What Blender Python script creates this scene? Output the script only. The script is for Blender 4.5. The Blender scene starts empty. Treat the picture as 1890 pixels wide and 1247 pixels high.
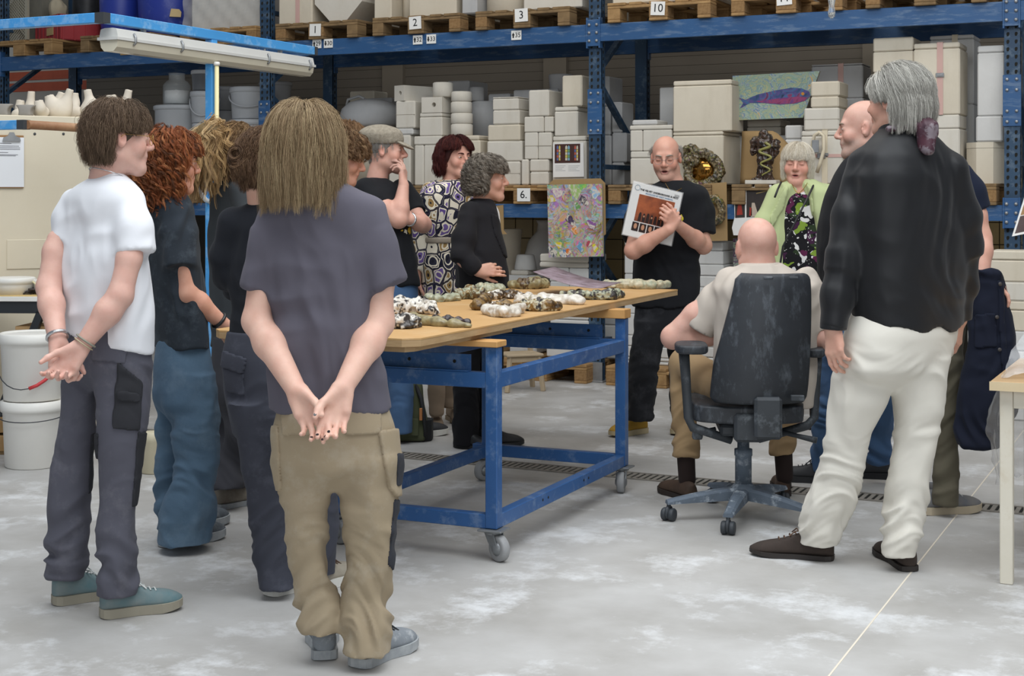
import bpy, bmesh, math, random
import numpy as np
from mathutils import Vector, Matrix
random.seed(7)
SC = bpy.context.scene
COL = SC.collection
PI = math.pi
# ------------------------------------------------------------------ camera, world, lights, exposure
FPX, CX, HY, EYE = 2700.0, 945.0, 361.0, 1.4        # focal length in px, principal column, horizon row, eye height
YAW = math.radians(26.0)
CA, SA = math.cos(YAW), math.sin(YAW)
cam = bpy.data.cameras.new('camera')
cam.sensor_width = 36.0
cam.lens = FPX / 1890.0 * 36.0
cam.shift_y = -(623.5 - HY) / 1890.0
cam.clip_end = 100
camo = bpy.data.objects.new('camera', cam)
camo.location = (0, 0, EYE)
camo.rotation_euler = (PI / 2, 0, YAW)
COL.objects.link(camo)
SC.camera = camo
wd = bpy.data.worlds.new('world'); SC.world = wd; wd.use_nodes = True
wd.node_tree.nodes['Background'].inputs[0].default_value = (0.80, 0.88, 1.0, 1)
wd.node_tree.nodes['Background'].inputs[1].default_value = 0.29
def area_light(name, loc, rot, sx, sy, power, col):
    l = bpy.data.lights.new(name, 'AREA'); l.shape = 'RECTANGLE'; l.size = sx; l.size_y = sy
    l.energy = power; l.color = col
    o = bpy.data.objects.new(name, l); o.location = loc; o.rotation_euler = rot; COL.objects.link(o)
    return o
area_light('skylight_front', (-0.6, 3.2, 6.0), (0, 0, 0), 9.0, 4.5, 760, (0.93, 0.97, 1.0))
area_light('skylight_rear', (-3.0, 7.9, 6.0), (0, 0, 0), 9.0, 1.6, 190, (1.0, 0.95, 0.88))
area_light('window_front', (2.5, -4.5, 3.2), (math.radians(72), 0, math.radians(20)), 9.0, 3.5, 300, (0.95, 0.98, 1.0))
SC.view_settings.view_transform = 'Standard'
SC.view_settings.look = 'None'
SC.view_settings.gamma = 1.0
SC.view_settings.use_curve_mapping = False
SC.view_settings.exposure = -0.28
# ------------------------------------------------------------------ geometry of the photograph
def C2W(X, D, z):                                   # camera-aligned metres -> world
    return Vector((X * CA - D * SA, X * SA + D * CA, z))
def pz(px, py, z):                                  # pixel on the horizontal plane z
    D = FPX * (EYE - z) / (py - HY)
    return C2W((px - CX) * D / FPX, D, z)
def pd(px, py, D):                                  # pixel at depth D
    return C2W((px - CX) * D / FPX, D, EYE - (py - HY) * D / FPX)
def pY(px, py, Y):                                  # pixel on the vertical plane y = Y
    d = C2W((px - CX) / FPX, 1.0, (HY - py) / FPX); t = Y / d.y
    return Vector((d.x * t, Y, EYE + d.z * t))
def c3(px, py, D):                                  # pixel at depth D in the camera-aligned frame
    return np.array([(px - CX) * D / FPX, D, EYE - (py - HY) * D / FPX])
def w2c(p):
    return np.array([p[0] * CA + p[1] * SA, -p[0] * SA + p[1] * CA, p[2]])
# ------------------------------------------------------------------ materials
def lin(c):
    if isinstance(c, str):
        c = [int(c[i:i + 2], 16) / 255 for i in (0, 2, 4)]
    return tuple(((v / 12.92) if v <= 0.04045 else ((v + 0.055) / 1.055) ** 2.4) for v in c)
MATS = {}
def mat(name, c, rough=0.6, c2=None, scale=6.0, amt=1.0, bump=0.0, bscale=40.0, metal=0.0, stretch=(1, 1, 1), vcol=False,
        dirt=None, dscale=3.0, damt=0.5, dsharp=0.12, trans=0.0, alpha=1.0, sheen=0.0, spec=None, coat=0.0, detail=6.0, sub=0.0, coord='Object', dstretch=(1, 1, 1)):
    if name in MATS: return MATS[name]
    m = bpy.data.materials.new(name); m.use_nodes = True; MATS[name] = m
    nt = m.node_tree; N = nt.nodes; L = nt.links
    b = N['Principled BSDF']
    tc = N.new('ShaderNodeTexCoord')
    mp = N.new('ShaderNodeMapping'); mp.inputs['Scale'].default_value = stretch
    L.new(tc.outputs[coord], mp.inputs[0])
    col = None
    base = lin(c) + (1,)
    if vcol:
        at = N.new('ShaderNodeAttribute'); at.attribute_name = 'Col'; col = at.outputs['Color']
    if c2 is not None:
        nz = N.new('ShaderNodeTexNoise'); nz.inputs['Scale'].default_value = scale; nz.inputs['Detail'].default_value = detail
        nz.inputs['Roughness'].default_value = 0.6
        L.new(mp.outputs[0], nz.inputs['Vector'])
        rp = N.new('ShaderNodeValToRGB'); rp.color_ramp.elements[0].position = 0.32; rp.color_ramp.elements[1].position = 0.68
        L.new(nz.outputs['Fac'], rp.inputs[0])
        mx = N.new('ShaderNodeMix'); mx.data_type = 'RGBA'
        if vcol:
            mx.blend_type = 'MULTIPLY'; mx.inputs[0].default_value = amt
            L.new(col, mx.inputs[6])
            rp.color_ramp.elements[0].color = lin(c2) + (1,); rp.color_ramp.elements[1].color = (1, 1, 1, 1)
            L.new(rp.outputs[0], mx.inputs[7])
        else:
            mx.inputs[6].default_value = base; mx.inputs[7].default_value = lin(c2) + (1,)
            mm = N.new('ShaderNodeMath'); mm.operation = 'MULTIPLY'; mm.inputs[1].default_value = amt
            L.new(rp.outputs[0], mm.inputs[0]); L.new(mm.outputs[0], mx.inputs[0])
        col = mx.outputs[2]
    if dirt is not None:
        mp2 = N.new('ShaderNodeMapping'); mp2.inputs['Scale'].default_value = dstretch
        L.new(tc.outputs[coord], mp2.inputs[0])
        nz2 = N.new('ShaderNodeTexNoise'); nz2.inputs['Scale'].default_value = dscale; nz2.inputs['Detail'].default_value = 9
        nz2.inputs['Roughness'].default_value = 0.7
        L.new(mp2.outputs[0], nz2.inputs['Vector'])
        rp2 = N.new('ShaderNodeValToRGB'); rp2.color_ramp.elements[0].position = 0.52; rp2.color_ramp.elements[1].position = 0.52 + dsharp
        L.new(nz2.outputs['Fac'], rp2.inputs[0])
        m2 = N.new('ShaderNodeMath'); m2.operation = 'MULTIPLY'; m2.inputs[1].default_value = damt
        L.new(rp2.outputs[0], m2.inputs[0])
        mx2 = N.new('ShaderNodeMix'); mx2.data_type = 'RGBA'
        if col is None: mx2.inputs[6].default_value = base
        else: L.new(col, mx2.inputs[6])
        mx2.inputs[7].default_value = lin(dirt) + (1,)
        L.new(m2.outputs[0], mx2.inputs[0]); col = mx2.outputs[2]
    if col is None: b.inputs['Base Color'].default_value = base
    else: L.new(col, b.inputs['Base Color'])
    b.inputs['Roughness'].default_value = rough
    b.inputs['Metallic'].default_value = metal
    if spec is not None: b.inputs['Specular IOR Level'].default_value = spec
    if trans: b.inputs['Transmission Weight'].default_value = trans
    if alpha < 1: b.inputs['Alpha'].default_value = alpha
    if sheen: b.inputs['Sheen Weight'].default_value = sheen; b.inputs['Sheen Roughness'].default_value = 0.5
    if coat: b.inputs['Coat Weight'].default_value = coat; b.inputs['Coat Roughness'].default_value = 0.15
    if sub:
        b.inputs['Subsurface Weight'].default_value = sub; b.inputs['Subsurface Radius'].default_value = (0.012, 0.005, 0.003); b.inputs['Subsurface Scale'].default_value = 1.0
    if bump:
        nb = N.new('ShaderNodeTexNoise'); nb.inputs['Scale'].default_value = bscale; nb.inputs['Detail'].default_value = 5
        L.new(mp.outputs[0], nb.inputs['Vector'])
        bp = N.new('ShaderNodeBump'); bp.inputs['Strength'].default_value = bump; bp.inputs['Distance'].default_value = 0.01
        L.new(nb.outputs['Fac'], bp.inputs['Height']); L.new(bp.outputs[0], b.inputs['Normal'])
    return m
# ------------------------------------------------------------------ objects
def link(name, me, m=None, parent=None, loc=None):
    o = bpy.data.objects.new(name, me); COL.objects.link(o)
    if m is not None and me is not None and not me.materials: me.materials.append(m)
    if parent is not None: o.parent = parent
    if loc is not None: o.location = loc
    return o
def tag(o, label=None, cat=None, group=None, kind=None):
    if label: o['label'] = label
    if cat: o['category'] = cat
    if group: o['group'] = group
    if kind: o['kind'] = kind
    return o
def thing(name, label, cat, loc, rz=0.0, group=None):
    o = bpy.data.objects.new(name, None); COL.objects.link(o)
    o.location = loc; o.rotation_euler = (0, 0, rz); o.empty_display_size = 0.1
    return tag(o, label, cat, group)
class MB:                                           # collects shapes, builds ONE mesh object
    def __init__(s): s.v = []; s.f = []; s.sm = []
    def add(s, vs, fs, smooth=False):
        n = len(s.v); s.v += [tuple(v) for v in vs]; s.f += [tuple(i + n for i in f) for f in fs]; s.sm += [smooth] * len(fs)
        return s
    def box(s, x0, x1, y0, y1, z0, z1, b=0.0, M=None):
        if x1 < x0: x0, x1 = x1, x0
        if y1 < y0: y0, y1 = y1, y0
        if z1 < z0: z0, z1 = z1, z0
        b = min(b, (x1 - x0) * .45, (y1 - y0) * .45, (z1 - z0) * .45)
        if b <= 0:
            vs = [(x, y, z) for z in (z0, z1) for y in (y0, y1) for x in (x0, x1)]
            fs = [(0, 2, 3, 1), (4, 5, 7, 6), (0, 1, 5, 4), (2, 6, 7, 3), (0, 4, 6, 2), (1, 3, 7, 5)]
        else:                                       # chamfered box: 24 vertices, 26 faces
            vs = []; fs = []; idx = {}
            X = (x0, x1); Y = (y0, y1); Z = (z0, z1)
            for i in (0, 1):
                for j in (0, 1):
                    for k in (0, 1):
                        dx = b if i == 0 else -b; dy = b if j == 0 else -b; dz = b if k == 0 else -b
                        idx[i, j, k, 0] = len(vs); vs.append((X[i], Y[j] + dy, Z[k] + dz))
                        idx[i, j, k, 1] = len(vs); vs.append((X[i] + dx, Y[j], Z[k] + dz))
                        idx[i, j, k, 2] = len(vs); vs.append((X[i] + dx, Y[j] + dy, Z[k]))
            def q(*k): fs.append(tuple(idx[a] for a in k))
            for i in (0, 1): q((i, 0, 0, 0), (i, 1, 0, 0), (i, 1, 1, 0), (i, 0, 1, 0))
            for j in (0, 1): q((0, j, 0, 1), (1, j, 0, 1), (1, j, 1, 1), (0, j, 1, 1))
            for k in (0, 1): q((0, 0, k, 2), (1, 0, k, 2), (1, 1, k, 2), (0, 1, k, 2))
            for i in (0, 1):
                for j in (0, 1): q((i, j, 0, 0), (i, j, 1, 0), (i, j, 1, 1), (i, j, 0, 1))
                for k in (0, 1): q((i, 0, k, 0), (i, 1, k, 0), (i, 1, k, 2), (i, 0, k, 2))
            for j in (0, 1):
                for k in (0, 1): q((0, j, k, 1), (1, j, k, 1), (1, j, k, 2), (0, j, k, 2))
            for i in (0, 1):
                for j in (0, 1):
                    for k in (0, 1): q((i, j, k, 0), (i, j, k, 1), (i, j, k, 2))
        if M is not None: vs = [tuple(M @ Vector(v)) for v in vs]
        return s.add(vs, fs)
    def bar(s, a, b, w, h, up=(0, 0, 1), ch=0.0):    # beam of section w x h from a to b
        a = Vector(a); b = Vector(b); d = (b - a); L = d.length; d.normalize()
        u = Vector(up); r = d.cross(u)
        if r.length < 1e-4: r = d.cross(Vector((1, 0, 0)))
        r.normalize(); u = r.cross(d)
        M = Matrix.Translation(a) @ Matrix((r, d, u)).transposed().to_4x4()
        return s.box(-w / 2, w / 2, 0, L, -h / 2, h / 2, ch, M)
    def tube(s, pts, r, n=8, closed=False, caps=True):
        pts = [Vector(p) for p in pts]; m = len(pts)
        rs = r if isinstance(r, (list, tuple)) else [r] * m
        vs = []; fs = []; prev = None
        for i, p in enumerate(pts):
            if closed: d = pts[(i + 1) % m] - pts[i - 1]
            else: d = pts[min(i + 1, m - 1)] - pts[max(i - 1, 0)]
            d.normalize()
            if prev is None:
                a = d.orthogonal().normalized()
            else:
                a = (prev - d * prev.dot(d)); a = a.normalized() if a.length > 1e-6 else d.orthogonal().normalized()
            prev = a; b = d.cross(a)
            for k in range(n):
                t = 2 * PI * k / n
                vs.append(p + (a * math.cos(t) + b * math.sin(t)) * rs[i])
        for i in range(m if closed else m - 1):
            for k in range(n):
                i2 = (i + 1) % m
                fs.append((i * n + k, i * n + (k + 1) % n, i2 * n + (k + 1) % n, i2 * n + k))
        s.add(vs, fs, True)
        if caps and not closed:
            o = len(s.v) - len(vs)
            s.f += [tuple(o + k for k in reversed(range(n))), tuple(o + (m - 1) * n + k for k in range(n))]; s.sm += [False, False]
        return s
    def lathe(s, prof, n=24, c=(0, 0, 0), M=None, smooth=True):   # prof: (r, z) list
        vs = []; fs = []
        for r, z in prof:
            for k in range(n):
                t = 2 * PI * k / n
                vs.append((c[0] + r * math.cos(t), c[1] + r * math.sin(t), c[2] + z))
        m = len(prof)
        for i in range(m - 1):
            for k in range(n):
                fs.append((i * n + k, i * n + (k + 1) % n, (i + 1) * n + (k + 1) % n, (i + 1) * n + k))
        fs.append(tuple(reversed(range(n)))); fs.append(tuple((m - 1) * n + k for k in range(n)))
        if M is not None: vs = [tuple(M @ Vector(v)) for v in vs]
        return s.add(vs, fs, smooth)
    def prism(s, poly, y0, y1, M=None):              # poly in x,z extruded along y
        n = len(poly)
        vs = [(x, y0, z) for x, z in poly] + [(x, y1, z) for x, z in poly]
        fs = [tuple(range(n)), tuple(reversed(range(n, 2 * n)))] + [(i, i + n, (i + 1) % n + n, (i + 1) % n) for i in range(n)]
        if M is not None: vs = [tuple(M @ Vector(v)) for v in vs]
        return s.add(vs, fs)
    def slab(s, poly, z0, z1):                       # poly in x,y extruded along z
        n = len(poly)
        vs = [(x, y, z0) for x, y in poly] + [(x, y, z1) for x, y in poly]
        fs = [tuple(range(n)), tuple(reversed(range(n, 2 * n)))] + [(i, i + n, (i + 1) % n + n, (i + 1) % n) for i in range(n)]
        return s.add(vs, fs)
    def mesh(s, name):
        me = bpy.data.meshes.new(name); me.from_pydata(s.v, [], s.f)
        me.polygons.foreach_set('use_smooth', s.sm)
        bm = bmesh.new(); bm.from_mesh(me); bmesh.ops.recalc_face_normals(bm, faces=bm.faces); bm.to_mesh(me); bm.free()
        me.update(); return me
    def build(s, name, m, parent=None, loc=None):
        return link(name, s.mesh(name), m, parent, loc)
def struct(o, label=None):
    o['kind'] = 'structure'
    if label: o['label'] = label
    return o
# text as a flat mesh, lying in its own x-z plane facing -y
FONT = None
def text_mesh(body, size, name='lettering', bold=0.0):
    cu = bpy.data.curves.new(name, 'FONT'); cu.body = body; cu.size = size; cu.align_x = 'CENTER'; cu.align_y = 'CENTER'
    cu.extrude = 0.0004; cu.offset = bold; cu.resolution_u = 3
    o = bpy.data.objects.new(name, cu); COL.objects.link(o)
    dg = bpy.context.evaluated_depsgraph_get()
    me = bpy.data.meshes.new_from_object(o.evaluated_get(dg))
    bpy.data.objects.remove(o); bpy.data.curves.remove(cu)
    me.name = name
    return me
def text(body, size, m, parent, M, name='lettering', bold=0.0):
    me = text_mesh(body, size, name, bold)
    me.transform(M @ Matrix.Rotation(PI / 2, 4, 'X'))
    return link(name, me, m, parent)
# ------------------------------------------------------------------ the hall
M_floor = mat('polished_concrete', 'bbbab8', 0.5, '9a9792', 1.9, 0.85, bump=0.05, bscale=9, dirt='dfe1e3', dscale=2.3, damt=0.75, dsharp=0.14, detail=8)
M_joint = mat('joint_sealant', 'd8cfbf', 0.7)
M_iron = mat('cast_grate', '7d7972', 0.6, '98928a', 20, 0.7)
M_dark = mat('dark_gap', '15140f', 0.9)
M_wall = mat('ribbed_wall_panel', '6f685d', 0.75, '655e54', 0.6, 0.8)
M_wall2 = mat('pale_wall', 'cfcbbf', 0.8, 'c2bdb0', 1.0, 0.6)
M_tile = mat('ochre_tile', '9c875c', 0.35, '85714a', 2.5, 0.8)
M_grout = mat('tile_grout', '3a352c', 0.9)
struct(MB().box(-16, 7, -3, 11.9, -0.1, 0).build('floor', M_floor), 'pale grey power-floated concrete floor with white dust')
# joint in the floor
j = [pz(1530, 1247, 0), pz(1742, 980, 0)]; dj = (j[1] - j[0]).normalized()
struct(MB().bar(j[0] - dj * 1.5 + Vector((0, 0, 0)), j[1] + dj * 3.5, 0.006, 0.002).build('trim_1', M_joint), 'sealed joint line in the concrete floor')
# drain channel: frame, and bars
dA = pz(735, 838, 0); dB = pz(1890, 945, 0); ydr = (dA.y + dB.y) / 2
drain = struct(MB().box(-9.0, 0.5, ydr - 0.075, ydr + 0.075, -0.02, 0.0015).build('trim_2', M_dark), 'slotted drain channel across the floor')
mb = MB()
for i in range(int(9.5 / 0.034)):
    x = -9.0 + i * 0.034
    mb.box(x, x + 0.02, ydr - 0.06, ydr + 0.06, 0.0, 0.005)
tag(mb.build('grate_bars', M_iron, drain), kind='stuff')
mb = MB(); mb.box(-9, 0.5, ydr - 0.082, ydr - 0.066, 0, 0.006); mb.box(-9, 0.5, ydr + 0.066, ydr + 0.082, 0, 0.006)
mb.build('channel_edge', M_iron, drain)
# back wall: ribbed cladding above, tiles below
WY = 11.75
wb = struct(MB().box(-10.66, 2.5, WY, WY + 0.12, 0, 6.0).build('wall_back', M_wall), 'grey brown ribbed back wall behind the rack')
mb = MB()
for i in range(52): mb.box(-10.66, 2.5, WY - 0.003, WY, 1.62 + i * 0.08, 1.62 + i * 0.08 + 0.076, 0.0015)
tag(mb.build('cladding_rib', M_wall, wb), kind='stuff')
MB().box(-10.66, 2.5, WY - 0.004, WY, 0, 1.5).build('grout', M_grout, wb)
tm = MB().box(0, 0.165, -0.012, 0, 0, 0.165, 0.004).mesh('tile')
tm.materials.append(M_tile)
nt_ = 0
for xa, xb, ra, rb in ((-8.9, -7.6, 4, 9), (-6.2, -3.2, 4, 9), (-1.9, 0.3, 3, 9)):
    x = xa
    while x < xb:
        for r in range(ra, rb):
            link('tile', tm, None, wb, (x, WY - 0.003 + 0.0015 * random.random(), r * 0.171)); nt_ += 1
        x += 0.171
# pilasters seen as paler strips
for x in (-7.05, -5.4, -2.6): MB().box(x, x + 0.22, WY - 0.05, WY, 1.5, 6).build('pilaster', mat('pilaster_paint', '7e7669', .8), wb)
MB_d = struct(MB().box(-18, -10.7, 13.36, 13.4, 0, 1.98).build('trim_3', mat('brown_dado', '7d7466', .8, '70675a', 2, .7)), 'brown dado along the far pale wall')
wl = struct(MB().box(-18, -9.3, 13.4, 13.5, 0, 6).build('wall_left', M_wall2), 'pale wall far behind the left rack bay')
# ------------------------------------------------------------------ pallet rack
M_rack = mat('rack_blue_paint', '2a4660', 0.5, '223a53', 3, 0.8, dirt='7f909d', dscale=14, damt=0.25, dsharp=0.08)
M_beam = mat('beam_blue_paint', '2d5887', 0.45, '284d78', 2, 0.8, dirt='8fa0ae', dscale=9, damt=0.28, dsharp=0.1, dstretch=(0.5, 1, 3))
M_galv = mat('galvanised_steel', 'a9abad', 0.4, '8d8f90', 12, 0.8, metal=0.6)
M_card = mat('white_card', 'e9e8e4', 0.8)
M_ink = mat('black_ink', '1a1a1c', 0.7)
RX = (-10.27, -7.27, -4.26, -1.27, 1.73); RY0, RY1 = 10.16, 11.12
rack = thing('pallet_rack', 'tall blue pallet rack with perforated uprights along the back wall', 'rack', (-4.26, 10.2, 0))
RO = Vector((-4.26, 10.2, 0))
def rk(mb, name, m, par=rack): return mb.build(name, m, par, -RO if par is rack else None)
hole = [(-0.007, -0.013), (0.003, -0.013), (0.009, 0.0), (0.008, 0.011), (0.0, 0.014), (-0.008, 0.010), (-0.010, 0.0)]
for x in RX:
    for y, fr in ((RY0, 1), (RY1, 0)):
        mb = MB(); mb.box(x - .05, x + .05, y - .002, y + .012, 0, 3.6); mb.box(x - .05, x - .038, y, y + .075, 0, 3.6); mb.box(x + .038, x + .05, y, y + .075, 0, 3.6)
        post = rk(mb, 'upright_post', M_rack)
        hb = MB()
        for i in range(68):
            z = 0.12 + i * 0.05
            for sx in (-.026, .026):
                if fr: hb.prism([(x + sx + a, z + c) for a, c in hole], y - .0035, y - .002)
            hb.box(x + .0495, x + .0515, y + .03, y + .045, z, z + .022)
        o = hb.build('post_holes', M_dark, post); o['kind'] = 'stuff'
        rk(MB().box(x - .075, x + .075, y - .03, y + .11, 0, .012, .003).box(x - .062, x + .062, y - .012, y - .002, 0.012, .15), 'foot_plate', M_galv)
    mb = MB(); zz = 0.35; k = 0
    while zz < 3.3:
        a = (x, RY0 + .04, zz + (0 if k else .6)); b = (x, RY1 + .03, zz + (.6 if k else 0))
        mb.bar(a, b, .035, .045, (1, 0, 0)); k = 1 - k; zz += .66
    rk(mb, 'diagonal_brace', M_rack)
    for z in (.3, 1.62, 2.95): rk(MB().bar((x, RY0 + .04, z), (x, RY1 + .03, z), .035, .04, (1, 0, 0)), 'cross_brace', M_rack)
for i in range(4):
    for z, h in ((1.232, .105), (2.555, .13)):
        for y in (RY0 - .035, RY1 + .03):
            mb = MB(); mb.box(RX[i] + .052, RX[i + 1] - .052, y, y + .045, z, z + h, .004)
            mb.box(RX[i] + .052, RX[i + 1] - .052, y - .003, y, z, z + h * .24, .001)
            for xx in (RX[i] + .045, RX[i + 1] - .055): mb.box(xx, xx + .012, y - .012, y + .05, z - .05, z + h + .05, .002)
            rk(mb, 'beam', M_beam)
for x in RX[1:4]:
    sp = rk(MB().box(x - .058, x + .058, RY0 - .012, RY0 - .003, 1.86, 2.2, .002), 'splice_plate', M_beam)
    for dz in (.03, .1, .24, .31):
        for dx in (-.03, .03):
            MB().lathe([(.011, 0), (.011, .006), (.007, .01)], 8, M=Matrix.Translation((x + dx, RY0 - .012, 1.86 + dz)) @ Matrix.Rotation(PI / 2, 4, 'X')).build('bolt', M_galv, sp)
    for z in (1.285, 2.62):
        cl = rk(MB().box(x - .05, x + .05, RY0 - .042, RY0 - .036, z - .1, z + .1, .002), 'beam_connector', M_beam)
        for dz in (-.06, 0, .06):
            for dx in (-.03, .03):
                MB().lathe([(.012, 0), (.012, .006), (.006, .012)], 8, M=Matrix.Translation((x + dx, RY0 - .042, z + dz)) @ Matrix.Rotation(PI / 2, 4, 'X')).build('bolt', M_galv, cl)
YB = RY0 - .037
def beam_tag(px, py, s, w=.085):
    p = pY(px, py, YB - .004)
    o = rk(MB().box(p.x - w / 2, p.x + w / 2, YB - .006, YB - .001, p.z - .036, p.z + .036), 'location_card', M_card)
    up = s[0] == 'u'; n = s[1:]
    if up is not None and s[0] in 'ud':
        a = MB(); zc = p.z; x0 = p.x - .025; k = 1 if up else -1
        a.prism([(x0 - .012, zc), (x0 + .012, zc), (x0, zc + .022 * k)], YB - .0075, YB - .0065)
        a.box(x0 - .006, x0 + .006, YB - .0075, YB - .0065, zc - .02 * k, zc)
        a.build('arrow', M_ink, o)
    text(n, .05, M_ink, o, Matrix.Translation((p.x + .014, YB - .0075, p.z)))
beam_tag(585, 81, 'u29'); beam_tag(606, 80, 'd30'); beam_tag(771, 73.5, 'u32'); beam_tag(796, 72, 'd33'); beam_tag(953, 65, 'u35')
for px, py in ((232, 95), (152, 8)):
    if px == 232:
        p = pY(px, py, YB - .004); rk(MB().box(p.x - .06, p.x + .06, YB - .006, YB - .001, p.z - .03, p.z + .03), 'brown_tape', mat('brown_tape', 'a88a5c', .6))
# ------------------------------------------------------------------ pallets
M_wood = mat('pallet_wood', 'ad8a5c', 0.8, '8a6a42', 7, 0.9, bump=.15, bscale=30, stretch=(2, .3, 2))
M_wood2 = mat('pallet_wood_dark', '8d7350', 0.85, '6c5639', 7, 0.9, bump=.15, bscale=30, stretch=(2, .3, 2))
M_chip = mat('chipboard_block', '9a7a52', 0.9, '7b5c38', 45, 0.9, bump=.3, bscale=70)
PAL = {}
def pm(key, dims):
    if key not in PAL: PAL[key] = MB().box(0, dims[0], 0, dims[1], 0, dims[2], .004).mesh(key)
    return PAL[key]
def pallet(x, y, z, label, card=None, yaw=0.0, wood=None, depth=1.0, group='pallets on the rack'):
    t = thing('pallet', label, 'pallet', (x, y, z), yaw, group)
    wd_ = wood or random.choice([M_wood, M_wood2, M_wood])
    def pc(nm, key, dims, loc, m):
        o = bpy.data.objects.new(nm, pm(key + m.name, dims)); COL.objects.link(o); o.parent = t; o.location = loc
        if not o.data.materials: o.data.materials.append(m)
        return o
    for i, w in enumerate((.145, .1, .145, .1, .145)):
        xx = (0, .170, .3275, .53, .655)[i]
        pc('deck_board', 'deck%d' % int(w * 1000), (w, depth, .022), (xx, random.uniform(-.006, .004), .122), wd_)
    for yy in (0, (depth - .145) / 2, depth - .145):
        pc('cross_board', 'cross', (.8, .145, .022), (0, yy, .1), wd_)
        for xx in (0, .3275, .7):
            pc('block', 'blk%d' % (xx == .3275), (.145 if xx == .3275 else .1, .145, .078), (xx, yy, .022), M_chip if random.random() < .6 else wd_)
    for xx, w in ((0, .1), (.3275, .145), (.7, .1)):
        pc('bottom_board', 'bot%d' % int(w * 1000), (w, depth, .022), (xx, 0, 0), wd_)
    if card:
        s, dx, dz, rot = card
        M0 = Matrix.Translation((.4 + dx, -.004, .055 + dz)) @ Matrix.Rotation(rot, 4, 'Y')
        c = MB().box(-.055, .055, -.002, .0, -.05, .05, M=M0).build('number_card', M_card, t)
        text(s, .085, M_ink, c, M0 @ Matrix.Translation((0, -.003, 0)))
    return t
ZU = 2.685; ZM = 1.337; PT = .144
def xat(px, Y, py=60): return pY(px, py, Y).x
PY = 10.09
pallet(xat(508, PY), PY, ZU, 'weathered wooden pallet with a card numbered 1 on its middle block', ('1', 0.0, .02, .03), depth=1.0)
pallet(xat(687, PY), PY, ZU, 'wooden pallet with a card numbered 2 on its middle block', ('2', 0, .03, -.04))
pallet(xat(877, PY), PY, ZU, 'wooden pallet with a card numbered 3, nearest the middle upright', ('3', .0, .04, -.03))
pallet(xat(1121, PY), PY, ZU, 'wooden pallet carded 10, next right of the middle upright', ('10', .0, .03, .06), wood=M_wood)
pallet(xat(1349, PY), PY, ZU, 'wooden pallet carded 11, above the fish painting', ('11', -.01, .05, -.05), wood=M_wood)
pallet(xat(1597, PY), PY, ZU, 'wooden pallet on the top beam between card 11 and the right upright', ('12', -.01, .05, .02), wood=M_wood2)
pallet(xat(-25, PY), PY, ZU, 'worn pallet under the red crate at the far left', None, wood=M_wood)
pallet(xat(148, PY), PY, ZU, 'pale pallet under the blue barrels', None, wood=M_wood2)
pallet(xat(345, PY) - .08, PY, ZU, 'yellowish pallet under the plastic wrapped block', None, wood=M_wood)
for k, (px, lb, cd) in enumerate(((515, 'pallet on the middle shelf behind the long-haired visitor', None), (700, 'pallet on the middle shelf behind the visitor in a flat cap', None),
        (877, 'pallet on the middle shelf with a card reading 6.', ('6.', .02, .015, 0)))):
    pallet(xat(px, PY, 345), PY, ZM, lb, cd, wood=M_wood if k == 2 else M_wood2)
for px, lb in ((1122, 'middle-shelf pallet behind the speaker with the record'), (1350, 'middle-shelf pallet behind the woman in the lime jacket'), (1614, 'middle-shelf pallet beside the right upright, grey and worn')):
    pallet(xat(px, PY, 345), PY, ZM, lb, None, wood=M_wood2)
for px, lb in ((20, 'middle-shelf pallet behind the cream cabinet'), (190, 'middle-shelf pallet under the grey tubs and glass jar'), (345, 'middle-shelf pallet under the white buckets by the left upright')):
    pallet(xat(px, PY, 345), PY, ZM, lb, None, wood=M_wood2)
for px, lb in ((700, 'floor pallet below the shelf behind the patterned dress'), (905, 'floor pallet behind the wooden stool'), (1118, 'floor pallet behind the speaker, right of the middle upright'),
               (1350, 'floor pallet under the lower plaster blocks behind the office chair'), (1640, 'floor pallet beside the right upright under the lower moulds')):
    pallet(xat(px, 10.02, 560), 10.02, 0.0, lb, None, wood=M_wood, group='pallets on the floor under the rack')
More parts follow.
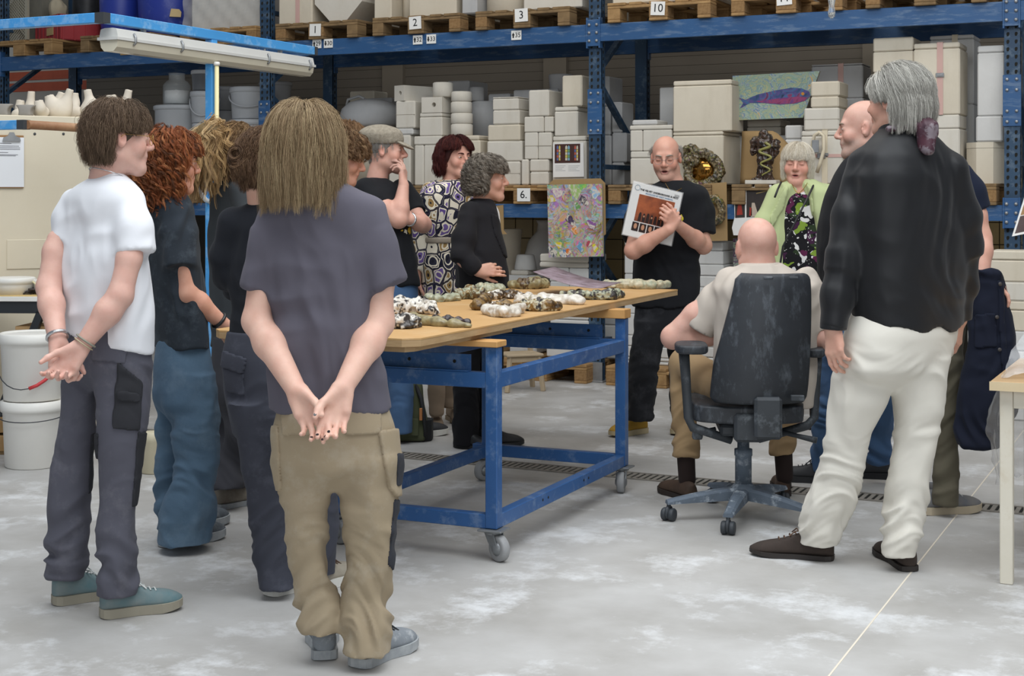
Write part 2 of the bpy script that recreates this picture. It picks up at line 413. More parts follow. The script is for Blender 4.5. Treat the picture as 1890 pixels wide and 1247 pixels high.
# ------------------------------------------------------------------ plaster moulds on the rack
def plaster(n, c, c2, d='a79a80'):
    return mat(n, c, 0.85, c2, 2.2, 0.8, bump=.12, bscale=22, dirt=d, dscale=2.5, damt=.28, dsharp=.25, dstretch=(2.5, 2.5, .6))
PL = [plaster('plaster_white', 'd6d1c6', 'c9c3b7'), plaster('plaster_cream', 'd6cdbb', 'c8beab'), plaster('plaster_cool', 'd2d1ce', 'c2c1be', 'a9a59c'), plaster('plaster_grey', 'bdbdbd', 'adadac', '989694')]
ORD = ('lowest', 'second', 'third', 'fourth', 'fifth', 'sixth', 'seventh', 'eighth')
M_strap = mat('cream_strap', 'd9cdb4', .8); M_pink = mat('faded_pink_strap', 'c9a59c', .8)
def mould(name, label, x0, x1, Y, dep, z0, z1, kind, m, rot=0.0, group='plaster moulds on the rack'):
    w = x1 - x0; h = z1 - z0
    t = thing(name, label, 'mould', ((x0 + x1) / 2, Y + dep / 2, z0), rot, group)
    a = w / 2; d = dep / 2; B = .008
    ks = kind.split('+'); k = ks[0]
    def arg(s, dv): return float(s.split(':')[1]) if ':' in s else dv
    if k.startswith('lid'):
        f = arg(k, .2); zz = h * (1 - f)
        MB().box(-a, a, -d, d, 0, zz - .0015, B).build('mould_base', m, t); MB().box(-a + .001, a - .003, -d + .002, d, zz + .0015, h, B).build('mould_lid', m, t)
    elif k.startswith('split'):
        f = arg(k, .5); xx = -a + w * f
        MB().box(-a, xx - .0015, -d, d, 0, h, B).build('mould_half', m, t); MB().box(xx + .0015, a, -d + .002, d, 0, h - .002, B).build('mould_half', m, t)
    elif k.startswith('quad'):
        f = arg(k, .5); xx = -a + w * f; zz = h * .82
        MB().box(-a, xx - .0015, -d, d, 0, zz, B).build('mould_half', m, t); MB().box(xx + .0015, a, -d, d, 0, zz, B).build('mould_half', m, t)
        MB().box(-a - .004, a + .004, -d - .003, d, zz + .002, h, B).build('mould_lid', m, t)
    elif k.startswith('cyl'):
        f = arg(k, 1.0); r = min(a, d)
        if f == 1.0 or len(ks) > 1:
            MB().lathe([(r - .008, 0), (r, .008), (r * f, h - .008), (r * f - .008, h)], 28).build('mould_body', m, t)
        else:
            MB().lathe([(r - .008, 0), (r, .008), (r * f, h - .008), (r * f - .008, h)], 28).build('mould_body', m, t)
    elif k == 'hex':
        pr = lambda r: [(r * math.cos(PI / 8 + i * PI / 4), r * math.sin(PI / 8 + i * PI / 4)) for i in range(8)]
        MB().slab([(x * a * 1.05, y * d * 1.05) for x, y in pr(1)], 0, h * .86 - .002).build('mould_base', m, t)
        MB().slab([(x * a * 1.06, y * d * 1.06) for x, y in pr(1)], h * .86, h).build('mould_lid', m, t)
    elif k == 'octx':                                # octagonal block standing on a flat of its outline
        q = .38
        MB().prism([(-a + w * q * .9, 0), (a - w * q * .9, 0), (a, h * q), (a, h * (1 - q)), (a - w * q, h), (-a + w * q, h), (-a, h * (1 - q)), (-a, h * q)], -d, d).build('mould_body', m, t)
    elif k == 'hole':
        # block with a round pouring hole in its front
        o = MB(); r = min(w, h) * .15; n = 16; cx, cz = w * .1, h * .5 - 0.0
        cz = h * .5
        ring = [(cx + r * math.cos(2 * PI * i / n), cz + r * math.sin(2 * PI * i / n)) for i in range(n)]
        sq = []
        for i in range(n):
            t_ = 2 * PI * i / n; c_, s_ = math.cos(t_), math.sin(t_); kk = 1 / max(abs(c_), abs(s_))
            sq.append((max(-a, min(a, c_ * kk * 9)) if abs(c_) >= abs(s_) - 1e-6 else cx + c_ / abs(s_) * h / 2 * (1 if True else 1), 0 if (abs(s_) > abs(c_) and s_ < 0) else h if abs(s_) > abs(c_) else cz + s_ / abs(c_) * h / 2))
        sq = [(max(-a, min(a, x)), max(0, min(h, z))) for x, z in sq]
        vs = [(x, -d, z) for x, z in sq] + [(x, -d, z) for x, z in ring] + [(x, -d + .05, z) for x, z in ring]
        fs = [(i, (i + 1) % n, n + (i + 1) % n, n + i) for i in range(n)] + [(n + i, n + (i + 1) % n, 2 * n + (i + 1) % n, 2 * n + i) for i in range(n)] + [tuple(range(2 * n, 3 * n))]
        o.add(vs, fs)
        vs = [(x, y, z) for z in (0, h) for y in (-d, d) for x in (-a, a)]
        o.add(vs, [(0, 2, 3, 1), (4, 5, 7, 6), (2, 6, 7, 3), (0, 4, 6, 2), (1, 3, 7, 5)])
        o.build('mould_body', m, t)
    else:
        MB().box(-a, a, -d, d, 0, h, B * 1.3).build('mould_body', m, t)
    if 'seam' in ks: MB().box(-a - .001, a + .001, -d - .001, -d + .002, h * .5 - .002, h * .5 + .001).build('seam', mat('seam_shadow', '8b8272', .9), t)
    if 'strap' in ks or 'pstrap' in ks:
        sx = a * .15
        MB().box(sx - .02, sx + .02, -d - .004, -d - .001, 0, h + .003).box(sx - .02, sx + .02, -d - .004, d, h + .001, h + .004).build('strap', M_pink if 'pstrap' in ks else M_strap, t)
        if h > .3:
            MB().box(sx - .028, sx + .028, -d - .012, -d - .004, h * .52, h * .58, .003).box(sx - .02, sx + .02, -d - .016, -d - .012, h * .535, h * .565, .002).build('buckle', M_galv, t)
    if 'hstrap' in ks:
        MB().box(-a - .002, a + .003, -d - .004, -d - .001, h * .5, h * .56).box(a + .0, a + .004, -d, d, h * .5, h * .56).build('strap', M_pink, t)
        MB().box(-.03, .03, -d - .014, -d - .004, h * .48, h * .58, .003).build('buckle', M_galv, t)
    return t
LOOK = {'lid': 'lidded', 'split': 'two-part', 'quad': 'lidded two-part', 'cyl': 'cylindrical', 'hex': 'octagonal', 'octx': 'large octagonal', 'hole': 'pour-hole', 'box': 'square', 'slab': 'flat'}
TINT = {0: 'white', 1: 'cream', 2: 'pale grey', 3: 'grey'}
def stack(where, Y, base, items, group='plaster moulds on the rack'):
    z = base; n = len(items)
    for i, it in enumerate(items):
        xl, xr, yt, dep, kind, mi = it[:6]
        rot = it[6] if len(it) > 6 else random.uniform(-.02, .02)
        pc = pY((xl + xr) / 2, yt, Y)
        z1 = pc.z; x0 = pY(xl, yt, Y).x; x1 = pY(xr, yt, Y).x
        if z1 - z < .02: z1 = z + .02
        k = kind.split('+')[0].split(':')[0]
        place = 'single block' if n == 1 else 'topmost' if i == n - 1 else ORD[i]
        lab = '%s %s mould, %s %s' % (TINT[mi], LOOK.get(k, 'square'), (place + (' one' if where.startswith('of ') else ' of the stack')) if n > 1 else 'alone', where)
        if k == 'cyl': dep = x1 - x0
        mould('plaster_mould', lab, x0, x1, Y, dep, z + .001, z1, kind, PL[mi], rot, group)
        z = z1
    return z
ZS = ZM + PT
stack('behind the flat cap', 10.28, ZS, [(717, 757, 249, .3, 'box', 0), (732, 762, 237, .3, 'box', 2), (730, 766, 186, .3, 'box+seam', 0), (735, 759, 157, .34, 'hole', 0, -.35)])
stack('between flat cap and auburn hair', 10.26, ZS, [(765, 815, 251, .26, 'quad:.35', 0), (774, 816, 208, .24, 'lid:.18', 0), (778, 816, 179, .2, 'hole', 0), (792, 825, 151, .2, 'cyl', 0)])
stack('directly behind the auburn hair', 10.26, ZS, [(828, 886, 259, .3, 'box', 1), (820, 884, 250, .34, 'slab', 1), (825, 861, 228, .2, 'cyl', 0), (825, 861, 208, .2, 'cyl', 0), (825, 860, 187, .2, 'cyl', 0), (826, 860, 168, .2, 'cyl', 0)])
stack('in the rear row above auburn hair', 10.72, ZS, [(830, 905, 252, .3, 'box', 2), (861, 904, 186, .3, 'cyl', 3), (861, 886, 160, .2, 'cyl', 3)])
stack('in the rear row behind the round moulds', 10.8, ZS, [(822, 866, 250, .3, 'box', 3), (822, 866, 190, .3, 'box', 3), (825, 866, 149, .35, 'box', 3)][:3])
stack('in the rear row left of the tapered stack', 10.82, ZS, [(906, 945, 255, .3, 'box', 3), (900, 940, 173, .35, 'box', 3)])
stack('of the tapered five left of card 6', 10.26, ZS, [(927, 960, 298, .25, 'box+seam', 0), (898, 962, 260, .28, 'box', 0, .03), (900, 960, 230, .26, 'box', 1), (909, 958, 203, .22, 'box', 0), (909, 957, 179, .22, 'lid:.1', 0)])
stack('as an upright slab left of card 6', 10.24, ZS, [(962, 975, 294, .2, 'box', 0)])
stack('above card 6', 10.25, ZS, [(978, 1012, 317, .25, 'box', 0), (977, 1012, 294, .25, 'box', 0), (968, 1018, 244, .25, 'split:.5+seam', 0), (967, 1020, 215, .22, 'split:.68', 0), (975, 1012, 166, .3, 'box', 0)])
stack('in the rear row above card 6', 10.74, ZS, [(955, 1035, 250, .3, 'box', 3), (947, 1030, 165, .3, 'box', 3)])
stack('with the stained glass print, by the middle upright', 10.25, ZS, [(1020, 1083, 251, .28, 'lid:.1', 0), (1023, 1066, 197, .3, 'lid:.15', 0), (1037, 1074, 139, .2, 'box', 1)])
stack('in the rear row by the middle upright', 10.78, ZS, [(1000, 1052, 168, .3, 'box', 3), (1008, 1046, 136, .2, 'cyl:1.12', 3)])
stack('beside the speaker, left of his head', 10.24, ZS, [(1163, 1236, 279, .3, 'lid:.2', 0), (1163, 1240, 231, .3, 'quad:.3', 0), (1166, 1212, 221, .25, 'slab', 2)])
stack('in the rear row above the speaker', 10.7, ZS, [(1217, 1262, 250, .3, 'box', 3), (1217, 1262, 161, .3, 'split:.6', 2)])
stack('of two big blocks above the speaker', 10.23, ZS, [(1242, 1336, 243, .42, 'lid:.07', 1), (1242, 1350, 148, .3, 'lid:.1+seamv', 1)])
stack('behind the brown paper under the fish painting', 10.62, ZS, [(1362, 1462, 250, .3, 'box', 2), (1378, 1440, 221, .3, 'lid:.45', 0)])
stack('between brown paper and white hair', 10.4, ZS, [(1448, 1480, 257, .3, 'box', 2), (1449, 1480, 231, .3, 'box', 2)])
stack('behind the white-haired woman', 10.25, ZS, [(1479, 1556, 241, .3, 'lid:.1+strap+hstrap', 0), (1483, 1548, 199, .3, 'box+seam', 0), (1496, 1548, 178, .28, 'box', 1), (1496, 1549, 150, .28, 'box', 1)])
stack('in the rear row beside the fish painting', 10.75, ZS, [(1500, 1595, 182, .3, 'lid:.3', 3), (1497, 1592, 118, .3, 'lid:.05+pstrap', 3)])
stack('behind the bald profile', 10.24, ZS, [(1606, 1688, 208, .3, 'box', 1), (1611, 1688, 133, .3, 'box', 1), (1611, 1686, 69, .3, 'lid:.4', 1)])
stack('of tall blocks right of the grey hair', 10.22, ZS, [(1700, 1772, 212, .3, 'lid:.2', 0), (1686, 1772, 79, .32, 'lid:.08+pstrap', 1)])
stack('in the rear right of the grey hair', 10.66, ZS, [(1716, 1798, 193, .3, 'box', 2), (1716, 1798, 65, .3, 'lid:.06+strap', 2)])
stack('of three by the right upright', 10.24, ZS, [(1778, 1856, 262, .36, 'hex', 1), (1801, 1850, 214, .22, 'box', 2), (1804, 1854, 84, .24, 'lid:.1', 2)])
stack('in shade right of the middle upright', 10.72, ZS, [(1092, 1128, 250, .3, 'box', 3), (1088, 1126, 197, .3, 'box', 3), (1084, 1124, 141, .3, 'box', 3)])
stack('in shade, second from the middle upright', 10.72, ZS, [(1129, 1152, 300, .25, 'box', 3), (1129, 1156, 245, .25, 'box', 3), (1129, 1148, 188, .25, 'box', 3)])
# bell-shaped mould and the blocks about it
p0 = pY(603, 234, 10.55); p1 = pY(703, 234, 10.55); pt = pY(653, 181, 10.55)
t = thing('bell_mould', 'wide domed grey plaster mould with a rim, behind the long hair', 'mould', ((p0.x + p1.x) / 2, 10.55 + .28, ZS), 0, 'plaster mould with a dome')
R = (p1.x - p0.x) / 2; hb = p0.z - ZS
MB().lathe([(R * .72, 0), (R * .75, hb)], 28).build('mould_base', PL[1], t)
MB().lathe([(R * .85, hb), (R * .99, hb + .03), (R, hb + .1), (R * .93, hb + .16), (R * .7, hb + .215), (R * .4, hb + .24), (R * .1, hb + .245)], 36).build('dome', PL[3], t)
MB().tube([(-R * .8, -.05, hb + .19), (-R * .75, -.05, hb + .245), (-R * .3, -.06, hb + .27), (-R * .1, -.06, hb + .245)], .012, 6).build('handle', PL[3], t)
stack('behind the domed mould', 11.0, ZS, [(640, 720, 250, .3, 'box', 3), (663, 722, 181, .3, 'box', 3)])
stack('far behind the domed mould', 11.3, ZS, [(645, 690, 200, .25, 'box', 1), (645, 690, 168, .25, 'box', 1)])
# top row, cut off by the picture's edge
ZT = ZU + PT
def top(px0, px1, dep, kind, mi, lab, h=.55):
    x0 = xat(px0, 10.2, 20); x1 = xat(px1, 10.2, 20)
    mould('plaster_mould', lab, x0, x1, 10.2, dep, ZT + .001, ZT + h, kind, PL[mi], 0, 'plaster moulds on the top beam')
top(514, 576, .4, 'box+pstrap', 1, 'cream plaster block with a pink strap, left on pallet 1')
top(581, 668, .5, 'octx', 0, 'octagonal plaster mould on pallet 1', .42)
top(690, 722, .4, 'box', 1, 'slim cream plaster block, left on pallet 2'); top(723, 752, .4, 'cyl', 1, 'round cream mould in the middle of pallet 2')
top(755, 842, .5, 'lid:.7', 1, 'wide cream plaster block, right on pallet 2')
top(852, 880, .3, 'box', 3, 'grey plaster block between pallets 2 and 3'); top(882, 960, .4, 'cyl', 1, 'round cream mould, left on pallet 3'); top(966, 1074, .4, 'lid:.5', 0, 'white plaster block by the middle upright, on the pallet carded 3')
top(1130, 1220, .4, 'box', 1, 'cream plaster block left on the pallet carded 10'); top(1230, 1335, .4, 'lid:.5', 0, 'white plaster block above the speaker, on the pallet carded 10'); top(1360, 1440, .4, 'box', 0, 'white plaster block above the fish painting, on the pallet carded 11'); top(1620, 1740, .4, 'box', 1, 'cream plaster block above the grey hair, on the top beam')
# lower level
G2 = 'plaster moulds under the rack shelf'; ZF = PT
stack('under the colourful painting', 10.15, ZF, [(1013, 1086, 660, .35, 'box', 2), (1008, 1084, 613, .35, 'lid:.3', 2), (1015, 1086, 580, .35, 'lid:.3', 2), (1015, 1086, 540, .35, 'split:.5', 2), (1015, 1086, 520, .35, 'split:.5', 2), (1014, 1086, 494, .35, 'split:.5', 2), (995, 1086, 484, .36, 'slab', 0), (996, 1086, 469, .36, 'slab', 0)], G2)
stack('with the flower-pot shape, behind the black blazer', 10.5, ZF, [(940, 990, 640, .3, 'box', 2), (941, 990, 560, .3, 'box', 2), (934, 990, 508, .3, 'box', 2), (942, 974, 499, .25, 'box', 0), (942, 980, 470, .25, 'cyl:.78', 2)], G2)
stack('under the shelf, right of the middle upright', 10.45, ZF, [(1104, 1142, 640, .3, 'box', 2), (1104, 1142, 600, .3, 'box', 2), (1104, 1140, 570, .3, 'box', 3)], G2)
stack('of flat slabs left of the speaker', 10.2, ZF, [(1152, 1245, 660, .32, 'lid:.5', 2), (1152, 1245, 620, .32, 'lid:.5', 2), (1152, 1245, 580, .32, 'split:.5', 2), (1152, 1245, 540, .32, 'lid:.5', 2), (1152, 1245, 506, .32, 'lid:.5', 2), (1152, 1245, 470, .32, 'split:.4', 2), (1152, 1245, 440, .32, 'lid:.5', 0)], G2)
stack('of wide slabs right of the speaker', 10.2, ZF, [(1262, 1336, 640, .3, 'lid:.5', 2), (1262, 1336, 600, .3, 'lid:.5', 2), (1262, 1336, 560, .3, 'lid:.5', 2), (1262, 1336, 530, .3, 'lid:.5', 2), (1262, 1336, 488, .3, 'lid:.5', 2), (1262, 1334, 446, .3, 'lid:.4', 2)], G2)
stack('behind the bald seated man', 10.2, ZF, [(1352, 1440, 640, .3, 'lid:.5', 2), (1352, 1440, 575, .3, 'lid:.5', 2), (1352, 1440, 514, .3, 'lid:.5', 2)], G2)
stack('below the shelf by the right upright', 9.55, 0.0, [(1790, 1900, 700, .4, 'box', 2), (1786, 1905, 610, .4, 'lid:.4', 2), (1790, 1905, 555, .4, 'lid:.3', 1), (1822, 1910, 520, .3, 'slab', 0), (1826, 1912, 463, .3, 'lid:.3', 1)], 'plaster moulds on the floor at the right')
# jars behind: vase and pot on the lower level
px = pY(1000, 470, 11.05)
t = thing('plaster_vase', 'round-bellied white vase with a narrow neck under the shelf', 'vase', (px.x + .02, 11.12, ZF), 0)
MB().lathe([(.14, 0), (.2, .2), (.22, .5), (.21, .7), (.16, .88), (.09, .96), (.08, 1.02), (.095, 1.05)], 28).build('vase_body', PL[2], t)
px = pY(973, 490, 10.98)
t = thing('plaster_pot', 'tapered beige pot with a rim left of the white vase', 'pot', (px.x - .17, 10.95, ZF), 0)
MB().lathe([(.09, 0), (.1, .55), (.12, .93), (.125, .95), (.125, .98), (.105, .98)], 24).build('pot_body', PL[1], t)
# wooden things on the shelf
def shelfblock(nm, lab, xl, xr, yt, yb, Y, dep, m, cat='block'):
    a = pY(xl, yb, Y); b = pY(xr, yt, Y)
    t = thing(nm, lab, cat, ((a.x + b.x) / 2, Y + dep / 2, a.z))
    w = b.x - a.x; h = b.z - a.z
    MB().box(-w / 2, w / 2, -dep / 2, dep / 2, 0, h * .8, .004).build('block_body', m, t); MB().box(-w / 2 - .004, w / 2 + .004, -dep / 2 - .004, dep / 2, h * .8 + .001, h, .004).build('block_lid', m, t)
    return t
# ------------------------------------------------------------------ dusty black office chair
M_ch = mat('dusty_black_leather', '26292d', .5, '30343a', 5, .8, dirt='8d96a0', dscale=11, damt=.28, dsharp=.2, dstretch=(2.2, 1, .8), spec=.4)
M_pl = mat('dusty_black_plastic', '2e3236', .6, '3d4248', 8, .8, dirt='8c949b', dscale=9, damt=.5, dsharp=.15)
M_base = mat('dust_caked_base', '4f5964', .7, '667280', 9, .9, dirt='b4bcc3', dscale=14, damt=.7, dsharp=.12)
gcx = pd(1372, 930, 6.36); gcx.z = 0
cyaw = YAW - .12 * 0
chair = thing('office_chair', 'black office chair with a tall back, caked in white dust, occupied by a bald man', 'chair', gcx, YAW + math.radians(-4))
def lc(px, py, D):                                   # into the chair's own frame
    q = pd(px, py, D); v = chair.matrix_basis.inverted() @ q; return v
bpy.context.view_layer.update()
# five-star base
def arm_(px, py, D):
    e = lc(px, py, D); return Vector((e.x, e.y, 0))
hub = MB().lathe([(.05, .085), (.06, .09), (.058, .13), (.04, .15), (.032, .155)], 24).build('base_hub', M_base, chair)
tips = [arm_(1226, 958, 6.3), arm_(1338, 985, 5.98), arm_(1468, 962, 6.18), arm_(1462, 925, 6.68), arm_(1308, 915, 6.72)]
for e in tips:
    d = e.normalized(); L_ = .345
    mb = MB(); n = 8; vs = []; fs = []
    sd = Vector((-d.y, d.x, 0))
    for i in range(n + 1):
        t = i / n; x = .03 + (L_ - .03) * t; wd2 = .032 - .012 * t; zt_ = .135 - .045 * t ** 1.5; zb = .085 - .012 * t
        for sx, z in ((-1, zb), (1, zb), (1, zt_ - .01), (.6, zt_), (-.6, zt_), (-1, zt_ - .01)):
            vs.append(d * x + sd * wd2 * sx + Vector((0, 0, z)))
    for i in range(n):
        for k in range(6): fs.append((i * 6 + k, i * 6 + (k + 1) % 6, (i + 1) * 6 + (k + 1) % 6, (i + 1) * 6 + k))
    fs += [tuple(range(6)), tuple(range(n * 6, n * 6 + 6))]
    mb.add(vs, fs); leg = mb.build('base_leg', M_base, chair)
    a = random.uniform(-.9, .9); c = d * (L_ - .01)
    R_ = Matrix.Translation((c.x, c.y, 0)) @ Matrix.Rotation(math.atan2(d.y, d.x) + a, 4, 'Z')
    k = MB().tube([(c.x, c.y, .05), (c.x, c.y, .078)], .009, 8)
    for sx in (-.017, .017):
        k.lathe([(.012, -.011), (.025, -.011), (.028, -.006), (.028, .006), (.025, .011), (.012, .011)], 20, M=R_ @ Matrix.Translation((0, sx, .0285)) @ Matrix.Rotation(PI / 2, 4, 'X'))
    k.lathe([(.0, -.007), (.03, -.006), (.03, .006), (.0, .007)], 20, M=R_ @ Matrix.Translation((0, 0, .036)) @ Matrix.Rotation(PI / 2, 4, 'X'))
    k.build('castor', M_pl, leg)
MB().lathe([(.036, .15), (.036, .27), (.039, .272), (.039, .3), (.026, .302), (.026, .4)], 20).build('gas_column', M_base, chair)
# mechanism, seat
MB().box(-.11, .13, -.14, .16, .375, .425, .012).box(-.055, .075, -.2, -.1, .36, .48, .012).build('tilt_mechanism', M_pl, chair)
MB().tube([(.12, -.02, .39), (.22, -.1, .375), (.3, -.12, .36)], [.012, .01, .014], 8).build('lever', M_pl, chair)
MB().tube([(-.12, .0, .385), (-.2, -.02, .37)], .01, 8).lathe([(.02, 0), (.024, .01), (.022, .035), (.01, .04)], 14, M=Matrix.Translation((-.2, -.03, .345))).build('tension_knob', M_pl, chair)
bm = bmesh.new(); bmesh.ops.create_cube(bm, size=1)
bmesh.ops.subdivide_edges(bm, edges=bm.edges[:], cuts=6, use_grid_fill=True)
for v in bm.verts:
    x, y, z = v.co * 2; r = math.sqrt(max(1e-9, 1 - .28 * (x * x + y * y) * .5)); v.co = Vector((x * .265 * r + .01, y * .25 * r + .05, .475 + z * .055 * (1 - .18 * (x * x + y * y)) - .012 * (1 - x * x) * (z > 0)))
for f in bm.faces: f.smooth = True
me = bpy.data.meshes.new('seat'); bm.to_mesh(me); bm.free(); seat = link('seat', me, M_ch, chair)
md = seat.modifiers.new('s', 'SUBSURF'); md.levels = md.render_levels = 1
# backrest: outline of the photograph's shell, curved round the sitter
bo = [(.0, 1310, 1452), (.06, 1314, 1482), (.2, 1320, 1490), (.4, 1332, 1497), (.6, 1346, 1502), (.8, 1358, 1503), (.93, 1364, 1502), (1.0, 1372, 1496)]
rows_ = []; zb, zt_ = lc(1400, 748, 6.12).z, lc(1430, 507, 6.12).z
outline = {0: (1322, 1488), .04: (1312, 1494), .12: (1313, 1497), .3: (1318, 1500), .5: (1332, 1502), .7: (1346, 1504), .88: (1358, 1505), .96: (1362, 1504), 1.0: (1374, 1497)}
ts = sorted(outline); vs = []; nx = 12
for t in np.linspace(0, 1, 22):
    xl_ = np.interp(t, ts, [outline[k][0] for k in ts]); xr_ = np.interp(t, ts, [outline[k][1] for k in ts])
    py = 748 + (507 - 748) * t
    for i in range(nx + 1):
        u = i / nx; q = lc(xl_ + (xr_ - xl_) * u, py, 6.12)
        q.y += .075 * (abs(2 * u - 1) ** 2.2) - .03 * math.sin(PI * t) + .05 * t
        vs.append(q)
n = len(vs); th = .05
back = [Vector((v.x * .97 + (0), v.y + th, v.z)) for v in vs]
fs = []
for a in range(21):
    for i in range(nx):
        k = a * (nx + 1) + i; fs.append((k, k + 1, k + nx + 2, k + nx + 1)); fs.append((n + k + nx + 1, n + k + nx + 2, n + k + 1, n + k))
for i in range(nx): fs.append((i + 1, i, n + i, n + i + 1)); k = 21 * (nx + 1) + i; fs.append((k, k + 1, n + k + 1, n + k))
for a in range(21): k = a * (nx + 1); fs.append((k, k + nx + 1, n + k + nx + 1, n + k)); k += nx; fs.append((k + nx + 1, k, n + k, n + k + nx + 1))
bk_ = MB().add(vs + back, fs, True).build('backrest', M_ch, chair)
md = bk_.modifiers.new('b', 'BEVEL'); md.width = .012; md.segments = 3; md.limit_method = 'ANGLE'; md.angle_limit = .9
for px in (1418, 1465):
    q = lc(px, 513, 6.12); MB().box(q.x - .02, q.x + .02, q.y - .006, q.y + .01, q.z - .006, q.z + .006, .003).build('slot', M_pl, bk_)
q = lc(1472, 734, 6.12); MB().box(q.x - .028, q.x + .028, q.y - .012, q.y + .012, q.z - .012, q.z + .012, .003).build('name_plate', M_pl, bk_)
q0, q1 = lc(1405, 745, 6.12), lc(1413, 808, 6.14)
MB().box(q0.x - .03, q0.x + .085, q0.y - .03, q0.y + .03, q1.z, q0.z + .03, .012).build('back_bracket', M_pl, chair)
# arms
for side, pts, pad in ((-1, [(1262, 645, 6.24), (1266, 700, 6.24), (1270, 770, 6.24), (1278, 788, 6.24), (1350, 812, 6.26)], ((1248, 640, 6.12), (1310, 655, 6.12))), (1, [(1508, 655, 6.36), (1506, 700, 6.36), (1503, 770, 6.34), (1490, 785, 6.32), (1400, 810, 6.3)], ((1492, 648, 6.2), (1528, 655, 6.2)))):
    P_ = [lc(*q) for q in pts]
    am = MB().tube(P_, [.024, .021, .019, .02, .018], 10).build('arm_post', M_pl, chair)
    a, b = [lc(*q) for q in pad]; cx_, z_ = (a.x + b.x) / 2, a.z
    pm_ = MB(); wv = abs(b.x - a.x) / 2 * (1.0 if side < 0 else 1.15)
    out_ = [(cx_ + wv * math.copysign(abs(math.cos(t)) ** .5, math.cos(t)), P_[0].y + .02 + .125 * math.copysign(abs(math.sin(t)) ** .6, math.sin(t))) for t in np.linspace(0, 2 * PI, 20, False)]
    pm_.slab(out_, z_ - .035, z_ + .002); o = pm_.build('arm_pad', M_ch, am)
    md = o.modifiers.new('b', 'BEVEL'); md.width = .012; md.segments = 3; md.limit_method = 'ANGLE'
# ------------------------------------------------------------------ left side of the hall
M_lb = mat('light_blue_paint', '4b9fe0', .4, '4594d2', 3, .7, dirt='a9cbe6', dscale=10, damt=.35, dsharp=.08)
M_cream = mat('cream_panel', 'ded4be', .6, 'd6cbb3', 1.5, .7, bump=.03, bscale=15, dirt='cabd9f', dscale=1.8, damt=.25, dsharp=.3)
M_cap = mat('dark_end_cap', '3c3f42', .6); M_rust = mat('rusty_pipe', '8a5d3c', .6, 'b08a66', 9, .8, stretch=(1, 1, 1))
M_pp = mat('white_plastic', 'e9e7e1', .45, 'dfdcd4', 4, .5); M_ppg = mat('grey_white_plastic', 'c4c6c8', .5, 'b4b7ba', 4, .6)
# cream cabinet, turned a little
q0, q1 = pd(-40, 400, 8.35), pd(232, 400, 8.78); q0.z = q1.z = 0
dx_ = (q1 - q0); wc = dx_.length; rz = math.atan2(dx_.y, dx_.x); HC = 1.865
cab = thing('cabinet', 'large cream sheet-metal cabinet with white clay vessels on top', 'cabinet', q0, rz)
MB().box(0, wc, 0, 1.1, .0, HC - .05, .006).build('cabinet_body', M_cream, cab)
MB().box(-.01, wc + .01, -.012, 1.1, HC - .048, HC, .005).build('cabinet_top', M_cream, cab)
def onc(px, py):                                     # a point of the cabinet's front
    d = C2W((px - CX) / FPX, 1, (HY - py) / FPX); n = Vector((-math.sin(rz), math.cos(rz), 0)); t = n.dot(q0) / n.dot(Vector((d.x, d.y, 0)))
    p = Vector((d.x * t, d.y * t, 0)) - q0; return p.dot(dx_.normalized()), EYE + d.z * t
a = onc(12, 497); b = onc(90, 441)
MB().box(a[0], b[0], -.006, 0, a[1], b[1], .003).build('access_plate', M_cream, cab)
for px, py in ((64, 247), (117, 247), (150, 250)):
    x, z = onc(px, py); MB().lathe([(.008, 0), (.008, .003), (.004, .005)], 8, M=Matrix.Translation((x, 0, z)) @ Matrix.Rotation(PI / 2, 4, 'X')).build('screw', M_cap, cab)
x, z = onc(166, 400); MB().box(x - .004, x + .004, -.002, 0, .3, HC - .06).build('panel_joint', mat('joint_shadow', '8f8672', .8), cab)
# clipboard hung on it
cb = thing('clipboard', 'brown clipboard with a printed sheet hanging on the cream cabinet', 'clipboard', q0, rz)
a = onc(-30, 347); b = onc(43, 250)
MB().box(a[0], b[0], -.012, -.006, a[1], b[1], .002).build('board', mat('hardboard_brown', '9a7348', .7), cb)
a2 = onc(-28, 345); b2 = onc(45, 254)
MB().box(a2[0], b2[0] - .005, -.015, -.0125, a2[1], b2[1], .0005).build('paper', mat('paper', 'e9ebee', .8), cb)
pr = MB()
for k, (py, x1) in enumerate(((264, 20), (269, 34), (272, 36), (275, 36), (281, 14), (285, 32), (287, 28))):
    c_, d_ = onc(-20, py), onc(x1, py); pr.box(c_[0], d_[0], -.0162, -.0152, c_[1] - .0015, c_[1] + .0015)
o = pr.build('printed_lines', mat('grey_ink', '7d7d80', .8), cb); o['kind'] = 'stuff'
e = onc(20, 254)
MB().prism([(e[0] - .05, e[1] - .02), (e[0] + .05, e[1] - .02), (e[0] + .045, e[1]), (e[0] + .02, e[1] + .01), (e[0] + .012, e[1] + .03), (e[0] - .012, e[1] + .03), (e[0] - .02, e[1] + .01), (e[0] - .045, e[1])], -.03, -.014).build('clip', M_galv, cb)
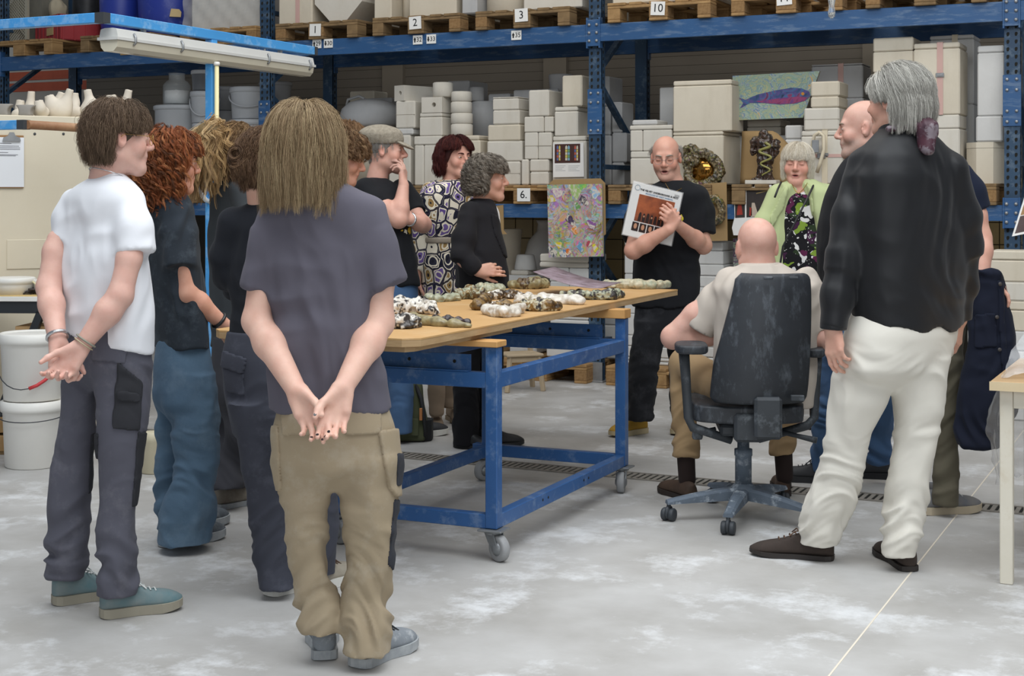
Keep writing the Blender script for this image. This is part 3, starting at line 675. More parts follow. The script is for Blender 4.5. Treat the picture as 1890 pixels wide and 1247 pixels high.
# gantry
K = pd(190, 33, 7.2); T1 = 1.858; Yv = Vector((0, 1, 0)); Xv = Vector((1, 0, 0)); hw = .025
gan = thing('gantry', 'light blue steel frame over the left benches, with a hose on its post', 'frame', (K.x, K.y, 0))
KO = Vector((K.x, K.y, 0)); gp_ = lambda mb, n, m: mb.build(n, m, gan, -KO)
gp_(MB().bar(K - Xv * 3.2, K - Xv * .03, .05, .05, ch=.003), 'top_bar', M_lb)
gp_(MB().bar(K - Xv * .0305, K + Xv * .025, .051, .051), 'end_cap', M_cap)
gp_(MB().bar(K + Yv * .026, K + Yv * (T1 - .03), .05, .05, ch=.003), 'top_bar', M_lb)
gp_(MB().bar(K + Yv * (T1 - .03), K + Yv * T1, .051, .051), 'end_cap', M_cap)
pp_ = K + Yv * .856
gp_(MB().box(pp_.x - .024, pp_.x + .024, pp_.y - .024, pp_.y + .024, 0, K.z - .026, .003), 'post', M_lb)
cd = pp_ + Vector((.052, -.02, 0))
gp_(MB().tube([(cd.x, cd.y, .8), (cd.x, cd.y, K.z - .17)], .012, 10), 'conduit', mat('cream_conduit', 'e3d9a8', .5))
gp_(MB().lathe([(.016, 0), (.018, .012), (.014, .02)], 12, (cd.x, cd.y, K.z - .17)), 'conduit_cap', M_pp)
lb0 = pd(46, 230, 6.76); lb1 = pp_.copy(); lb1.z = lb0.z
gp_(MB().bar(lb0 - Xv * 2.0, lb0 - Xv * .03, .042, .042, ch=.002), 'lower_bar', M_lb); gp_(MB().bar(lb0 - Xv * .03, lb0 + Xv * .012, .044, .044), 'end_cap', M_cap)
gp_(MB().tube([lb0 + Xv * .012, Vector((lb1.x - .02, lb1.y, lb0.z + .0))], .021, 12), 'rusty_pipe', M_rust)
gp_(MB().box(lb0.x - 1.9, lb0.x - 1.855, lb0.y - .02, lb0.y + .02, 0, lb0.z - .02, .002), 'post', M_lb)
gp_(MB().tube([pd(366, 268, 7.9), pd(367, 300, 7.9), pd(366, 335, 7.9), pd(371, 358, 7.9), pd(380, 369, 7.93), pd(392, 374, 7.96)], .013, 8), 'hose', mat('grey_hose', 'c9cdd0', .5))
p = pd(352, 340, 8.15); p2 = pd(388, 252, 8.15)
gp_(MB().bar(Vector((p.x, p.y, (p.z + p2.z) / 2)), Vector((p2.x, p2.y, (p.z + p2.z) / 2)), .02, p2.z - p.z), 'white_board', M_pp)
# fluorescent lamp under the bar
lamp = thing('strip_light', 'long weatherproof fluorescent fitting hanging under the light blue bar', 'lamp', (K.x, K.y, K.z - .045))
yA, yB = .03, 1.78
def trough(prof, y0, y1, n, m, inset=0): 
    MB().prism(prof, y0, y1).build(n, m, lamp)
hous = mat('lamp_housing', 'cfcfcb', .5, 'c4c4bf', 6, .5); dif = mat('lamp_diffuser', 'd8d2be', .25, 'cfc8b2', 3, .6, coat=.2)
trough([(-.06, -.048), (-.05, -.006), (-.025, 0), (.025, 0), (.05, -.006), (.06, -.048)], yA + .01, yB - .01, 'housing', hous)
trough([(-.064, -.06), (-.064, -.046), (.064, -.046), (.064, -.06)], yA, yB, 'rim', hous)
trough([(-.058, -.061), (.058, -.061), (.05, -.095), (.03, -.115), (-.03, -.115), (-.05, -.095)], yA + .012, yB - .012, 'diffuser', dif)
for y in (.16, .53, 1.3, 1.72):
    mb = MB(); mb.tube([(.058, y, -.02), (.07, y, -.04), (.07, y, -.066), (.056, y, -.078)], .006, 6); mb.tube([(-.058, y, -.02), (-.07, y, -.04), (-.07, y, -.066), (-.056, y, -.078)], .006, 6)
    MB().tube([(.058, y, -.02), (.07, y, -.04), (.07, y, -.066), (.056, y, -.078)], .006, 6).build('clip', M_galv, lamp)
for y in (.3, 1.5): MB().box(-.01, .01, y - .01, y + .01, -.002, .022).build('hanger', M_galv, lamp)
# buckets
def bucket(label, px, base, D, rt, rb_, h, m, lid=True, handle=None, z0=None, group='plastic buckets', name='bucket', grip=None):
    q = pd(px, base, D); z = q.z if z0 is None else z0
    t = thing(name, label, 'bucket', (q.x, q.y, z), YAW, group)
    MB().lathe([(rb_ - .006, 0), (rb_, .006), (rt - .004, h - .055), (rt, h - .05), (rt, h - .005), (rt - .01, h - .002)], 32).build('bucket_body', m, t)
    if lid: MB().lathe([(rt + .006, h - .05), (rt + .008, h - .03), (rt + .008, h), (rt - .004, h + .006), (rt - .012, h), (rt - .02, h - .004)], 32).build('lid', m, t)
    if handle:
        a0, dz = handle; P_ = []
        for k in range(15):
            s = k / 14; ang_ = PI + PI * s
            P_.append((math.cos(ang_) * (rt + .014), math.sin(ang_) * (rt + .02), h - .07 - math.sin(PI * s) * dz))
        hd = MB().tube(P_, .0028, 6).build('handle', mat('black_wire', '35383c', .5), t)
        if grip: MB().tube([P_[6], P_[7], P_[8]] if not isinstance(grip, tuple) else [P_[i] for i in grip], .009, 8).build('grip', mat('red_grip', 'c2393c', .5), hd)
    return t
D_ = 7.6
bucket('lower white lidded bucket of the stack behind the white T-shirt', 62, 857, D_, .158, .142, .338, M_pp, True, (0, .02), 0.0)
bucket('upper white lidded bucket with a red grip, on the stack behind the white T-shirt', 60, 735, D_, .162, .144, .34, M_pp, True, (0, .2), .346, grip=(8, 9, 10, 11))
bucket('small cream tub on the floor between the white and black T-shirts', 283, 872, 7.4, .05, .06, .21, mat('cream_plastic', 'ccc3a8', .5), False, None, 0.0)
# bench at the far left
bz = .86; bq = pd(20, 548, 7.9); b0 = Vector((bq.x, bq.y, 0))
bench = thing('trestle_bench', 'bench with a yellowed top and black steel frame at the left edge', 'table', b0, YAW - .05)
MB().box(-.9, .55, 0, .36, bz - .022, bz, .002).build('bench_top', mat('yellowed_board', 'd3b77e', .6, 'c9aa6c', 3, .7), bench)
MB().box(-.9, .55, -.012, 0, bz - .03, bz - .004, .001).build('bench_edge', M_pp, bench)
bf = mat('black_steel', '22262a', .5)
MB().box(-.88, .53, .0, .04, bz - .095, bz - .032, .002).build('bench_rail', bf, bench); MB().box(-.88, .53, .3, .34, bz - .095, bz - .032, .002).build('bench_rail', bf, bench)
for y in (.02, .32):
    MB().bar((-.16, y, 0), (.16, y, bz - .09), .04, .04).build('bench_leg', bf, bench); MB().bar((.3, y, 0), (.3, y, bz - .09), .04, .04).build('bench_leg', bf, bench)
MB().box(.0, .5, .06, .3, bz - .19, bz - .17, .002).build('bench_shelf', mat('plywood', 'cba676', .7, 'b8905f', 4, .7), bench)
q = pd(24, 540, 8.05); t = thing('tub', 'wide white lidded tub on the yellowed bench top', 'tub', (q.x, q.y, bz), YAW)
MB().lathe([(.1, 0), (.115, .06), (.115, .062)], 32).build('tub_body', M_pp, t); MB().lathe([(.12, .058), (.122, .085), (.112, .092), (.1, .088)], 32).build('lid', M_pp, t)
MB().tube([(.118, -.03, .07), (.135, -.03, .055), (.138, -.03, .02), (.125, -.03, -.0 + .004)], .006, 6).build('handle', mat('cream_handle', 'd8cfa8', .5), t)
q = pd(72, 512, 8.06); t = thing('pen_pot', 'small white pot with a pen in it behind the white T-shirt arm', 'pot', (q.x, q.y, bz), YAW)
MB().lathe([(.02, 0), (.026, .005), (.03, .075), (.027, .08), (.025, .01)], 16).build('pot_body', M_pp, t); MB().tube([(.0, 0, .02), (.02, 0, .16)], .004, 6).build('pen', bf, t)
scr = MB(); g_ = random.Random(2); q = pd(60, 540, 8.02)
for i in range(26):
    a = g_.uniform(0, 6.3); r = g_.uniform(0, .05); c_ = Vector((q.x + r * math.cos(a), q.y + r * math.sin(a), bz + .006 + g_.uniform(0, .02))); d_ = Vector((math.cos(a * 3), math.sin(a * 3), .2)) * .03
    scr.tube([c_ - d_, c_ + Vector((0, 0, .006)), c_ + d_], .004, 5)
tag(scr.build('clay_scraps', mat('dark_scrap', '3a3330', .8)), 'heap of dark brown clay scraps on the bench', 'scraps', kind='stuff')
q = pd(2, 838, 7.9); t = thing('wooden_crate', 'low wooden crate on the floor behind the stacked buckets', 'crate', (q.x, q.y, 0), YAW)
for k in range(2): MB().box(-.3, .1, 0, .3, .02 + k * .1, .105 + k * .1, .003).build('crate_slat', M_wood, t)
MB().box(-.29, .09, .01, .29, 0, .02, .002).build('crate_base', M_wood2, t)
# tubs and buckets on the rack's middle shelf, left bay
YS = 10.45; GB = 'grey-white tubs on the left shelf'
def shelf_bucket(label, xl, xr, yt, yb, Y=YS, m=None, z0=None, handle=None, k=.92, lid=True):
    a = pY(xl, yb, Y); b = pY(xr, yt, Y); r = (b.x - a.x) / 2 * .955; z = a.z if z0 is None else z0; h = b.z - z
    t = thing('bucket', label, 'bucket', ((a.x + b.x) / 2, Y + r, z), YAW, GB)
    MB().lathe([(r * k - .006, 0), (r * k, .006), (r * .985, h * .8), (r, h * .82), (r, h - .004)], 28).build('bucket_body', m or M_ppg, t)
    if lid: MB().lathe([(r * 1.0, h * .84), (r * 1.05, h * .86), (r * 1.05, h), (r * .98, h + .008), (r * .9, h)], 28).build('lid', M_ppg, t)
    if handle: MB().tube([(math.cos(PI + PI * s) * (r * 1.06), math.sin(PI + PI * s) * r * 1.1, h * .8 - math.sin(PI * s) * handle) for s in np.linspace(0, 1, 13)], .006, 6).build('handle', M_ppg, t)
    return z + h
z1 = shelf_bucket('lower wide grey tub by the white T-shirt head', 265, 338, 243, 345, z0=ZS, k=.98)
z1 = shelf_bucket('upper wide grey tub, under the glass jar', 265, 338, 193, 0, z0=z1 + .012, k=.98)
q = pY(304, 192, YS); r = .125; hj = pY(304, 136, YS).z - z1
t = thing('glass_jar', 'big clear jar half full of white powder on the grey tub', 'jar', (q.x, YS + .17, z1 + .012), 0)
MB().lathe([(r - .01, 0), (r, .015), (r, hj * .62), (r * .8, hj * .74), (r * .58, hj * .8), (r * .58, hj * .96), (r * .62, hj), (r * .56, hj + .004)], 28).build('jar_glass', mat('jar_glass', 'dfe6e8', .08, alpha=.28), t)
MB().lathe([(r * .88, .012), (r * .88, hj * .45), (r * .5, hj * .46)], 24).build('powder', mat('white_powder', 'dcdcda', .9), t)
z1 = shelf_bucket('lowest bucket of the stack left of the light blue post', 344, 386, 275, 345, z0=ZS); z1 = shelf_bucket('second bucket of the stack left of the light blue post', 344, 386, 228, 0, z0=z1 + .012)
z1 = shelf_bucket('third bucket with a hanging handle left of the light blue post', 340, 384, 168, 0, z0=z1 + .012, handle=.16)
shelf_bucket('clear tub of dark powder on top of the stack left of the light blue post', 342, 384, 129, 0, z0=z1 + .012, m=mat('smoky_plastic', '6d7074', .3))
z1 = shelf_bucket('lowest bucket of the stack right of the light blue post', 405, 478, 282, 345, z0=ZS); z1 = shelf_bucket('second bucket of the stack right of the light blue post', 407, 478, 220, 0, z0=z1 + .012)
shelf_bucket('topmost big bucket with a handle right of the light blue post', 408, 474, 159, 0, z0=z1 + .012, handle=.12)
z1 = shelf_bucket('lower bucket of the rear stack behind the left upright', 468, 520, 190, 345, Y=10.95, z0=ZS); shelf_bucket('upper bucket of the rear stack behind the left upright', 466, 517, 150, 0, Y=10.95, z0=z1 + .012)
z1 = shelf_bucket('lower bucket in the dark behind the light blue post', 384, 420, 205, 345, Y=11.0, z0=ZS); shelf_bucket('upper bucket in the dark behind the light blue post', 384, 420, 160, 0, Y=11.0, z0=z1 + .012)
z1 = shelf_bucket('rear bucket beside the glass jar', 322, 350, 175, 345, Y=11.0, z0=ZS)
# things on the top beam at the left
def crate_lattice(label, px0, px1, Y):
    x0, x1 = xat(px0, Y, 40), xat(px1, Y, 40); h = .62
    t = thing('lattice_crate', label, 'crate', (x0, Y, ZT))
    w_ = x1 - x0; m = mat('grey_beige_plastic', 'a8a392', .6)
    for a, b in ((0, .03), (w_ - .03, w_)): MB().box(a, b, 0, .03, 0, h).build('corner_post', m, t)
    MB().box(0, w_, 0, .03, 0, .03).box(0, w_, 0, .03, h - .03, h).build('frame', m, t)
    MB().box(.01, w_ - .01, .2, .3, 0, h - .02).build('contents', mat('dull_fill', '77756c', .9, '8c887a', 8, .8), t)
    n = 9; lat = MB()
    for i in range(-n, n):
        for s in (1, -1):
            xa = i * w_ / n * .9; p_ = []
            for u in np.linspace(0, 1, 30):
                x = xa + (u * h if s > 0 else (1 - u) * h); 
                if 0 <= x <= w_: p_.append((x, .012 + .004 * s, u * h))
            if len(p_) > 1: lat.bar(p_[0], p_[-1], .008, .012, (0, 1, 0))
    o = lat.build('lattice', m, t); o['kind'] = 'stuff'
crate_lattice('grey-beige lattice crate at the far left of the top beam', 5, 50, 10.3); crate_lattice('second lattice crate, behind the red crate', 66, 98, 10.9)
x0 = xat(58, 10.35, 40); x1 = xat(150, 10.35, 40); t = thing('red_crate', 'red ribbed plastic crate with a tan label on the top beam', 'crate', ((x0 + x1) / 2, 10.5, ZT), -.42)
w_ = (x1 - x0) * .46; mr = mat('red_plastic', 'a6363a', .5, '96292e', 5, .7)
MB().box(-w_, w_, -.2, -.185, 0, .235).box(-w_, w_, .185, .2, 0, .235).box(-w_, -w_ + .015, -.2, .2, 0, .235).box(w_ - .015, w_, -.2, .2, 0, .235).box(-w_, w_, -.2, .2, 0, .01).build('crate_body', mr, t)
for k in range(7): MB().box(-w_ + .02 + k * w_ * .3, -w_ + .035 + k * w_ * .3, -.207, -.2, .0, .235).build('rib', mr, t)
for k in range(4): MB().box(w_, w_ + .007, -.17 + k * .11, -.155 + k * .11, 0, .235).build('rib', mr, t)
MB().box(.02, .17, -.212, -.207, .05, .12, .001).build('label', mat('tan_label', 'b9a070', .8), t)
xb = xat(140, 10.6, 40); t = thing('black_drum', 'black drum between the red crate and the blue barrels', 'barrel', (xb, 10.75, ZT))
MB().lathe([(.12, 0), (.13, .02), (.135, .3), (.13, .6), (.12, .62)], 28).build('drum_body', mat('black_plastic', '1d1e20', .5, '34363a', 20, .7), t)
mbl = mat('blue_barrel_plastic', '2b3fa0', .4, '24368e', 3, .7, dirt='8d97c9', dscale=5, damt=.4, dsharp=.2)
for lab, a, b, Y, nm in (('left blue plastic barrel on the top beam', 165, 228, 10.35, 0), ('larger right blue plastic barrel with a paper label', 226, 326, 10.28, 1), ('dark blue barrel behind the larger blue barrel', 306, 337, 11.0, 2)):
    xa, xb = xat(a, Y, 40), xat(b, Y, 40); r = (xb - xa) / 2 * .95
    t = thing('blue_barrel', lab, 'barrel', ((xa + xb) / 2, Y + r, ZT), YAW, 'blue barrels on the top beam')
    MB().lathe([(r * .78, 0), (r * .84, .02), (r * .98, .2), (r, .35), (r * .98, .5), (r * .8, .62), (r * .78, .64)], 32).build('barrel_body', mbl, t)
    MB().lathe([(r * .82, .6), (r * .84, .62), (r * .8, .66), (r * .6, .665)], 32).build('barrel_lid', mbl, t)
    if nm == 1: MB().prism([(.06, .16), (.16, .155), (.165, .2), (.145, .225), (.075, .23)], -r - .004, -r * .96).build('paper_label', mat('paper_label', 'cdb384', .8), t)
x0, x1 = xat(340, 10.25, 20), xat(474, 10.25, 20); t = thing('wrapped_block', 'white block wrapped in clear film beside the left upright', 'block', ((x0 + x1) / 2, 10.5, ZT))
w_ = (x1 - x0) / 2
MB().box(-w_ * .9, w_, -.2, .2, 0.0, .55, .01).build('block', PL[2], t)
S_ = []
film = mat('plastic_film', 'dedcd4', .25, alpha=.35)
bm = bmesh.new(); bmesh.ops.create_grid(bm, x_segments=26, y_segments=18, size=1); g_ = np.random.default_rng(3)
for v in bm.verts:
    x, z = v.co.x, v.co.y; v.co = Vector((x * w_ * 1.06, -.222 - .02 * abs(math.sin(7 * x + 5 * z)) - .008 * math.sin(23 * x - 9 * z), .275 + z * .29))
for f in bm.faces: f.smooth = True
me = bpy.data.meshes.new('film'); bm.to_mesh(me); bm.free(); link('film', me, film, t)
# far racking seen through the gap
for i, z in enumerate((2.68, 2.55)):
    a = pd(-60, 155, 15.4)
    o = thing('orange_beam', ('upper' if i == 0 else 'lower') + ' orange racking beam seen far behind at the left', 'beam', (a.x, 12.9, z + .12))
    MB().box(-1.5, 3.2, 0, .05, -.05, .05, .004).box(-1.5, 3.2, -.006, 0, -.05, -.02).build('beam_body', mat('orange_paint', 'c05a38', .5, 'a84a2c', 4, .7), o)
    MB().box(-1.5, -1.42, .0, .1, -z - .12, .4).box(3.12, 3.2, .0, .1, -z - .12, .4).build('upright', M_rack, o)
# ------------------------------------------------------------------ pictures, prints and sculpture about the rack
def swirl_mat(name, cols, scale, dist=3.0, vscale=None):
    m = bpy.data.materials.new(name); m.use_nodes = True; nt = m.node_tree; N = nt.nodes; L = nt.links; b = N['Principled BSDF']
    tc = N.new('ShaderNodeTexCoord')
    n1 = N.new('ShaderNodeTexNoise'); n1.inputs['Scale'].default_value = scale; n1.inputs['Detail'].default_value = 3; n1.inputs['Distortion'].default_value = dist
    L.new(tc.outputs['Object'], n1.inputs['Vector'])
    r = N.new('ShaderNodeValToRGB'); r.color_ramp.interpolation = 'EASE'
    while len(r.color_ramp.elements) < len(cols): r.color_ramp.elements.new(.5)
    for i, c in enumerate(cols): r.color_ramp.elements[i].position = .28 + .46 * i / (len(cols) - 1); r.color_ramp.elements[i].color = lin(c) + (1,)
    L.new(n1.outputs['Fac'], r.inputs[0]); col = r.outputs[0]
    if vscale:
        ad = N.new('ShaderNodeMix'); ad.data_type = 'RGBA'; ad.blend_type = 'ADD'; ad.inputs[0].default_value = .35
        L.new(tc.outputs['Object'], ad.inputs[6]); L.new(n1.outputs['Color'], ad.inputs[7])
        v = N.new('ShaderNodeTexVoronoi'); v.inputs['Scale'].default_value = vscale; L.new(ad.outputs[2], v.inputs['Vector'])
        mx = N.new('ShaderNodeMix'); mx.data_type = 'RGBA'; mx.inputs[0].default_value = .45
        hs = N.new('ShaderNodeHueSaturation'); hs.inputs['Saturation'].default_value = .9; hs.inputs['Value'].default_value = .75; L.new(v.outputs['Color'], hs.inputs['Color'])
        L.new(col, mx.inputs[6]); L.new(hs.outputs[0], mx.inputs[7]); col = mx.outputs[2]
    L.new(col, b.inputs['Base Color']); b.inputs['Roughness'].default_value = .45
    bp = N.new('ShaderNodeBump'); bp.inputs['Strength'].default_value = .5; bp.inputs['Distance'].default_value = .004; L.new(n1.outputs['Fac'], bp.inputs['Height']); L.new(bp.outputs[0], b.inputs['Normal'])
    return m
M_brown_paper = mat('brown_paper', 'a3865c', .8, '94784f', 3, .7, bump=.2, bscale=6)
M_canvas = mat('canvas_side', '9a937f', .9)
def quad_thing(name, label, cat, pts, Y, th, m, mside, part='picture', lean=0.0):
    """a flat board whose outline (in photograph columns/rows) stands at depth Y"""
    P_ = [pY(px, py, Y) for px, py in pts]; c = sum(P_, Vector()) / len(P_)
    t = thing(name, label, cat, (c.x, Y, min(p.z for p in P_)))
    poly = [(p.x - c.x, p.z - t.location.z) for p in P_]
    MB().prism(poly, .001, th).build('board', mside, t)
    MB().prism(poly, -.0015, .0009).build(part, m, t)
    t.rotation_euler = (lean, 0, 0)
    return t, poly
YF = 9.98
# abstract painting hung from the middle beam
t, po = quad_thing('brown_backing', 'brown paper backing sheet showing round the colourful abstract painting', 'paper', [(1014, 338), (1022, 331), (1108, 329), (1117, 338), (1118, 432), (1108, 440), (1020, 440)], 10.06, .004, M_brown_paper, M_brown_paper, 'sheet')
t, po = quad_thing('abstract_painting', 'colourful abstract oil painting hung on the middle beam by card 6.', 'painting', [(1010, 341), (1111, 339), (1113, 473), (1013, 475)], 10.03, .022, swirl_mat('abstract_oil', ['3a3a4a', '6a4a72', 'c9b23a', '7d9a4a', 'b58aa6', 'd98a3a', '8fb0c4', 'c9bfb0', '8a4a6a', 'd2c66a', '5a7a8a'], 9, 2.2, 16), M_canvas)
g_ = random.Random(11)
for i, (u, v, c, rr) in enumerate(((.2, .12, 'b07aa8', .1), (.5, .1, '9ab86a', .11), (.86, .12, '8fb6d6', .08), (.08, .2, 'c9b458', .07), (.42, .48, '4a3a5a', .08), (.5, .62, 'e08a2a', .06), (.22, .83, 'd8c22a', .06), (.1, .93, '44505e', .08), (.86, .86, 'd8cc3a', .05), (.75, .8, 'b04a5a', .05), (.66, .22, '4a4252', .08), (.6, .85, '6a9ac0', .06), (.3, .95, '5a86b4', .07), (.8, .55, '8a5a96', .08), (.55, .3, '6a9a5a', .05), (.38, .92, 'd8742a', .05))):
    xs = [p[0] for p in po]; zs = [p[1] for p in po]; x = min(xs) + (max(xs) - min(xs)) * u; z = max(zs) - (max(zs) - min(zs)) * v; n = 9
    pts = [(x + rr * .42 * (1 + .35 * math.sin(3 * a + i)) * math.cos(a + .3), z + rr * .5 * (1 + .3 * math.cos(2 * a + i * 2)) * math.sin(a)) for a in np.linspace(0, 2 * PI, 14, False)]
    pts = [(max(min(xs) + .004, min(max(xs) - .004, a)), max(min(zs) + .004, min(max(zs) - .004, b))) for a, b in pts]
    MB().prism(pts, -.003 - .0002 * i, -.0012).build('paint_stroke', swirl_mat('stroke_' + c, [c, c, 'd8cfc0', c], 14, 2), t)
# fish painting on the stacks
t, po = quad_thing('fish_painting', 'oil painting of a blue fish on swirling green ground, leaning on the moulds', 'painting', [(1352, 140), (1513, 131), (1482, 217), (1354, 222)], 10.42, .025, swirl_mat('swirl_ground', ['c98a3a', '9fb0a0', '8aa896', 'b4b48a', '7d9a9a', 'a8b8a4', '6a86a8', 'c4bfa0', 'd0a04a'], 7, 3.5), M_canvas)
def fz(px, py): q = pY(px, py, 10.42); return (q.x - t.location.x, q.z - t.location.z)
fish = [fz(*q) for q in ((1364, 180), (1376, 184), (1400, 174), (1430, 167), (1460, 162), (1480, 163), (1494, 169), (1496, 178), (1488, 185), (1470, 191), (1440, 193), (1410, 190), (1385, 190), (1366, 200), (1372, 190))]
MB().prism(fish, -.0035, -.001).build('painted_fish', swirl_mat('fish_blue', ['1f2c4a', '34507c', '5a4a86', '3a6a96', '8a3a66', '26324f'], 9, 2.5), t)
belly = [fz(*q) for q in ((1395, 187), (1420, 184), (1450, 180), (1478, 178), (1490, 180), (1484, 186), (1465, 191), (1440, 192), (1412, 190))]
MB().prism(belly, -.0042, -.0034).build('painted_belly', swirl_mat('fish_red', ['7a2f58', '96406a', '6a3a7a', 'a85a72'], 12, 2), t)
MB().prism([(fz(1482, 173)[0] + .012 * math.cos(a), fz(1482, 173)[1] + .012 * math.sin(a)) for a in np.linspace(0, 2 * PI, 10, False)], -.005, -.0034).build('painted_eye', mat('eye_orange', 'c8862e', .5), t)
# print of three stained-glass windows taped to a mould
t, po = quad_thing('window_print', 'print of three stained-glass windows on white paper, on the mould by the middle upright', 'print', [(1021, 264), (1077, 263), (1078, 326), (1021, 327)], 10.232, .0008, mat('print_paper', 'e3e1dd', .7), mat('print_paper', 'e3e1dd', .7), 'sheet')
def wz(px, py): q = pY(px, py, 10.232); return (q.x - t.location.x, q.z - t.location.z)
ph = MB().prism([wz(1024, 301), wz(1071, 300), wz(1071, 265), wz(1024, 266)], -.003, -.0015).build('photo', mat('dark_maroon_print', '4a2a24', .5, '36201c', 20, .6), t)
panes = [mat('pane_' + c, c, .5) for c in ('7aa4b8', 'c9b85a', 'b85a4a', '6a9a6a', 'c9c4b0', '5a6aa0')]
for cx_, w_ in ((1031.5, 7), (1048, 8.5), (1064, 7)):
    for half in (-1, 1) if w_ > 0 else ():
        for r in range(5):
            x0 = cx_ + (half - 1) * w_ / 4 + .3 - w_ / 4 * 0; y0 = 296 - r * 5.2; x0 = cx_ + (-w_ / 2 if half < 0 else .3); x1 = x0 + w_ / 2 - .6
            top = y0 - 4.6; pts = [wz(x0, y0), wz(x1, y0), wz(x1, top), wz((x0 + x1) / 2, top - (2.6 if r == 4 else 0)), wz(x0, top)]
            MB().prism(pts, -.0042, -.003).build('pane', panes[(r * 3 + (half > 0) * 2 + int(cx_)) % 6], ph)
pr = MB()
for r in range(4):
    for a, b in ((1025, 1044), (1049, 1070)):
        p0 = wz(a, 306 + r * 3); p1 = wz(b - (r % 3) * 3, 306 + r * 3); pr.box(p0[0], p1[0], -.0022, -.0014, p0[1] - .001, p0[1] + .001)
o = pr.build('printed_lines', mat('grey_ink', '7d7d80', .8), t); o['kind'] = 'stuff'
# altar print on a white board
t, po = quad_thing('figure_print', 'white board with a dark print of robed figures, behind the lime jacket', 'print', [(1354, 345), (1392, 345), (1393, 341), (1424, 341), (1424, 400), (1384, 434), (1354, 434), (1351, 420), (1356, 400)], 10.113, .006, mat('print_paper', 'e3e1dd', .7), mat('print_paper', 'e3e1dd', .7), 'sheet')
def az(px, py): q = pY(px, py, 10.113); return (q.x - t.location.x, q.z - t.location.z)
dk = mat('dark_print', '2a2422', .5, '3a3230', 12, .7); rd = mat('red_robe_print', '9a3226', .5); wr = mat('white_robe_print', 'b8a898', .5); go = mat('gold_print', '8a7448', .5)
f1 = MB().prism([az(1357, 402), az(1375, 401), az(1375, 352), az(1357, 354)], -.003, -.0015).build('panel_print', dk, t); f2 = MB().prism([az(1378, 401), az(1420, 399), az(1420, 344), az(1378, 350)], -.003, -.0015).build('panel_print', dk, t)
MB().prism([az(1360, 397), az(1371, 396), az(1369, 380), az(1368, 368), az(1364, 368), az(1362, 380)], -.004, -.003).build('robed_figure', rd, f1); MB().prism([az(1358, 366), az(1362, 366), az(1362, 355), az(1358, 355)], -.004, -.003).build('gold_column', go, f1); MB().prism([az(1364, 367), az(1368, 367), az(1368, 362), az(1364, 362)], -.004, -.003).build('face_print', wr, f1)
MB().prism([az(1386, 400), az(1400, 399), az(1396, 384), az(1393, 374), az(1388, 374), az(1387, 386)], -.004, -.003).build('robed_figure', wr, f2); MB().prism([az(1383, 398), az(1388, 398), az(1388, 384), az(1384, 382)], -.004, -.003).build('robed_figure', rd, f2); MB().prism([az(1396, 356), az(1420, 350), az(1420, 352), az(1396, 358)], -.004, -.003).build('beam_print', go, f2)
# brown paper hung behind: by the blazer, under the mirror, behind the snake figure
quad_thing('brown_paper_sheet', 'strip of brown paper hanging behind the black blazer', 'paper', [(914, 380), (929, 378), (930, 425), (936, 432), (910, 432)], 10.117, .003, M_brown_paper, M_brown_paper, 'sheet')
quad_thing('brown_paper_sheet', 'brown paper hanging below the gilded mirror', 'paper', [(1299, 339), (1341, 336), (1343, 444), (1301, 445)], 10.117, .004, M_brown_paper, M_brown_paper, 'sheet')
quad_thing('small_painting', 'edge of a purple and green painting behind the seated man', 'painting', [(1353, 440), (1392, 438), (1392, 514), (1354, 514)], 10.3, .02, swirl_mat('purple_green_oil', ['6a8a6a', 'b4bca8', '5a3a5a', '9aa894', '7a4a6a', 'c0c4b4'], 9, 2.5), M_canvas)
# stool
sq = pd(962, 664, 10.55); st = thing('wooden_stool', 'low pale wooden stool with a back rail seen under the table', 'stool', (sq.x, sq.y, 0), YAW + .35)
ml = mat('pale_wood', 'b8a68a', .75, 'a5937a', 6, .8, stretch=(1, 1, .3)); zs = .27
MB().box(-.15, .13, -.12, .12, zs - .02, zs, .006).build('seat', ml, st)
for x, y in ((-.12, -.09), (.1, -.09), (-.13, .1), (.11, .1)):
    tp = zs - .02 if y < 0 else zs + .22
    MB().bar((x * 1.25, y * 1.3, 0), (x * (1 if y < 0 else .85), y, tp), .03, .03, ch=.003).build('leg', ml, st)
MB().box(-.13, .11, -.1, -.08, zs - .06, zs - .021, .003).build('apron', ml, st); MB().bar((-.1, .1, zs + .18), (.09, .1, zs + .18), .02, .05, ch=.004).build('back_rail', ml, st)
# backpack
bq = pd(752, 812, 8.38); bp = thing('backpack', 'olive green backpack with black straps standing on the floor behind the table', 'backpack', (bq.x, bq.y, 0), YAW)
bm = bmesh.new(); bmesh.ops.create_cube(bm, size=1); bmesh.ops.subdivide_edges(bm, edges=bm.edges[:], cuts=5, use_grid_fill=True)
for v in bm.verts:
    x, y, z = v.co * 2; h = (z + 1) / 2; r = 1 - .16 * (x * x + y * y) * .5
    wv = .125 * (1 - .28 * h ** 2.2); v.co = Vector((x * wv * r + .008 * math.sin(h * 7), y * .1 * r * (1 - .3 * h), .32 * h + .006 + .02 * (1 - x * x) * (z > .99)))
for f in bm.faces: f.smooth = True
me = bpy.data.meshes.new('bag_body'); bm.to_mesh(me); bm.free(); mg_ = mat('olive_canvas', '4c5138', .9, '434731', 5, .7, bump=.2, bscale=14)
bb = link('bag_body', me, mg_, bp); md = bb.modifiers.new('s', 'SUBSURF'); md.levels = md.render_levels = 2
bkm = mat('black_webbing', '1d1e20', .8)
MB().box(-.1, .07, -.105, -.095, .04, .14, .01).build('front_pocket', mg_, bp)
MB().tube([(.05, -.05, .325), (.085, -.09, .25), (.1, -.1, .15), (.11, -.09, .06), (.1, -.05, .01)], .012, 6).build('strap', bkm, bp)
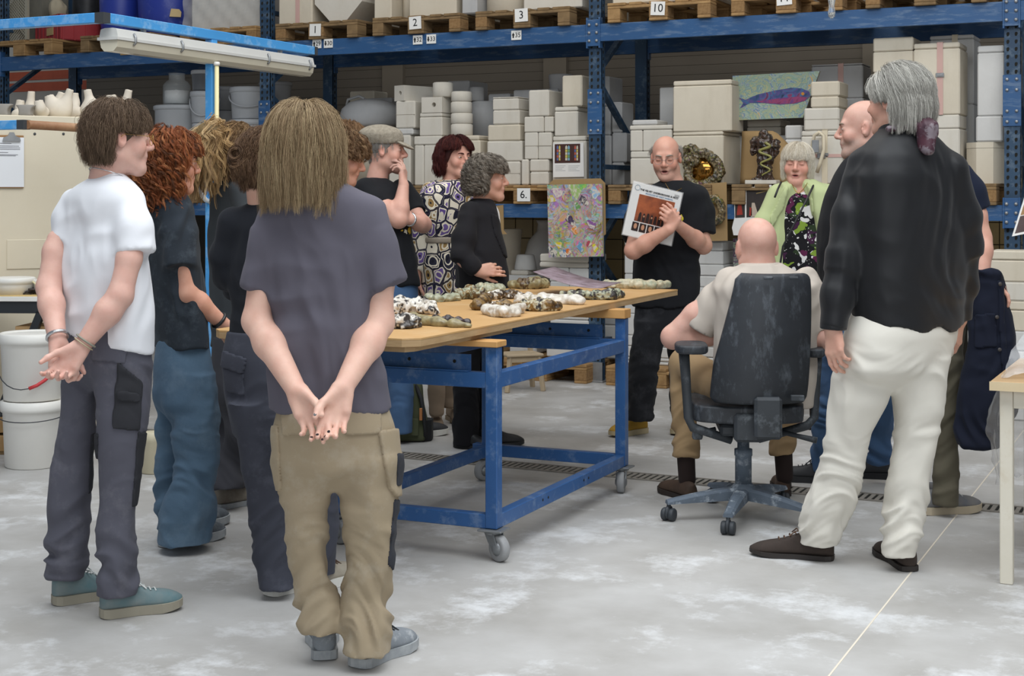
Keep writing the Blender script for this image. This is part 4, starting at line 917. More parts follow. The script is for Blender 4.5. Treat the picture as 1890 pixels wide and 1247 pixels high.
MB().slab([(.09, -.07), (.14, -.03), (.145, .05), (.1, .08)], .005, .12).build('side_pocket', bkm, bp)
MB().box(.075, .092, -.115, -.105, .13, .2, .002).build('leather_tag', mat('tan_leather', 'a0683a', .6), bp)
MB().tube([(-.03, .0, .31), (-.02, 0, .36), (.02, 0, .36), (.03, 0, .31)], .008, 6).build('carry_loop', bkm, bp)
# white bench at the right with plastic film
q0 = pd(1857, 1078, 5.27); bw = thing('white_bench', 'cream painted wooden bench at the right edge', 'table', (q0.x, q0.y, 0), 0.0)
mw = mat('cream_paint', 'd9d3c4', .6, 'cfc8b6', 6, .7, dirt='b09a78', dscale=9, damt=.25); zt_ = .735; lw = .045
for x, y in ((0, 0), (1.2, 0), (0, .7), (1.2, .7)): MB().box(x - lw / 2, x + lw / 2, y, y + lw, 0, zt_ - .035, .003).build('leg', mw, bw)
MB().box(lw / 2 + .001, 1.2 - lw / 2, .003, .04, zt_ - .1, zt_ - .036, .003).build('apron', mw, bw); MB().box(-lw / 2 + .004, lw / 2 - .004, lw, .7, zt_ - .1, zt_ - .036, .003).build('apron', mw, bw)
MB().box(-.05, 1.3, -.04, .78, zt_ - .034, zt_, .003).build('bench_top', mat('worn_wood_top', 'bfa078', .7, 'ad8c64', 5, .8, stretch=(.4, 3, 1)), bw); MB().box(-.052, 1.3, -.043, -.0405, zt_ - .034, zt_ - .002).build('edge_strip', mat('pale_edge', 'd2bf9c', .7, 'c4ae88', 9, .6), bw)
film2 = mat('clear_film', 'e6e8ea', .18, alpha=.32)
def film_sheet(name, label, rows, th=.0):
    vs = []; n = len(rows[0]); g = np.random.default_rng(5)
    for r in rows:
        for px, py, D in r: vs.append(pd(px, py, D))
    o = vs[0].copy(); fs = [(i * n + j, i * n + j + 1, (i + 1) * n + j + 1, (i + 1) * n + j) for i in range(len(rows) - 1) for j in range(n - 1)]
    ob = MB().add([v - o for v in vs], fs, True).build(name, film2, None, o)
    md = ob.modifiers.new('s', 'SUBSURF'); md.levels = md.render_levels = 3
    tx = bpy.data.textures.new(name, 'CLOUDS'); tx.noise_scale = .09
    dm = ob.modifiers.new('d', 'DISPLACE'); dm.texture = tx; dm.strength = .045; dm.mid_level = .5
    tag(ob, label, 'plastic film'); return ob
film_sheet('plastic_film', 'crumpled clear plastic film heaped on the cream bench and hanging over its corner', [
    [(1862, 655, 5.5), (1880, 625, 5.6), (1900, 605, 5.7), (1930, 600, 5.8)], [(1852, 682, 5.4), (1868, 660, 5.45), (1890, 650, 5.5), (1925, 648, 5.6)], [(1846, 700, 5.36), (1850, 698, 5.3), (1880, 690, 5.3), (1920, 690, 5.3)]])
film_sheet('plastic_film', 'clear plastic film hanging down beside the leg of the cream bench', [
    [(1848, 712, 5.42), (1852, 712, 5.7), (1880, 712, 5.9), (1920, 712, 5.9)], [(1832, 745, 5.42), (1845, 745, 5.7), (1880, 740, 5.9), (1920, 740, 5.9)], [(1817, 775, 5.42), (1836, 780, 5.7), (1880, 785, 5.9), (1920, 790, 5.9)], [(1830, 820, 5.42), (1840, 830, 5.7), (1880, 850, 5.9), (1920, 850, 5.9)], [(1838, 860, 5.42), (1846, 870, 5.7), (1870, 880, 5.9), (1900, 880, 5.9)], [(1842, 900, 5.42), (1847, 890, 5.6), (1860, 880, 5.8), (1880, 870, 5.9)]])
# print leaning in at the right edge, on a stand out of the frame
pq = [pd(1868, 436, 6.0), pd(1892, 360, 6.05), pd(1960, 345, 6.1), pd(1945, 420, 6.05)]
t = thing('tilted_print', 'tilted print with a tan top half and dark lower half, at the right edge', 'print', (pq[2].x, pq[2].y, 0))
o_ = t.location
nrm = Vector((SA, -CA, 0)) * .006
def qd(a, b, c, d, off0, off1, nm, m):
    vs = [x - o_ + nrm * off0 for x in (a, b, c, d)] + [x - o_ + nrm * off1 for x in (a, b, c, d)]
    MB().add(vs, [(0, 1, 2, 3), (7, 6, 5, 4)] + [(i, (i + 1) % 4, (i + 1) % 4 + 4, i + 4) for i in range(4)]).build(nm, m, t)
qd(*pq, -.5, .5, 'board', mat('print_paper', 'e3e1dd', .7))
def lp(u, v): return pq[0] * (1 - u) * (1 - v) + pq[1] * (1 - u) * v + pq[3] * u * (1 - v) + pq[2] * u * v
qd(lp(.04, .5), lp(.04, .97), lp(.97, .97), lp(.97, .5), .5, .6, 'tan_picture', mat('tan_picture', 'a58560', .5, '8a6a48', 8, .7)); qd(lp(.04, .06), lp(.04, .48), lp(.97, .48), lp(.97, .06), .5, .6, 'dark_picture', mat('dark_picture', '4a3c3c', .5, '6a5a58', 12, .7))
MB().box(-.02, .02, .02, .06, 0, EYE + .02, .003).build('stand', M_wood, t)
# a glass tube hanging in front of the rack
gq = pd(1535, 34, 7.2); t = thing('glass_pendant', 'clear glass tube with a bright tip hanging in from above', 'pendant', (gq.x, gq.y, gq.z))
MB().lathe([(.004, .0), (.016, .01), (.018, .03), (.013, .06), (.02, .1), (.022, .2), (.016, .3)], 18).build('tube', mat('clear_glass', 'f2f6f8', .05, trans=.9), t); MB().tube([(0, 0, .3), (0, 0, 2.6)], .004, 6).build('cable', mat('grey_cable', '8d9092', .5), t); MB().lathe([(.006, .3), (.018, .3), (.018, .34), (.006, .35)], 14).build('cap', M_galv, t)
# ------------------------------------------------------------------ the work table on castors
M_tb = mat('table_blue_paint', '2e5c94', .4, '274f82', 3, .8, dirt='9fb0c2', dscale=14, damt=.22, dsharp=.12)
M_top = mat('hardboard_top', 'c9a06a', .5, 'bb925d', 2.5, .8, dirt='d9c3a0', dscale=4, damt=.3, dsharp=.2)
M_edge = mat('board_edge', 'b79a73', .75, 'a3835a', 9, .8, stretch=(1, 1, 8))
M_pine = mat('pine_block', 'c89a60', .7, 'b58549', 6, .8, stretch=(1, 6, 1))
M_wheel = mat('grey_rubber', '9a9b9c', .6, '848586', 12, .7); M_zinc = mat('zinc_plate', '8f9294', .4, '75787a', 14, .8, metal=.5)
TZ = .895
cA = pz(765, 626, TZ); cB = pz(1252, 534, TZ)        # the right long edge of the top
cC = pz(388, 608, TZ)                                 # far left corner
ly = (cB - cA); tl_len = ly.length; ly.normalize(); lx = Vector((-ly.y, ly.x, 0)); tw_ = max(.8, (cC - cA).dot(lx))
ang = math.atan2(-ly.x, ly.y)
tbl = thing('work_table', 'long blue steel work table on castors with a tan hardboard top', 'table', (cA.x, cA.y, 0), ang)
w, l = tw_, tl_len                                   # local: x from -w (left edge) to 0, y from 0 to l
def rb(mb, n, m, p=tbl): return mb.build(n, m, p)
c_ = .05
out = [(-w + c_, 0), (-c_, 0), (0, c_), (0, l - .01), (-.01, l), (-w + c_, l), (-w, l - c_), (-w, c_)]
rb(MB().slab(out, TZ - .006, TZ), 'table_top', M_top)
rb(MB().slab([(x * .998 - .001, y) for x, y in out], TZ - .03, TZ - .0065), 'core_board', M_edge)
rb(MB().slab([(-w + .06, .02), (-.05, .02), (-.03, .06), (-.03, .9), (-w + .03, .9), (-w + .03, .06)], TZ - .05, TZ - .0305), 'under_board', M_edge)
def loc(v): return tbl.matrix_basis.inverted() @ Vector(v)
bpy.context.view_layer.update()
# leg positions from their foot pixels
lf = loc(C2W(-.109, 5.65, 0)); lr = loc(C2W(.559, 6.92, 0)); 
xr = (lf.x + lr.x) / 2; xl = xr - .70
y0, y1 = lf.y, lr.y
LT = TZ - .075; s_ = .05
for nm, x, y in (('f', xr, y0), ('r', xr, y1), ('l', xl, y1), ('b', xl, y0)):
    rb(MB().box(x - s_ / 2, x + s_ / 2, y - s_ / 2, y + s_ / 2, .122, LT, .003), 'leg', M_tb)
rb(MB().box(xl - .03, xr + .035, y0 - .045, y0 + .045, LT, TZ - .051, .003), 'cross_block', M_pine)
rb(MB().box(xl - .03, xr + .03, y1 - .045, y1 + .045, LT, TZ - .031, .003), 'cross_block', M_pine)
zt = .66
for z in (zt, .12):
    h = .06 if z > .3 else .055
    for x in (xl, xr): rb(MB().box(x - .022, x + .022, y0 + .02, y1 - .02, z, z + h, .003), 'long_rail', M_tb)
    for y in (y0, y1): rb(MB().box(xl + .02, xr - .02, y - .022, y + .022, z, z + h, .003), 'cross_rail', M_tb)
for y, dy in ((y0, -.001), (y1, .001)):
    o = rb(MB().box(xl + .03, xr - .1, y + .004, y + .01, zt + .05, zt + .125, .001).box(xl + .03, xr - .1, y - .024, y + .01, zt + .06, zt + .065, .001), 'angle_bracket', M_tb)
    for x in (xl + .12, xl + .33, xr - .17): MB().lathe([(.007, 0), (.007, .002)], 8, M=Matrix.Translation((x, y + .0035, zt + .095)) @ Matrix.Rotation(PI / 2, 4, 'X')).build('bolt_hole', M_dark, o)
hb = MB()
for t in (.3, .34, .62, .66):
    y = y0 + (y1 - y0) * t; hb.lathe([(.006, 0), (.006, .0015)], 8, M=Matrix.Translation((xr + .0215, y, .15)) @ Matrix.Rotation(PI / 2, 4, 'Y'))
o = rb(hb, 'bolt_holes', M_dark); o['kind'] = 'stuff'
rb(MB().box(xl - .075, xl - .02, y1 - .025, y1 + .025, .122, .175, .002), 'tube_stub', M_tb)
rb(MB().box(xl - .077, xl - .0755, y1 - .018, y1 + .018, .129, .168), 'tube_mouth', M_dark)
def castor(x, y, rot):
    c = MB().box(x - .05, x + .05, y - .045, y + .045, .112, .12, .002).build('castor', M_zinc, tbl)
    R_ = Matrix.Translation((x, y, 0)) @ Matrix.Rotation(rot, 4, 'Z')
    f = MB(); f.lathe([(.034, .1), (.034, .112)], 16, M=R_)
    for sx in (-.024, .021): f.prism([(-.03, .105), (.03, .105), (.052, .05), (.045, .036), (.03, .036), (-.005, .07)], sx, sx + .004, M=R_ @ Matrix.Rotation(PI / 2, 4, 'Z') @ Matrix.Scale(-1, 4, (1, 0, 0)))
    f.build('fork', M_zinc, c)
    Mw = R_ @ Matrix.Translation((0, -.036, .05)) @ Matrix.Rotation(PI / 2, 4, 'Y')
    MB().lathe([(.03, -.016), (.044, -.018), (.05, -.012), (.05, .012), (.044, .018), (.03, .016)], 24, M=Mw).build('wheel', M_wheel, c)
    MB().lathe([(.012, -.028), (.028, -.0165), (.028, .0165), (.012, .028)], 12, M=Mw).build('hub', M_zinc, c)
castor(xr, y0, math.radians(62)); castor(xr, y1, math.radians(15)); castor(xl, y1, math.radians(-20)); castor(xl, y0, 1.0)
# ------------------------------------------------------------------ ceramic pieces laid out on the table (built once the surface maker is known)
# ------------------------------------------------------------------ smooth implicit surfaces -> one continuous mesh
f32 = np.float32
def A3(*p): return np.array(p, dtype=float)
def rotm(yaw=0, pitch=0, roll=0):
    """columns: right-of-face(ish) x, forward y, up z in the camera frame. yaw clockwise from 'away from the camera'."""
    cy, sy = math.cos(yaw), math.sin(yaw); cp, sp = math.cos(pitch), math.sin(pitch); cr, sr = math.cos(roll), math.sin(roll)
    Z = np.array([[cy, sy, 0], [-sy, cy, 0], [0, 0, 1.0]])
    X = np.array([[1, 0, 0], [0, cp, -sp], [0, sp, cp]])
    Y = np.array([[cr, 0, sr], [0, 1, 0], [-sr, 0, cr]])
    return Z @ X @ Y
class SDF:
    def __init__(s, vox): s.h = vox; s.P = []
    def _add(s, lo, hi, fn, k, op): s.P.append((np.minimum(lo, hi), np.maximum(lo, hi), fn, k, op)); return s
    def cone(s, a, b, ra, rb, k=.02, op='+', cuts=(), flat=None):
        a = np.asarray(a, float); b = np.asarray(b, float); r = max(ra, rb); ba = b - a; L2 = max(ba @ ba, 1e-9)
        def fn(X, Y, Z):
            px, py, pz_ = X - a[0], Y - a[1], Z - a[2]
            t = np.clip((px * ba[0] + py * ba[1] + pz_ * ba[2]) / L2, 0, 1)
            qx, qy, qz = px - t * ba[0], py - t * ba[1], pz_ - t * ba[2]
            if flat is not None:                     # flatten along a direction: flat = (dir, factor)
                n, fq = flat; w = qx * n[0] + qy * n[1] + qz * n[2]; w2 = w * (1 / fq - 1)
                d = np.sqrt((qx + w2 * n[0]) ** 2 + (qy + w2 * n[1]) ** 2 + (qz + w2 * n[2]) ** 2) - (ra + t * (rb - ra))
                d = np.where(d < 0, d * fq, d * (.5 + .5 * fq))
            else:
                d = np.sqrt(qx * qx + qy * qy + qz * qz) - (ra + t * (rb - ra))
            for o, n in cuts: d = np.maximum(d, (X - o[0]) * n[0] + (Y - o[1]) * n[1] + (Z - o[2]) * n[2])
            return d
        return s._add(np.minimum(a, b) - r, np.maximum(a, b) + r, fn, k, op)
    def chain(s, pts, rs, k=.02, op='+', **kw):
        for i in range(len(pts) - 1): s.cone(pts[i], pts[i + 1], rs[i], rs[i + 1], k if i == 0 else max(k, .012), op, **kw)
        return s
    def ell(s, c, r, R=None, k=.02, op='+', cuts=()):
        c = np.asarray(c, float); r = np.asarray(r, float); R = np.eye(3) if R is None else R; m = r.max()
        def fn(X, Y, Z):
            px, py, pz_ = X - c[0], Y - c[1], Z - c[2]
            q = [px * R[0, i] + py * R[1, i] + pz_ * R[2, i] for i in range(3)]
            l = np.sqrt(q[0] ** 2 + q[1] ** 2 + q[2] ** 2) + 1e-6
            g = np.sqrt((q[0] / r[0]) ** 2 + (q[1] / r[1]) ** 2 + (q[2] / r[2]) ** 2) + 1e-6
            d = np.maximum(l * (1 - 1 / g), (g - 1) * r.min() * 0 + l * (1 - 1 / g))
            for o, n in cuts: d = np.maximum(d, (X - o[0]) * n[0] + (Y - o[1]) * n[1] + (Z - o[2]) * n[2])
            return d
        return s._add(c - m, c + m, fn, k, op)
    def loft(s, st, k=.02, op='+', n=2.2, smooth=.03, cuts=(), hem=None):
        """st: rows (z, cx, cy, rx, ry, angle) -- a body of stacked ovals along z"""
        st = np.array(sorted(st, key=lambda r: r[0]), float); z0, z1 = st[0, 0], st[-1, 0]
        zz = np.arange(z0 - .1, z1 + .1, .004); T = np.stack([np.interp(zz, st[:, 0], st[:, j]) for j in range(1, 6)], 1)
        if smooth > 0:
            w = int(smooth / .004); ker = np.hanning(2 * w + 3); ker /= ker.sum()
            T = np.stack([np.convolve(np.pad(T[:, j], w + 1, 'edge'), ker, 'valid') for j in range(5)], 1)
        def fn(X, Y, Z):
            z = Z.ravel(); P = [np.interp(z, zz, T[:, j]).astype(f32).reshape(1, 1, -1) for j in range(5)]
            qx, qy = X - P[0], Y - P[1]; c, sn = np.cos(P[4]), np.sin(P[4])
            u = np.abs(qx * c - qy * sn); v = np.abs(qx * sn + qy * c)
            l = np.sqrt(u * u + v * v) + 1e-6
            g = ((u / P[2]) ** n + (v / P[3]) ** n) ** (1 / n) + 1e-6
            d = l * (1 - 1 / g)
            lo = z0
            if hem is not None: lo = z0 + hem[0] * (X - P[0]) + hem[1] * (Y - P[1]) + (hem[2] * np.sin(6 * np.arctan2(qy, qx) + 1) if len(hem) > 2 else 0) + (hem[3] if len(hem) > 3 else 0)
            d = np.maximum(d, np.maximum(lo - Z, Z - z1))
            for o, nn in cuts: d = np.maximum(d, (X - o[0]) * nn[0] + (Y - o[1]) * nn[1] + (Z - o[2]) * nn[2])
            return d
        m = max(st[:, 3].max(), st[:, 4].max())
        return s._add(A3(st[:, 1].min() - m, st[:, 2].min() - m, z0), A3(st[:, 1].max() + m, st[:, 2].max() + m, z1), fn, k, op)
    def mesh(s, post=None):
        h = s.h; pad = 3 * h
        lo = np.min([p[0] for p in s.P if p[4] == '+'], 0) - pad; hi = np.max([p[1] for p in s.P if p[4] == '+'], 0) + pad
        n = np.ceil((hi - lo) / h).astype(int) + 1
        ax = [(lo[i] + h * np.arange(n[i])).astype(f32) for i in range(3)]
        d = np.full(n, 1.0, f32)
        for plo, phi, fn, k, op in s.P:
            m = pad + k
            i0 = np.maximum(np.floor((plo - m - lo) / h).astype(int), 0); i1 = np.minimum(np.ceil((phi + m - lo) / h).astype(int) + 1, n)
            if (i1 <= i0).any(): continue
            sl = tuple(slice(i0[i], i1[i]) for i in range(3))
            X, Y, Z = ax[0][sl[0]][:, None, None], ax[1][sl[1]][None, :, None], ax[2][sl[2]][None, None, :]
            v = fn(X, Y, Z).astype(f32); b = d[sl]
            if op == '+':
                hh = np.maximum(k - np.abs(b - v), 0); d[sl] = np.minimum(b, v) - hh * hh / (4 * k)
            else:
                v = -v; hh = np.maximum(k - np.abs(b - v), 0); d[sl] = np.maximum(b, v) + hh * hh / (4 * k)
        return surface_nets(d, lo, h)
def surface_nets(d, lo, h):
    ins = d < 0
    o = ins; a = ins
    for ax in range(3):
        s0 = [slice(None)] * 3; s1 = [slice(None)] * 3; s0[ax] = slice(None, -1); s1[ax] = slice(1, None)
        o = o[tuple(s0)] | o[tuple(s1)]; a = a[tuple(s0)] & a[tuple(s1)]
    act = o & ~a
    idx = np.argwhere(act)
    num = np.full(act.shape, -1, np.int32); num[act] = np.arange(len(idx), dtype=np.int32)
    cor = [(i, j, k) for i in (0, 1) for j in (0, 1) for k in (0, 1)]
    val = np.stack([d[idx[:, 0] + c[0], idx[:, 1] + c[1], idx[:, 2] + c[2]] for c in cor], 1)
    acc = np.zeros((len(idx), 3)); cnt = np.zeros(len(idx))
    for i in range(8):
        for j in range(i + 1, 8):
            df = [cor[j][q] - cor[i][q] for q in range(3)]
            if sum(abs(q) for q in df) != 1: continue
            va, vb = val[:, i], val[:, j]; m = (va < 0) != (vb < 0)
            t = np.where(m, va / np.where(m, va - vb, 1), 0)
            for q in range(3): acc[:, q] += np.where(m, cor[i][q] + t * df[q], 0)
            cnt += m
    V = lo + h * (idx + acc / cnt[:, None])
    Q = []
    for ax in range(3):
        u, v = [(1, 2), (2, 0), (0, 1)][ax]
        s0 = [slice(None)] * 3; s1 = [slice(None)] * 3; s0[ax] = slice(None, -1); s1[ax] = slice(1, None)
        e = np.argwhere(ins[tuple(s0)] != ins[tuple(s1)])
        e = e[(e[:, u] > 0) & (e[:, v] > 0)]
        if not len(e): continue
        fl = ins[e[:, 0], e[:, 1], e[:, 2]]
        def at(du, dv):
            q = e.copy(); q[:, u] -= du; q[:, v] -= dv; return num[q[:, 0], q[:, 1], q[:, 2]]
        q = np.stack([at(1, 1), at(0, 1), at(0, 0), at(1, 0)], 1)
        q = np.where(fl[:, None], q, q[:, ::-1]); Q.append(q)
    Q = np.concatenate(Q); Q = Q[(Q >= 0).all(1)]
    return V, Q
def vnormals(V, Q):
    nq = np.cross(V[Q[:, 2]] - V[Q[:, 0]], V[Q[:, 3]] - V[Q[:, 1]])
    N = np.zeros_like(V)
    for c in range(3):
        for j in range(Q.shape[1]): N[:, c] += np.bincount(Q[:, j], nq[:, c], len(V))
    return N / (np.linalg.norm(N, axis=1, keepdims=True) + 1e-12)
def relax(V, Q, it=1, w=.5):
    for _ in range(it):
        S = np.zeros_like(V); c = np.zeros(len(V))
        for a, b in ((0, 1), (1, 2), (2, 3), (3, 0)):
            for i, j in ((a, b), (b, a)):
                c += np.bincount(Q[:, i], minlength=len(V))
                for q in range(3): S[:, q] += np.bincount(Q[:, i], V[Q[:, j], q], len(V))
        V = V * (1 - w) + w * S / np.maximum(c, 1)[:, None]
    return V
_rng = np.random.default_rng(3); _perm = _rng.permutation(4096); _vals = _rng.uniform(-1, 1, 4096)
def noise3(p, seed=0):
    i = np.floor(p).astype(np.int64); f = p - i; f = f * f * (3 - 2 * f); r = 0
    def hsh(x, y, z): return _vals[_perm[(_perm[(_perm[(x + seed * 131) & 4095] + y) & 4095] + z) & 4095]]
    for dx in (0, 1):
        for dy in (0, 1):
            for dz in (0, 1):
                w = (f[:, 0] if dx else 1 - f[:, 0]) * (f[:, 1] if dy else 1 - f[:, 1]) * (f[:, 2] if dz else 1 - f[:, 2])
                r = r + w * hsh(i[:, 0] + dx, i[:, 1] + dy, i[:, 2] + dz)
    return r
def ridge(p, seed=0): return 1.15 - 2.4 * np.sqrt(noise3(p, seed) ** 2 + .018)
def toworld(V): return np.stack([V[:, 0] * CA - V[:, 1] * SA, V[:, 0] * SA + V[:, 1] * CA, V[:, 2]], 1)
def npmesh(name, V, Q, org, col=None, smooth=True):
    """V in the camera-aligned frame; org: world origin of the object"""
    W = toworld(V) - np.array(org)
    me = bpy.data.meshes.new(name); n = Q.shape[1]
    me.vertices.add(len(W)); me.vertices.foreach_set('co', W.astype(f32).ravel())
    me.loops.add(Q.size); me.loops.foreach_set('vertex_index', Q.astype(np.int32).ravel())
    me.polygons.add(len(Q)); me.polygons.foreach_set('loop_start', np.arange(0, Q.size, n, dtype=np.int32))
    me.update(calc_edges=True)
    me.polygons.foreach_set('use_smooth', np.full(len(Q), smooth))
    if col is not None:
        at = me.color_attributes.new('Col', 'FLOAT_COLOR', 'POINT')
        at.data.foreach_set('color', np.concatenate([col, np.ones((len(col), 1))], 1).astype(f32).ravel())
    return me
# strands / tubes, all at once: P (n, m, 3) paths, R (n, m) radii
def tubes(P, R, sides=4):
    n, m, _ = P.shape
    T = np.gradient(P, axis=1); T /= np.linalg.norm(T, axis=2, keepdims=True) + 1e-9
    ref = np.where(np.abs(T[..., 2:3]) > .9, np.array([1., 0, 0]), np.array([0, 0, 1.]))
    A = np.cross(T, ref); A /= np.linalg.norm(A, axis=2, keepdims=True) + 1e-9; B = np.cross(T, A)
    a = 2 * PI * np.arange(sides) / sides
    V = P[:, :, None, :] + R[:, :, None, None] * (A[:, :, None, :] * np.cos(a)[None, None, :, None] + B[:, :, None, :] * np.sin(a)[None, None, :, None])
    I = np.arange(n * m * sides).reshape(n, m, sides)
    Q = np.stack([I[:, :-1], np.roll(I, -1, 2)[:, :-1], np.roll(I, -1, 2)[:, 1:], I[:, 1:]], -1).reshape(-1, 4)
    return V.reshape(-1, 3), Q
# ------------------------------------------------------------------ people
def skin_mat(): return mat('skin', 'e0b49c', 0.5, 'e8d8d0', 30, 0.35, vcol=True, bump=.06, bscale=90, sub=.12, spec=.35)
def cloth(n, c, c2=None, rough=.85, scale=3, amt=.5, bump=.25, bscale=9, stretch=(1, 1, 1), **kw):
    return mat(n, c, rough, c2 or c, scale, amt, bump=bump, bscale=bscale, stretch=stretch, sheen=kw.pop('sheen', .04), spec=kw.pop('spec', .15), **kw)
class Person:
    """Everything is laid out in the camera-aligned frame (X right, D away, z up) and turned to world when meshed."""
    def __init__(s, label, base, D, vox=.0045, skin='dbab97', group=None):
        s.D = D; s.label = label; s.org = C2W(*[base[0], base[1], 0.0]); s.vox = vox; s.skin = np.array(lin(skin)); s.kids = []
        s.B = SDF(vox); s.paint = []; s.root = None; s.geo = {}
    def p(s, px, py, off=0.0):
        return c3(px, py, s.D + off)
    def w(s, px): return px * s.D / FPX
    # --- head: local frame x = to the person's left seen from behind... columns of Rm: side, forward, up
    def head(s, c, yaw, pitch=0, roll=0, sc=1.0, neck=None, nr=.056, face=True, mouth=0.0, stub=None, brow=None, nose=1.0, wide=1.0, eyes='3a2f28', lipc='b5716a', closed=False, jaw=1.0, ears=True):
        R = rotm(yaw, pitch, roll); B = s.B; c = np.asarray(c, float); s.hc, s.hR, s.hs = c, R, sc
        L = lambda x, f, u: c + R @ (A3(x * wide, f, u) * sc)
        s.L = L
        B.ell(L(0, -.014, .034), A3(.077 * wide, .098, .088) * sc, R, k=.01)
        B.ell(L(0, .022, -.03), A3(.06 * wide, .068, .083) * sc, R, k=.03)
        B.cone(L(0, .072, -.1), L(0, .076, -.104), .021 * sc, .019 * sc, k=.03)
        for x in (-1, 1):
            B.cone(L(x * .05 * jaw, -.004, -.062), L(x * .018 * jaw, .066, -.1), .019 * sc, .02 * sc, k=.03)
            B.ell(L(x * .046, .058, -.03), A3(.022, .024, .026) * sc, R, k=.025)
        if face:
            B.cone(L(-.032, .077, .026), L(.032, .077, .026), .013 * sc, .013 * sc, k=.02)
            for x in (-1, 1):
                B.ell(L(x * .032, .1, .004), A3(.017, .016, .011) * sc, R, k=.014, op='-')
                B.ell(L(x * .032, .075, .003), A3(.0165, .0135, .0115) * sc, R, k=.006)
            B.cone(L(0, .09, .015), L(0, .112 + .006 * (nose - 1), -.022), .0075 * sc, .0105 * sc * nose, k=.012)
            B.ell(L(0, .107, -.028), A3(.0125 * nose, .012 * nose, .0105) * sc, R, k=.008)
            for x in (-1, 1): B.ell(L(x * .0125, .097, -.031), A3(.0085, .011, .008) * sc, R, k=.007)
            B.ell(L(0, .083, -.056), A3(.026, .016, .016) * sc, R, k=.014)
            B.cone(L(-.017, .09, -.0585), L(.017, .09, -.0585), .0055 * sc, .0055 * sc, k=.006)
            B.cone(L(-.014, .089, -.0715), L(.014, .089, -.0715), .0065 * sc, .0065 * sc, k=.006)
            if mouth: B.ell(L(0, .098, -.065), A3(.017, .014, .004 + mouth) * sc, R, k=.004, op='-')
            else: B.cone(L(-.019, .099, -.065), L(.019, .099, -.065), .002 * sc, .002 * sc, k=.004, op='-')
        if ears:
            for x in (-1, 1):
                Re = R @ rotm(x * .35, .15, 0)
                B.ell(L(x * .08, -.012, -.004), A3(.011, .019, .033) * sc, Re, k=.008)
                B.ell(L(x * .09, -.006, -.0), A3(.006, .01, .02) * sc, Re, k=.006, op='-')
        if neck is not None:
            nb = np.asarray(neck, float); s.nb = nb
            B.cone(L(0, -.026, -.055), nb, nr * sc * .97, nr * sc * 1.08, k=.035)
        lc = np.array(lin(lipc)) / s.skin
        def paint(V, C):
            q = (V - c) @ R / sc; q[:, 0] /= wide
            def spot(x, f, u, rx, rf, ru, col, a=1.0, sharp=1.0):
                g = ((q[:, 0] - x) / rx) ** 2 + ((q[:, 1] - f) / rf) ** 2 + ((q[:, 2] - u) / ru) ** 2
                w_ = np.clip((1.0 - g) * sharp, 0, 1)[:, None] * a
                C[:] = C * (1 - w_) + w_ * C * np.asarray(col)
            if face:
                spot(0, .092, -.065, .025, .02, .0145, lc, .9, 1.6)
                if mouth: spot(0, .088, -.065, .019, .03, .004 + mouth, (.18, .1, .1), 1, 2)
                for x in (-1, 1):
                    spot(x * .045, .06, -.03, .035, .05, .03, (1.05, .8, .76), .55)
                    spot(x * .032, .085, .004, .022, .03, .014, (.8, .68, .64), .5)
                    spot(x * .0085, .105, -.037, .005, .012, .0035, (.35, .22, .2), .8, 2)
                spot(0, .11, -.025, .02, .02, .025, (1.05, .82, .78), .5)
                if closed:
                    for x in (-1, 1): spot(x * .032, .09, -.001, .017, .014, .0022, (.3, .2, .18), .95, 2)
            if ears:
                for x in (-1, 1): spot(x * .085, -.01, 0, .02, .03, .04, (1.06, .78, .74), .5)
            if stub is not None:
                col, amt, top = stub
                w_ = (np.clip((q[:, 1] + .0) / .03, 0, 1) * np.clip((top - q[:, 2]) / .02, 0, 1) * np.clip((q[:, 2] + .13) / .02, 0, 1) * amt)[:, None]
                m = 1 - np.clip(1.3 - ((q[:, 0] / .02) ** 2 + ((q[:, 2] + .065) / .01) ** 2), 0, 1)
                w_ = w_ * m[:, None] * (.75 + .35 * noise3(V * 220)[:, None])
                C[:] = C * (1 - w_) + w_ * np.array(lin(col))
        s.paint.append(paint)
        if face:
            for x in (-1, 1):
                if not closed: s.kids.append(('eye', lambda x=x: s._eye(L, R, sc, x, eyes)))
                if brow: s.kids.append(('eyebrow', lambda x=x: s._brow(L, x, sc, brow)))
        return s
    def _eye(s, L, R, sc, x, iris):
        # almond of white with a dark iris, set in the lids
        V = []; C = []; Q = []; nu, nv = 12, 12
        cw, ci, cp = lin('c4bcb6'), lin(iris), lin('141212')
        for i in range(nu + 1):
            for j in range(nv):
                a = PI * i / nu * .5; b = 2 * PI * j / nv
                u, v, f = math.sin(a) * math.cos(b), math.sin(a) * math.sin(b), math.cos(a)
                V.append(L(x * .032 + u * .0135, .0795 + f * .0098 , .0035 + v * .0058))
                r = math.hypot(u * .0135, v * .0058)
                C.append(cp if r < .0028 else ci if r < .0066 else cw)
        for i in range(nu):
            for j in range(nv): Q.append((i * nv + j, i * nv + (j + 1) % nv, (i + 1) * nv + (j + 1) % nv, (i + 1) * nv + j))
        return npmesh('eye', np.array(V), np.array(Q), s.org, np.array(C)), mat('eye', 'ffffff', .15, vcol=True)
    def _brow(s, L, x, sc, col):
        P = np.array([[L(x * (.013 + .036 * t), .0945 - .016 * t * t, .0235 + .007 * math.sin(t * 2.4) - .003 * t) for t in np.linspace(0, 1, 7)]])
        R = np.array([[.003, .0046, .005, .0048, .0042, .0034, .0015]]) * sc
        V, Q = tubes(P, R, 6)
        return npmesh('eyebrow', V, Q, s.org), mat('eyebrow_' + col, col, .9)
